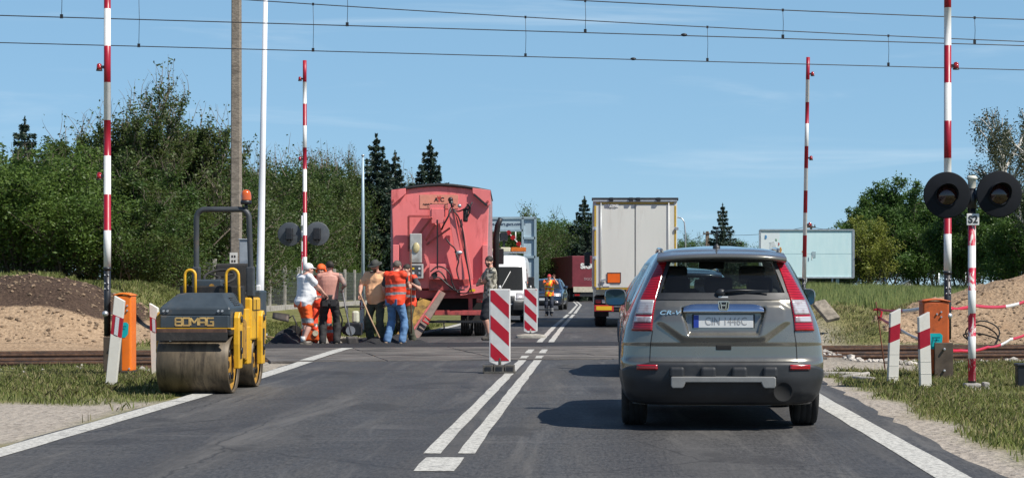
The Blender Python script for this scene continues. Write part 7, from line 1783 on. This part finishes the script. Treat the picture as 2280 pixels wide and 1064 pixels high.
    if trs:
        mb = MB(); short = trs == 'shorts'; loft(mb, [(pel + V3(0, 0, -.17), .12, .10, 0), (pel + V3(0, -.012, -.09), .182, .138, 0), (pel + V3(0, 0, -.0), .178, .130, 0), (pel + V3(0, .01, .06), .166, .120, 0), (pel + V3(0, .01, .085), .162, .117, 0)])
        for hp, kn, an in ((hpL, knL, anL), (hpR, knR, anR)):
            limb(mb, hp, kn if not short else hp.lerp(kn, 1.0), .106, .082 if not short else .094)
            if not short: limb(mb, kn, an + V3(0, 0, .01), .078, .076)
        sm_ = stripes
        me = baked(mb, trs, .012, 3, .5, .020, 10, [trs_m, M_grey_tape], (lambda c: 1 if any(abs(c.z - z) < .03 for z in sm_) else 0) if sm_ else None); obj(trs, me, t)
        mb = MB(); loft(mb, [(pel + V3(0, .01, .062), .170, .124, 0), (pel + V3(0, .01, .098), .166, .121, 0)]); mb.build('belt', M_black, t)
        if not short or trs_m is M_hiv:
            for s in (-1, 1): mb = MB(); mb.box((s * .085, -.142, pel.z - .07), (.12, .014, .13)); mb.build('back_pocket', trs_m, t, bev=.01)
    for an, tb in ((anL, p['toeL']), (anR, p['toeR'])):
        tb = Vector(tb); tb.z = 0; tb.normalize(); mb = MB()
        limb(mb, an - tb * .035 + V3(0, 0, -.045), an + tb * .15 + V3(0, 0, -.055), .046, .038); limb(mb, an + tb * .03 + V3(0, 0, -.03), an + V3(0, 0, .04), .05, .05)
        for q in (-.03, .06, .14): mb.ball(an + tb * q + V3(0, 0, -.07), (.042, .042, .02), 12)
        me = baked(mb, 'shoe', .012, 3); obj('shoe', me, t); me.materials.append(shoe)
        if socks: mb = MB(); mb.cyl(an + V3(0, 0, .02), an + V3(0, .0, .12), .049, .047, 14); mb.build('sock', M_sock, t)
    return t
def local(t, w):
    """world point -> the person's own coordinates before scaling"""
    r = -t[2]; d = Vector(w) - Vector((t[0], t[1], t[3])); c, s = math.cos(r), math.sin(r)
    return Vector((d.x * c - d.y * s, d.x * s + d.y * c, d.z)) / t[4]
def frame(px, yb, D, rz, H): return (PX(px, D), D, rz, PZ(yb, D), H / 1.75)
# 1 man in white shirt and orange shorts, turned to the right, hand at the other man's back
f1 = frame(676, 771, 39.9, R(-52), 1.76)
person('person in a white t-shirt, white cap and orange shorts reaching out to the right', 676, 771, 39.9, R(-52), 1.76, (.60, .34, .26), 'skin_pale', dict(wrR=local(f1, P(728, 661, 40.15)), ehR=V3(.5, -.2, -1), wrL=V3(-.14, .30, 1.02), che=V3(0, .03, 1.31), nek=V3(0, .06, 1.47), hed=V3(0, .12, 1.585), pitch=R(-8), yaw=R(-8), anL=V3(-.14, .06, .09), anR=V3(.12, -.08, .09), hnR=V3(0, 0, -1)),
       top='tshirt', top_m=M_tee, trs='shorts', trs_m=M_hiv, hat='cap', hat_m=M_white, hair=M_hairg, belly=.11, socks=True, broad=1.1, stripes=(.55, .51))
# 2 worker in full orange behind
person('person in orange work clothes and helmet, mostly hidden between two other workers', 716, 768, 41.3, R(172), 1.74, pose=dict(wrL=V3(-.2, .28, 1.0), wrR=V3(.2, .28, 1.0), ears=1, anL=V3(-.22, 0, .09), anR=V3(.16, 0, .09)), top='jacket', top_m=M_hivred, vest=(M_hivred,), trs='trousers', trs_m=M_hivred, hat='helmet', hat_m=M_hiv, hair=None, sleeves=1.0, stripes=(.30, .44))
# 3 shirtless man
f3 = frame(734, 770, 40.3, 0, 1.80); g3 = local(f3, P(763, 651, 40.2)) + V3(0, 0, .03)
person('shirtless person in black work trousers with a tattooed arm, leaning on a shovel', 734, 770, 40.3, R(4), 1.80, (.56, .27, .21), 'skin_pink', dict(wrR=g3 + V3(-.02, .14, .06), ehR=V3(.35, -1, -.2), wrL=V3(-.16, .34, 1.05), hdR=V3(.1, .35, -1), hnR=V3(-1, .3, 0), crR=.9, anL=V3(-.15, 0, .09), anR=V3(.15, .02, .09), yaw=R(25), pitch=R(-10)),
       trs='trousers', trs_m=M_dktrs, hair=M_hair, tattoo='R', broad=1.12, belly=.02, hat=None)
tool('shovel', 'long handled black shovel held upright by the shirtless worker', [P(762, 642, 40.5), P(770, 690, 40.42), P(783, 750, 40.3)], .017, blade_rows(P(783, 748, 40.2), P(789, 775, 40.2) - P(783, 748, 40.2), (1, .3, 0), .30, .24), mat('grey_shaft', (.16, .16, .17), .5, var=.15))
# 4 man in peach t-shirt with a rake
f4 = frame(838, 768, 40.6, R(158), 1.82); g4 = local(f4, P(804, 663, 40.35))
person('bearded person in a peach t-shirt and olive trousers, holding a long wooden rake', 838, 768, 40.6, R(158), 1.82, (.50, .27, .19), 'skin_tan', dict(wrR=g4 + V3(.03, 0, .05), ehR=V3(1, -.6, 0), hdR=V3(0, .3, -1), hnR=V3(-1, .2, 0), crR=.9, wrL=V3(-.27, .06, .88), pitch=R(-24), yaw=R(-12), hed=V3(0, .05, 1.60), anL=V3(-.16, .04, .09), anR=V3(.15, -.04, .09)),
       top='tshirt', top_m=M_peach_tee, trs='trousers', trs_m=M_olive, hat='hat', hat_m=mat('dark_hat', (.05, .052, .045), .8), facehair=True, broad=1.14, belly=.045)
tool('rake', 'wooden handled rake slanting down from the hand of the worker in peach', [P(800, 650, 40.35), P(820, 698, 40.2), P(845, 752, 40.0)], .017)
# 5 man in orange vest and jeans
f5 = frame(880, 768, 40.2, R(-30), 1.80); g5 = local(f5, P(914, 640, 40.7))
person('person seen from behind in an orange reflective vest, grey t-shirt and blue jeans', 880, 768, 40.2, R(-30), 1.80, (.55, .30, .22), 'skin_warm', dict(wrR=g5 + V3(0, -.07, 0), ehR=V3(.6, -.4, -1), hdR=V3(.2, 1, .1), hnR=V3(-1, 0, 0), crR=.9, wrL=V3(-.26, .14, .92), anL=V3(-.17, -.05, .09), anR=V3(.17, .02, .09), hed=V3(0, .07, 1.59), nek=V3(0, .02, 1.47), pitch=R(-12)),
       top='tshirt', top_m=M_greytee, vest=(M_hivred,), trs='trousers', trs_m=M_jean, shoe=M_beige_boot, hair=M_hairg, broad=1.1, belly=.04)
# 6 man behind, holding the vertical rod
f6 = frame(908, 766, 41.2, R(140), 1.74); g6 = local(f6, P(915, 632, 40.75))
person('person in dark trousers and orange vest half hidden behind the man in jeans', 908, 766, 41.2, R(140), 1.74, (.55, .30, .22), 'skin_warm', dict(wrL=g6 + V3(.02, -.05, 0), ehL=V3(-.6, -.3, -1), crL=.9, hdL=V3(0, 1, .1), hnL=V3(1, 0, 0), wrR=V3(.25, .1, .95)), top='tshirt', top_m=M_greytee, vest=(M_hivred,), trs='trousers', trs_m=M_olive, hair=M_hair)
tool('rod', 'thin vertical rusty rod held between the man in jeans and his colleague', [P(915, 555, 40.75), P(915, 650, 40.75), P(916, 742, 40.75)], .014, None, M_rustiron)
# 7 man with crossed arms by the truck
person('person with crossed arms in a camouflage t-shirt and dark shorts beside the asphalt lorry', 1092, 757, 42.0, R(105), 1.86, (.52, .28, .20), 'skin_tan2', dict(wrR=V3(-.13, .27, 1.21), wrL=V3(.14, .25, 1.13), ehR=V3(.6, .3, -1), ehL=V3(-.6, .4, -1), hdR=V3(-1, .1, .1), hdL=V3(1, -.1, .05), hnR=V3(0, -1, 0), hnL=V3(0, -1, 0), crR=.35, crL=.35, yaw=R(48), anL=V3(-.14, .05, .09), anR=V3(.14, -.03, .09)),
       top='tshirt', top_m=M_camo, trs='shorts', trs_m=M_shorts, hair=M_hair, facehair=True, broad=1.08)
# 8 flagging worker
person('person in orange and yellow hi-vis jacket and red cap, waving traffic on in the road', 1223, 703, 79.6, R(172), 1.74, (.55, .30, .22), 'skin_warm', dict(wrL=V3(-.24, .26, 1.56), ehL=V3(-.8, .2, -.9), hdL=V3(-.1, .1, 1), hnL=V3(0, 1, 0), crL=.15, wrR=V3(.02, .48, 1.40), ehR=V3(.8, .1, -.7), crR=.4, anL=V3(-.1, .04, .09), anR=V3(.10, -.02, .09)),
       top='jacket', top_m=M_hiv, vest=(M_hiv, M_hivy), trs='trousers', trs_m=mat('navy_trousers', (.022, .028, .045), .85, var=.2), hat='cap', hat_m=mat('red_cap', (.5, .04, .04), .7), sleeves=.7, stripes=(.22, .30))
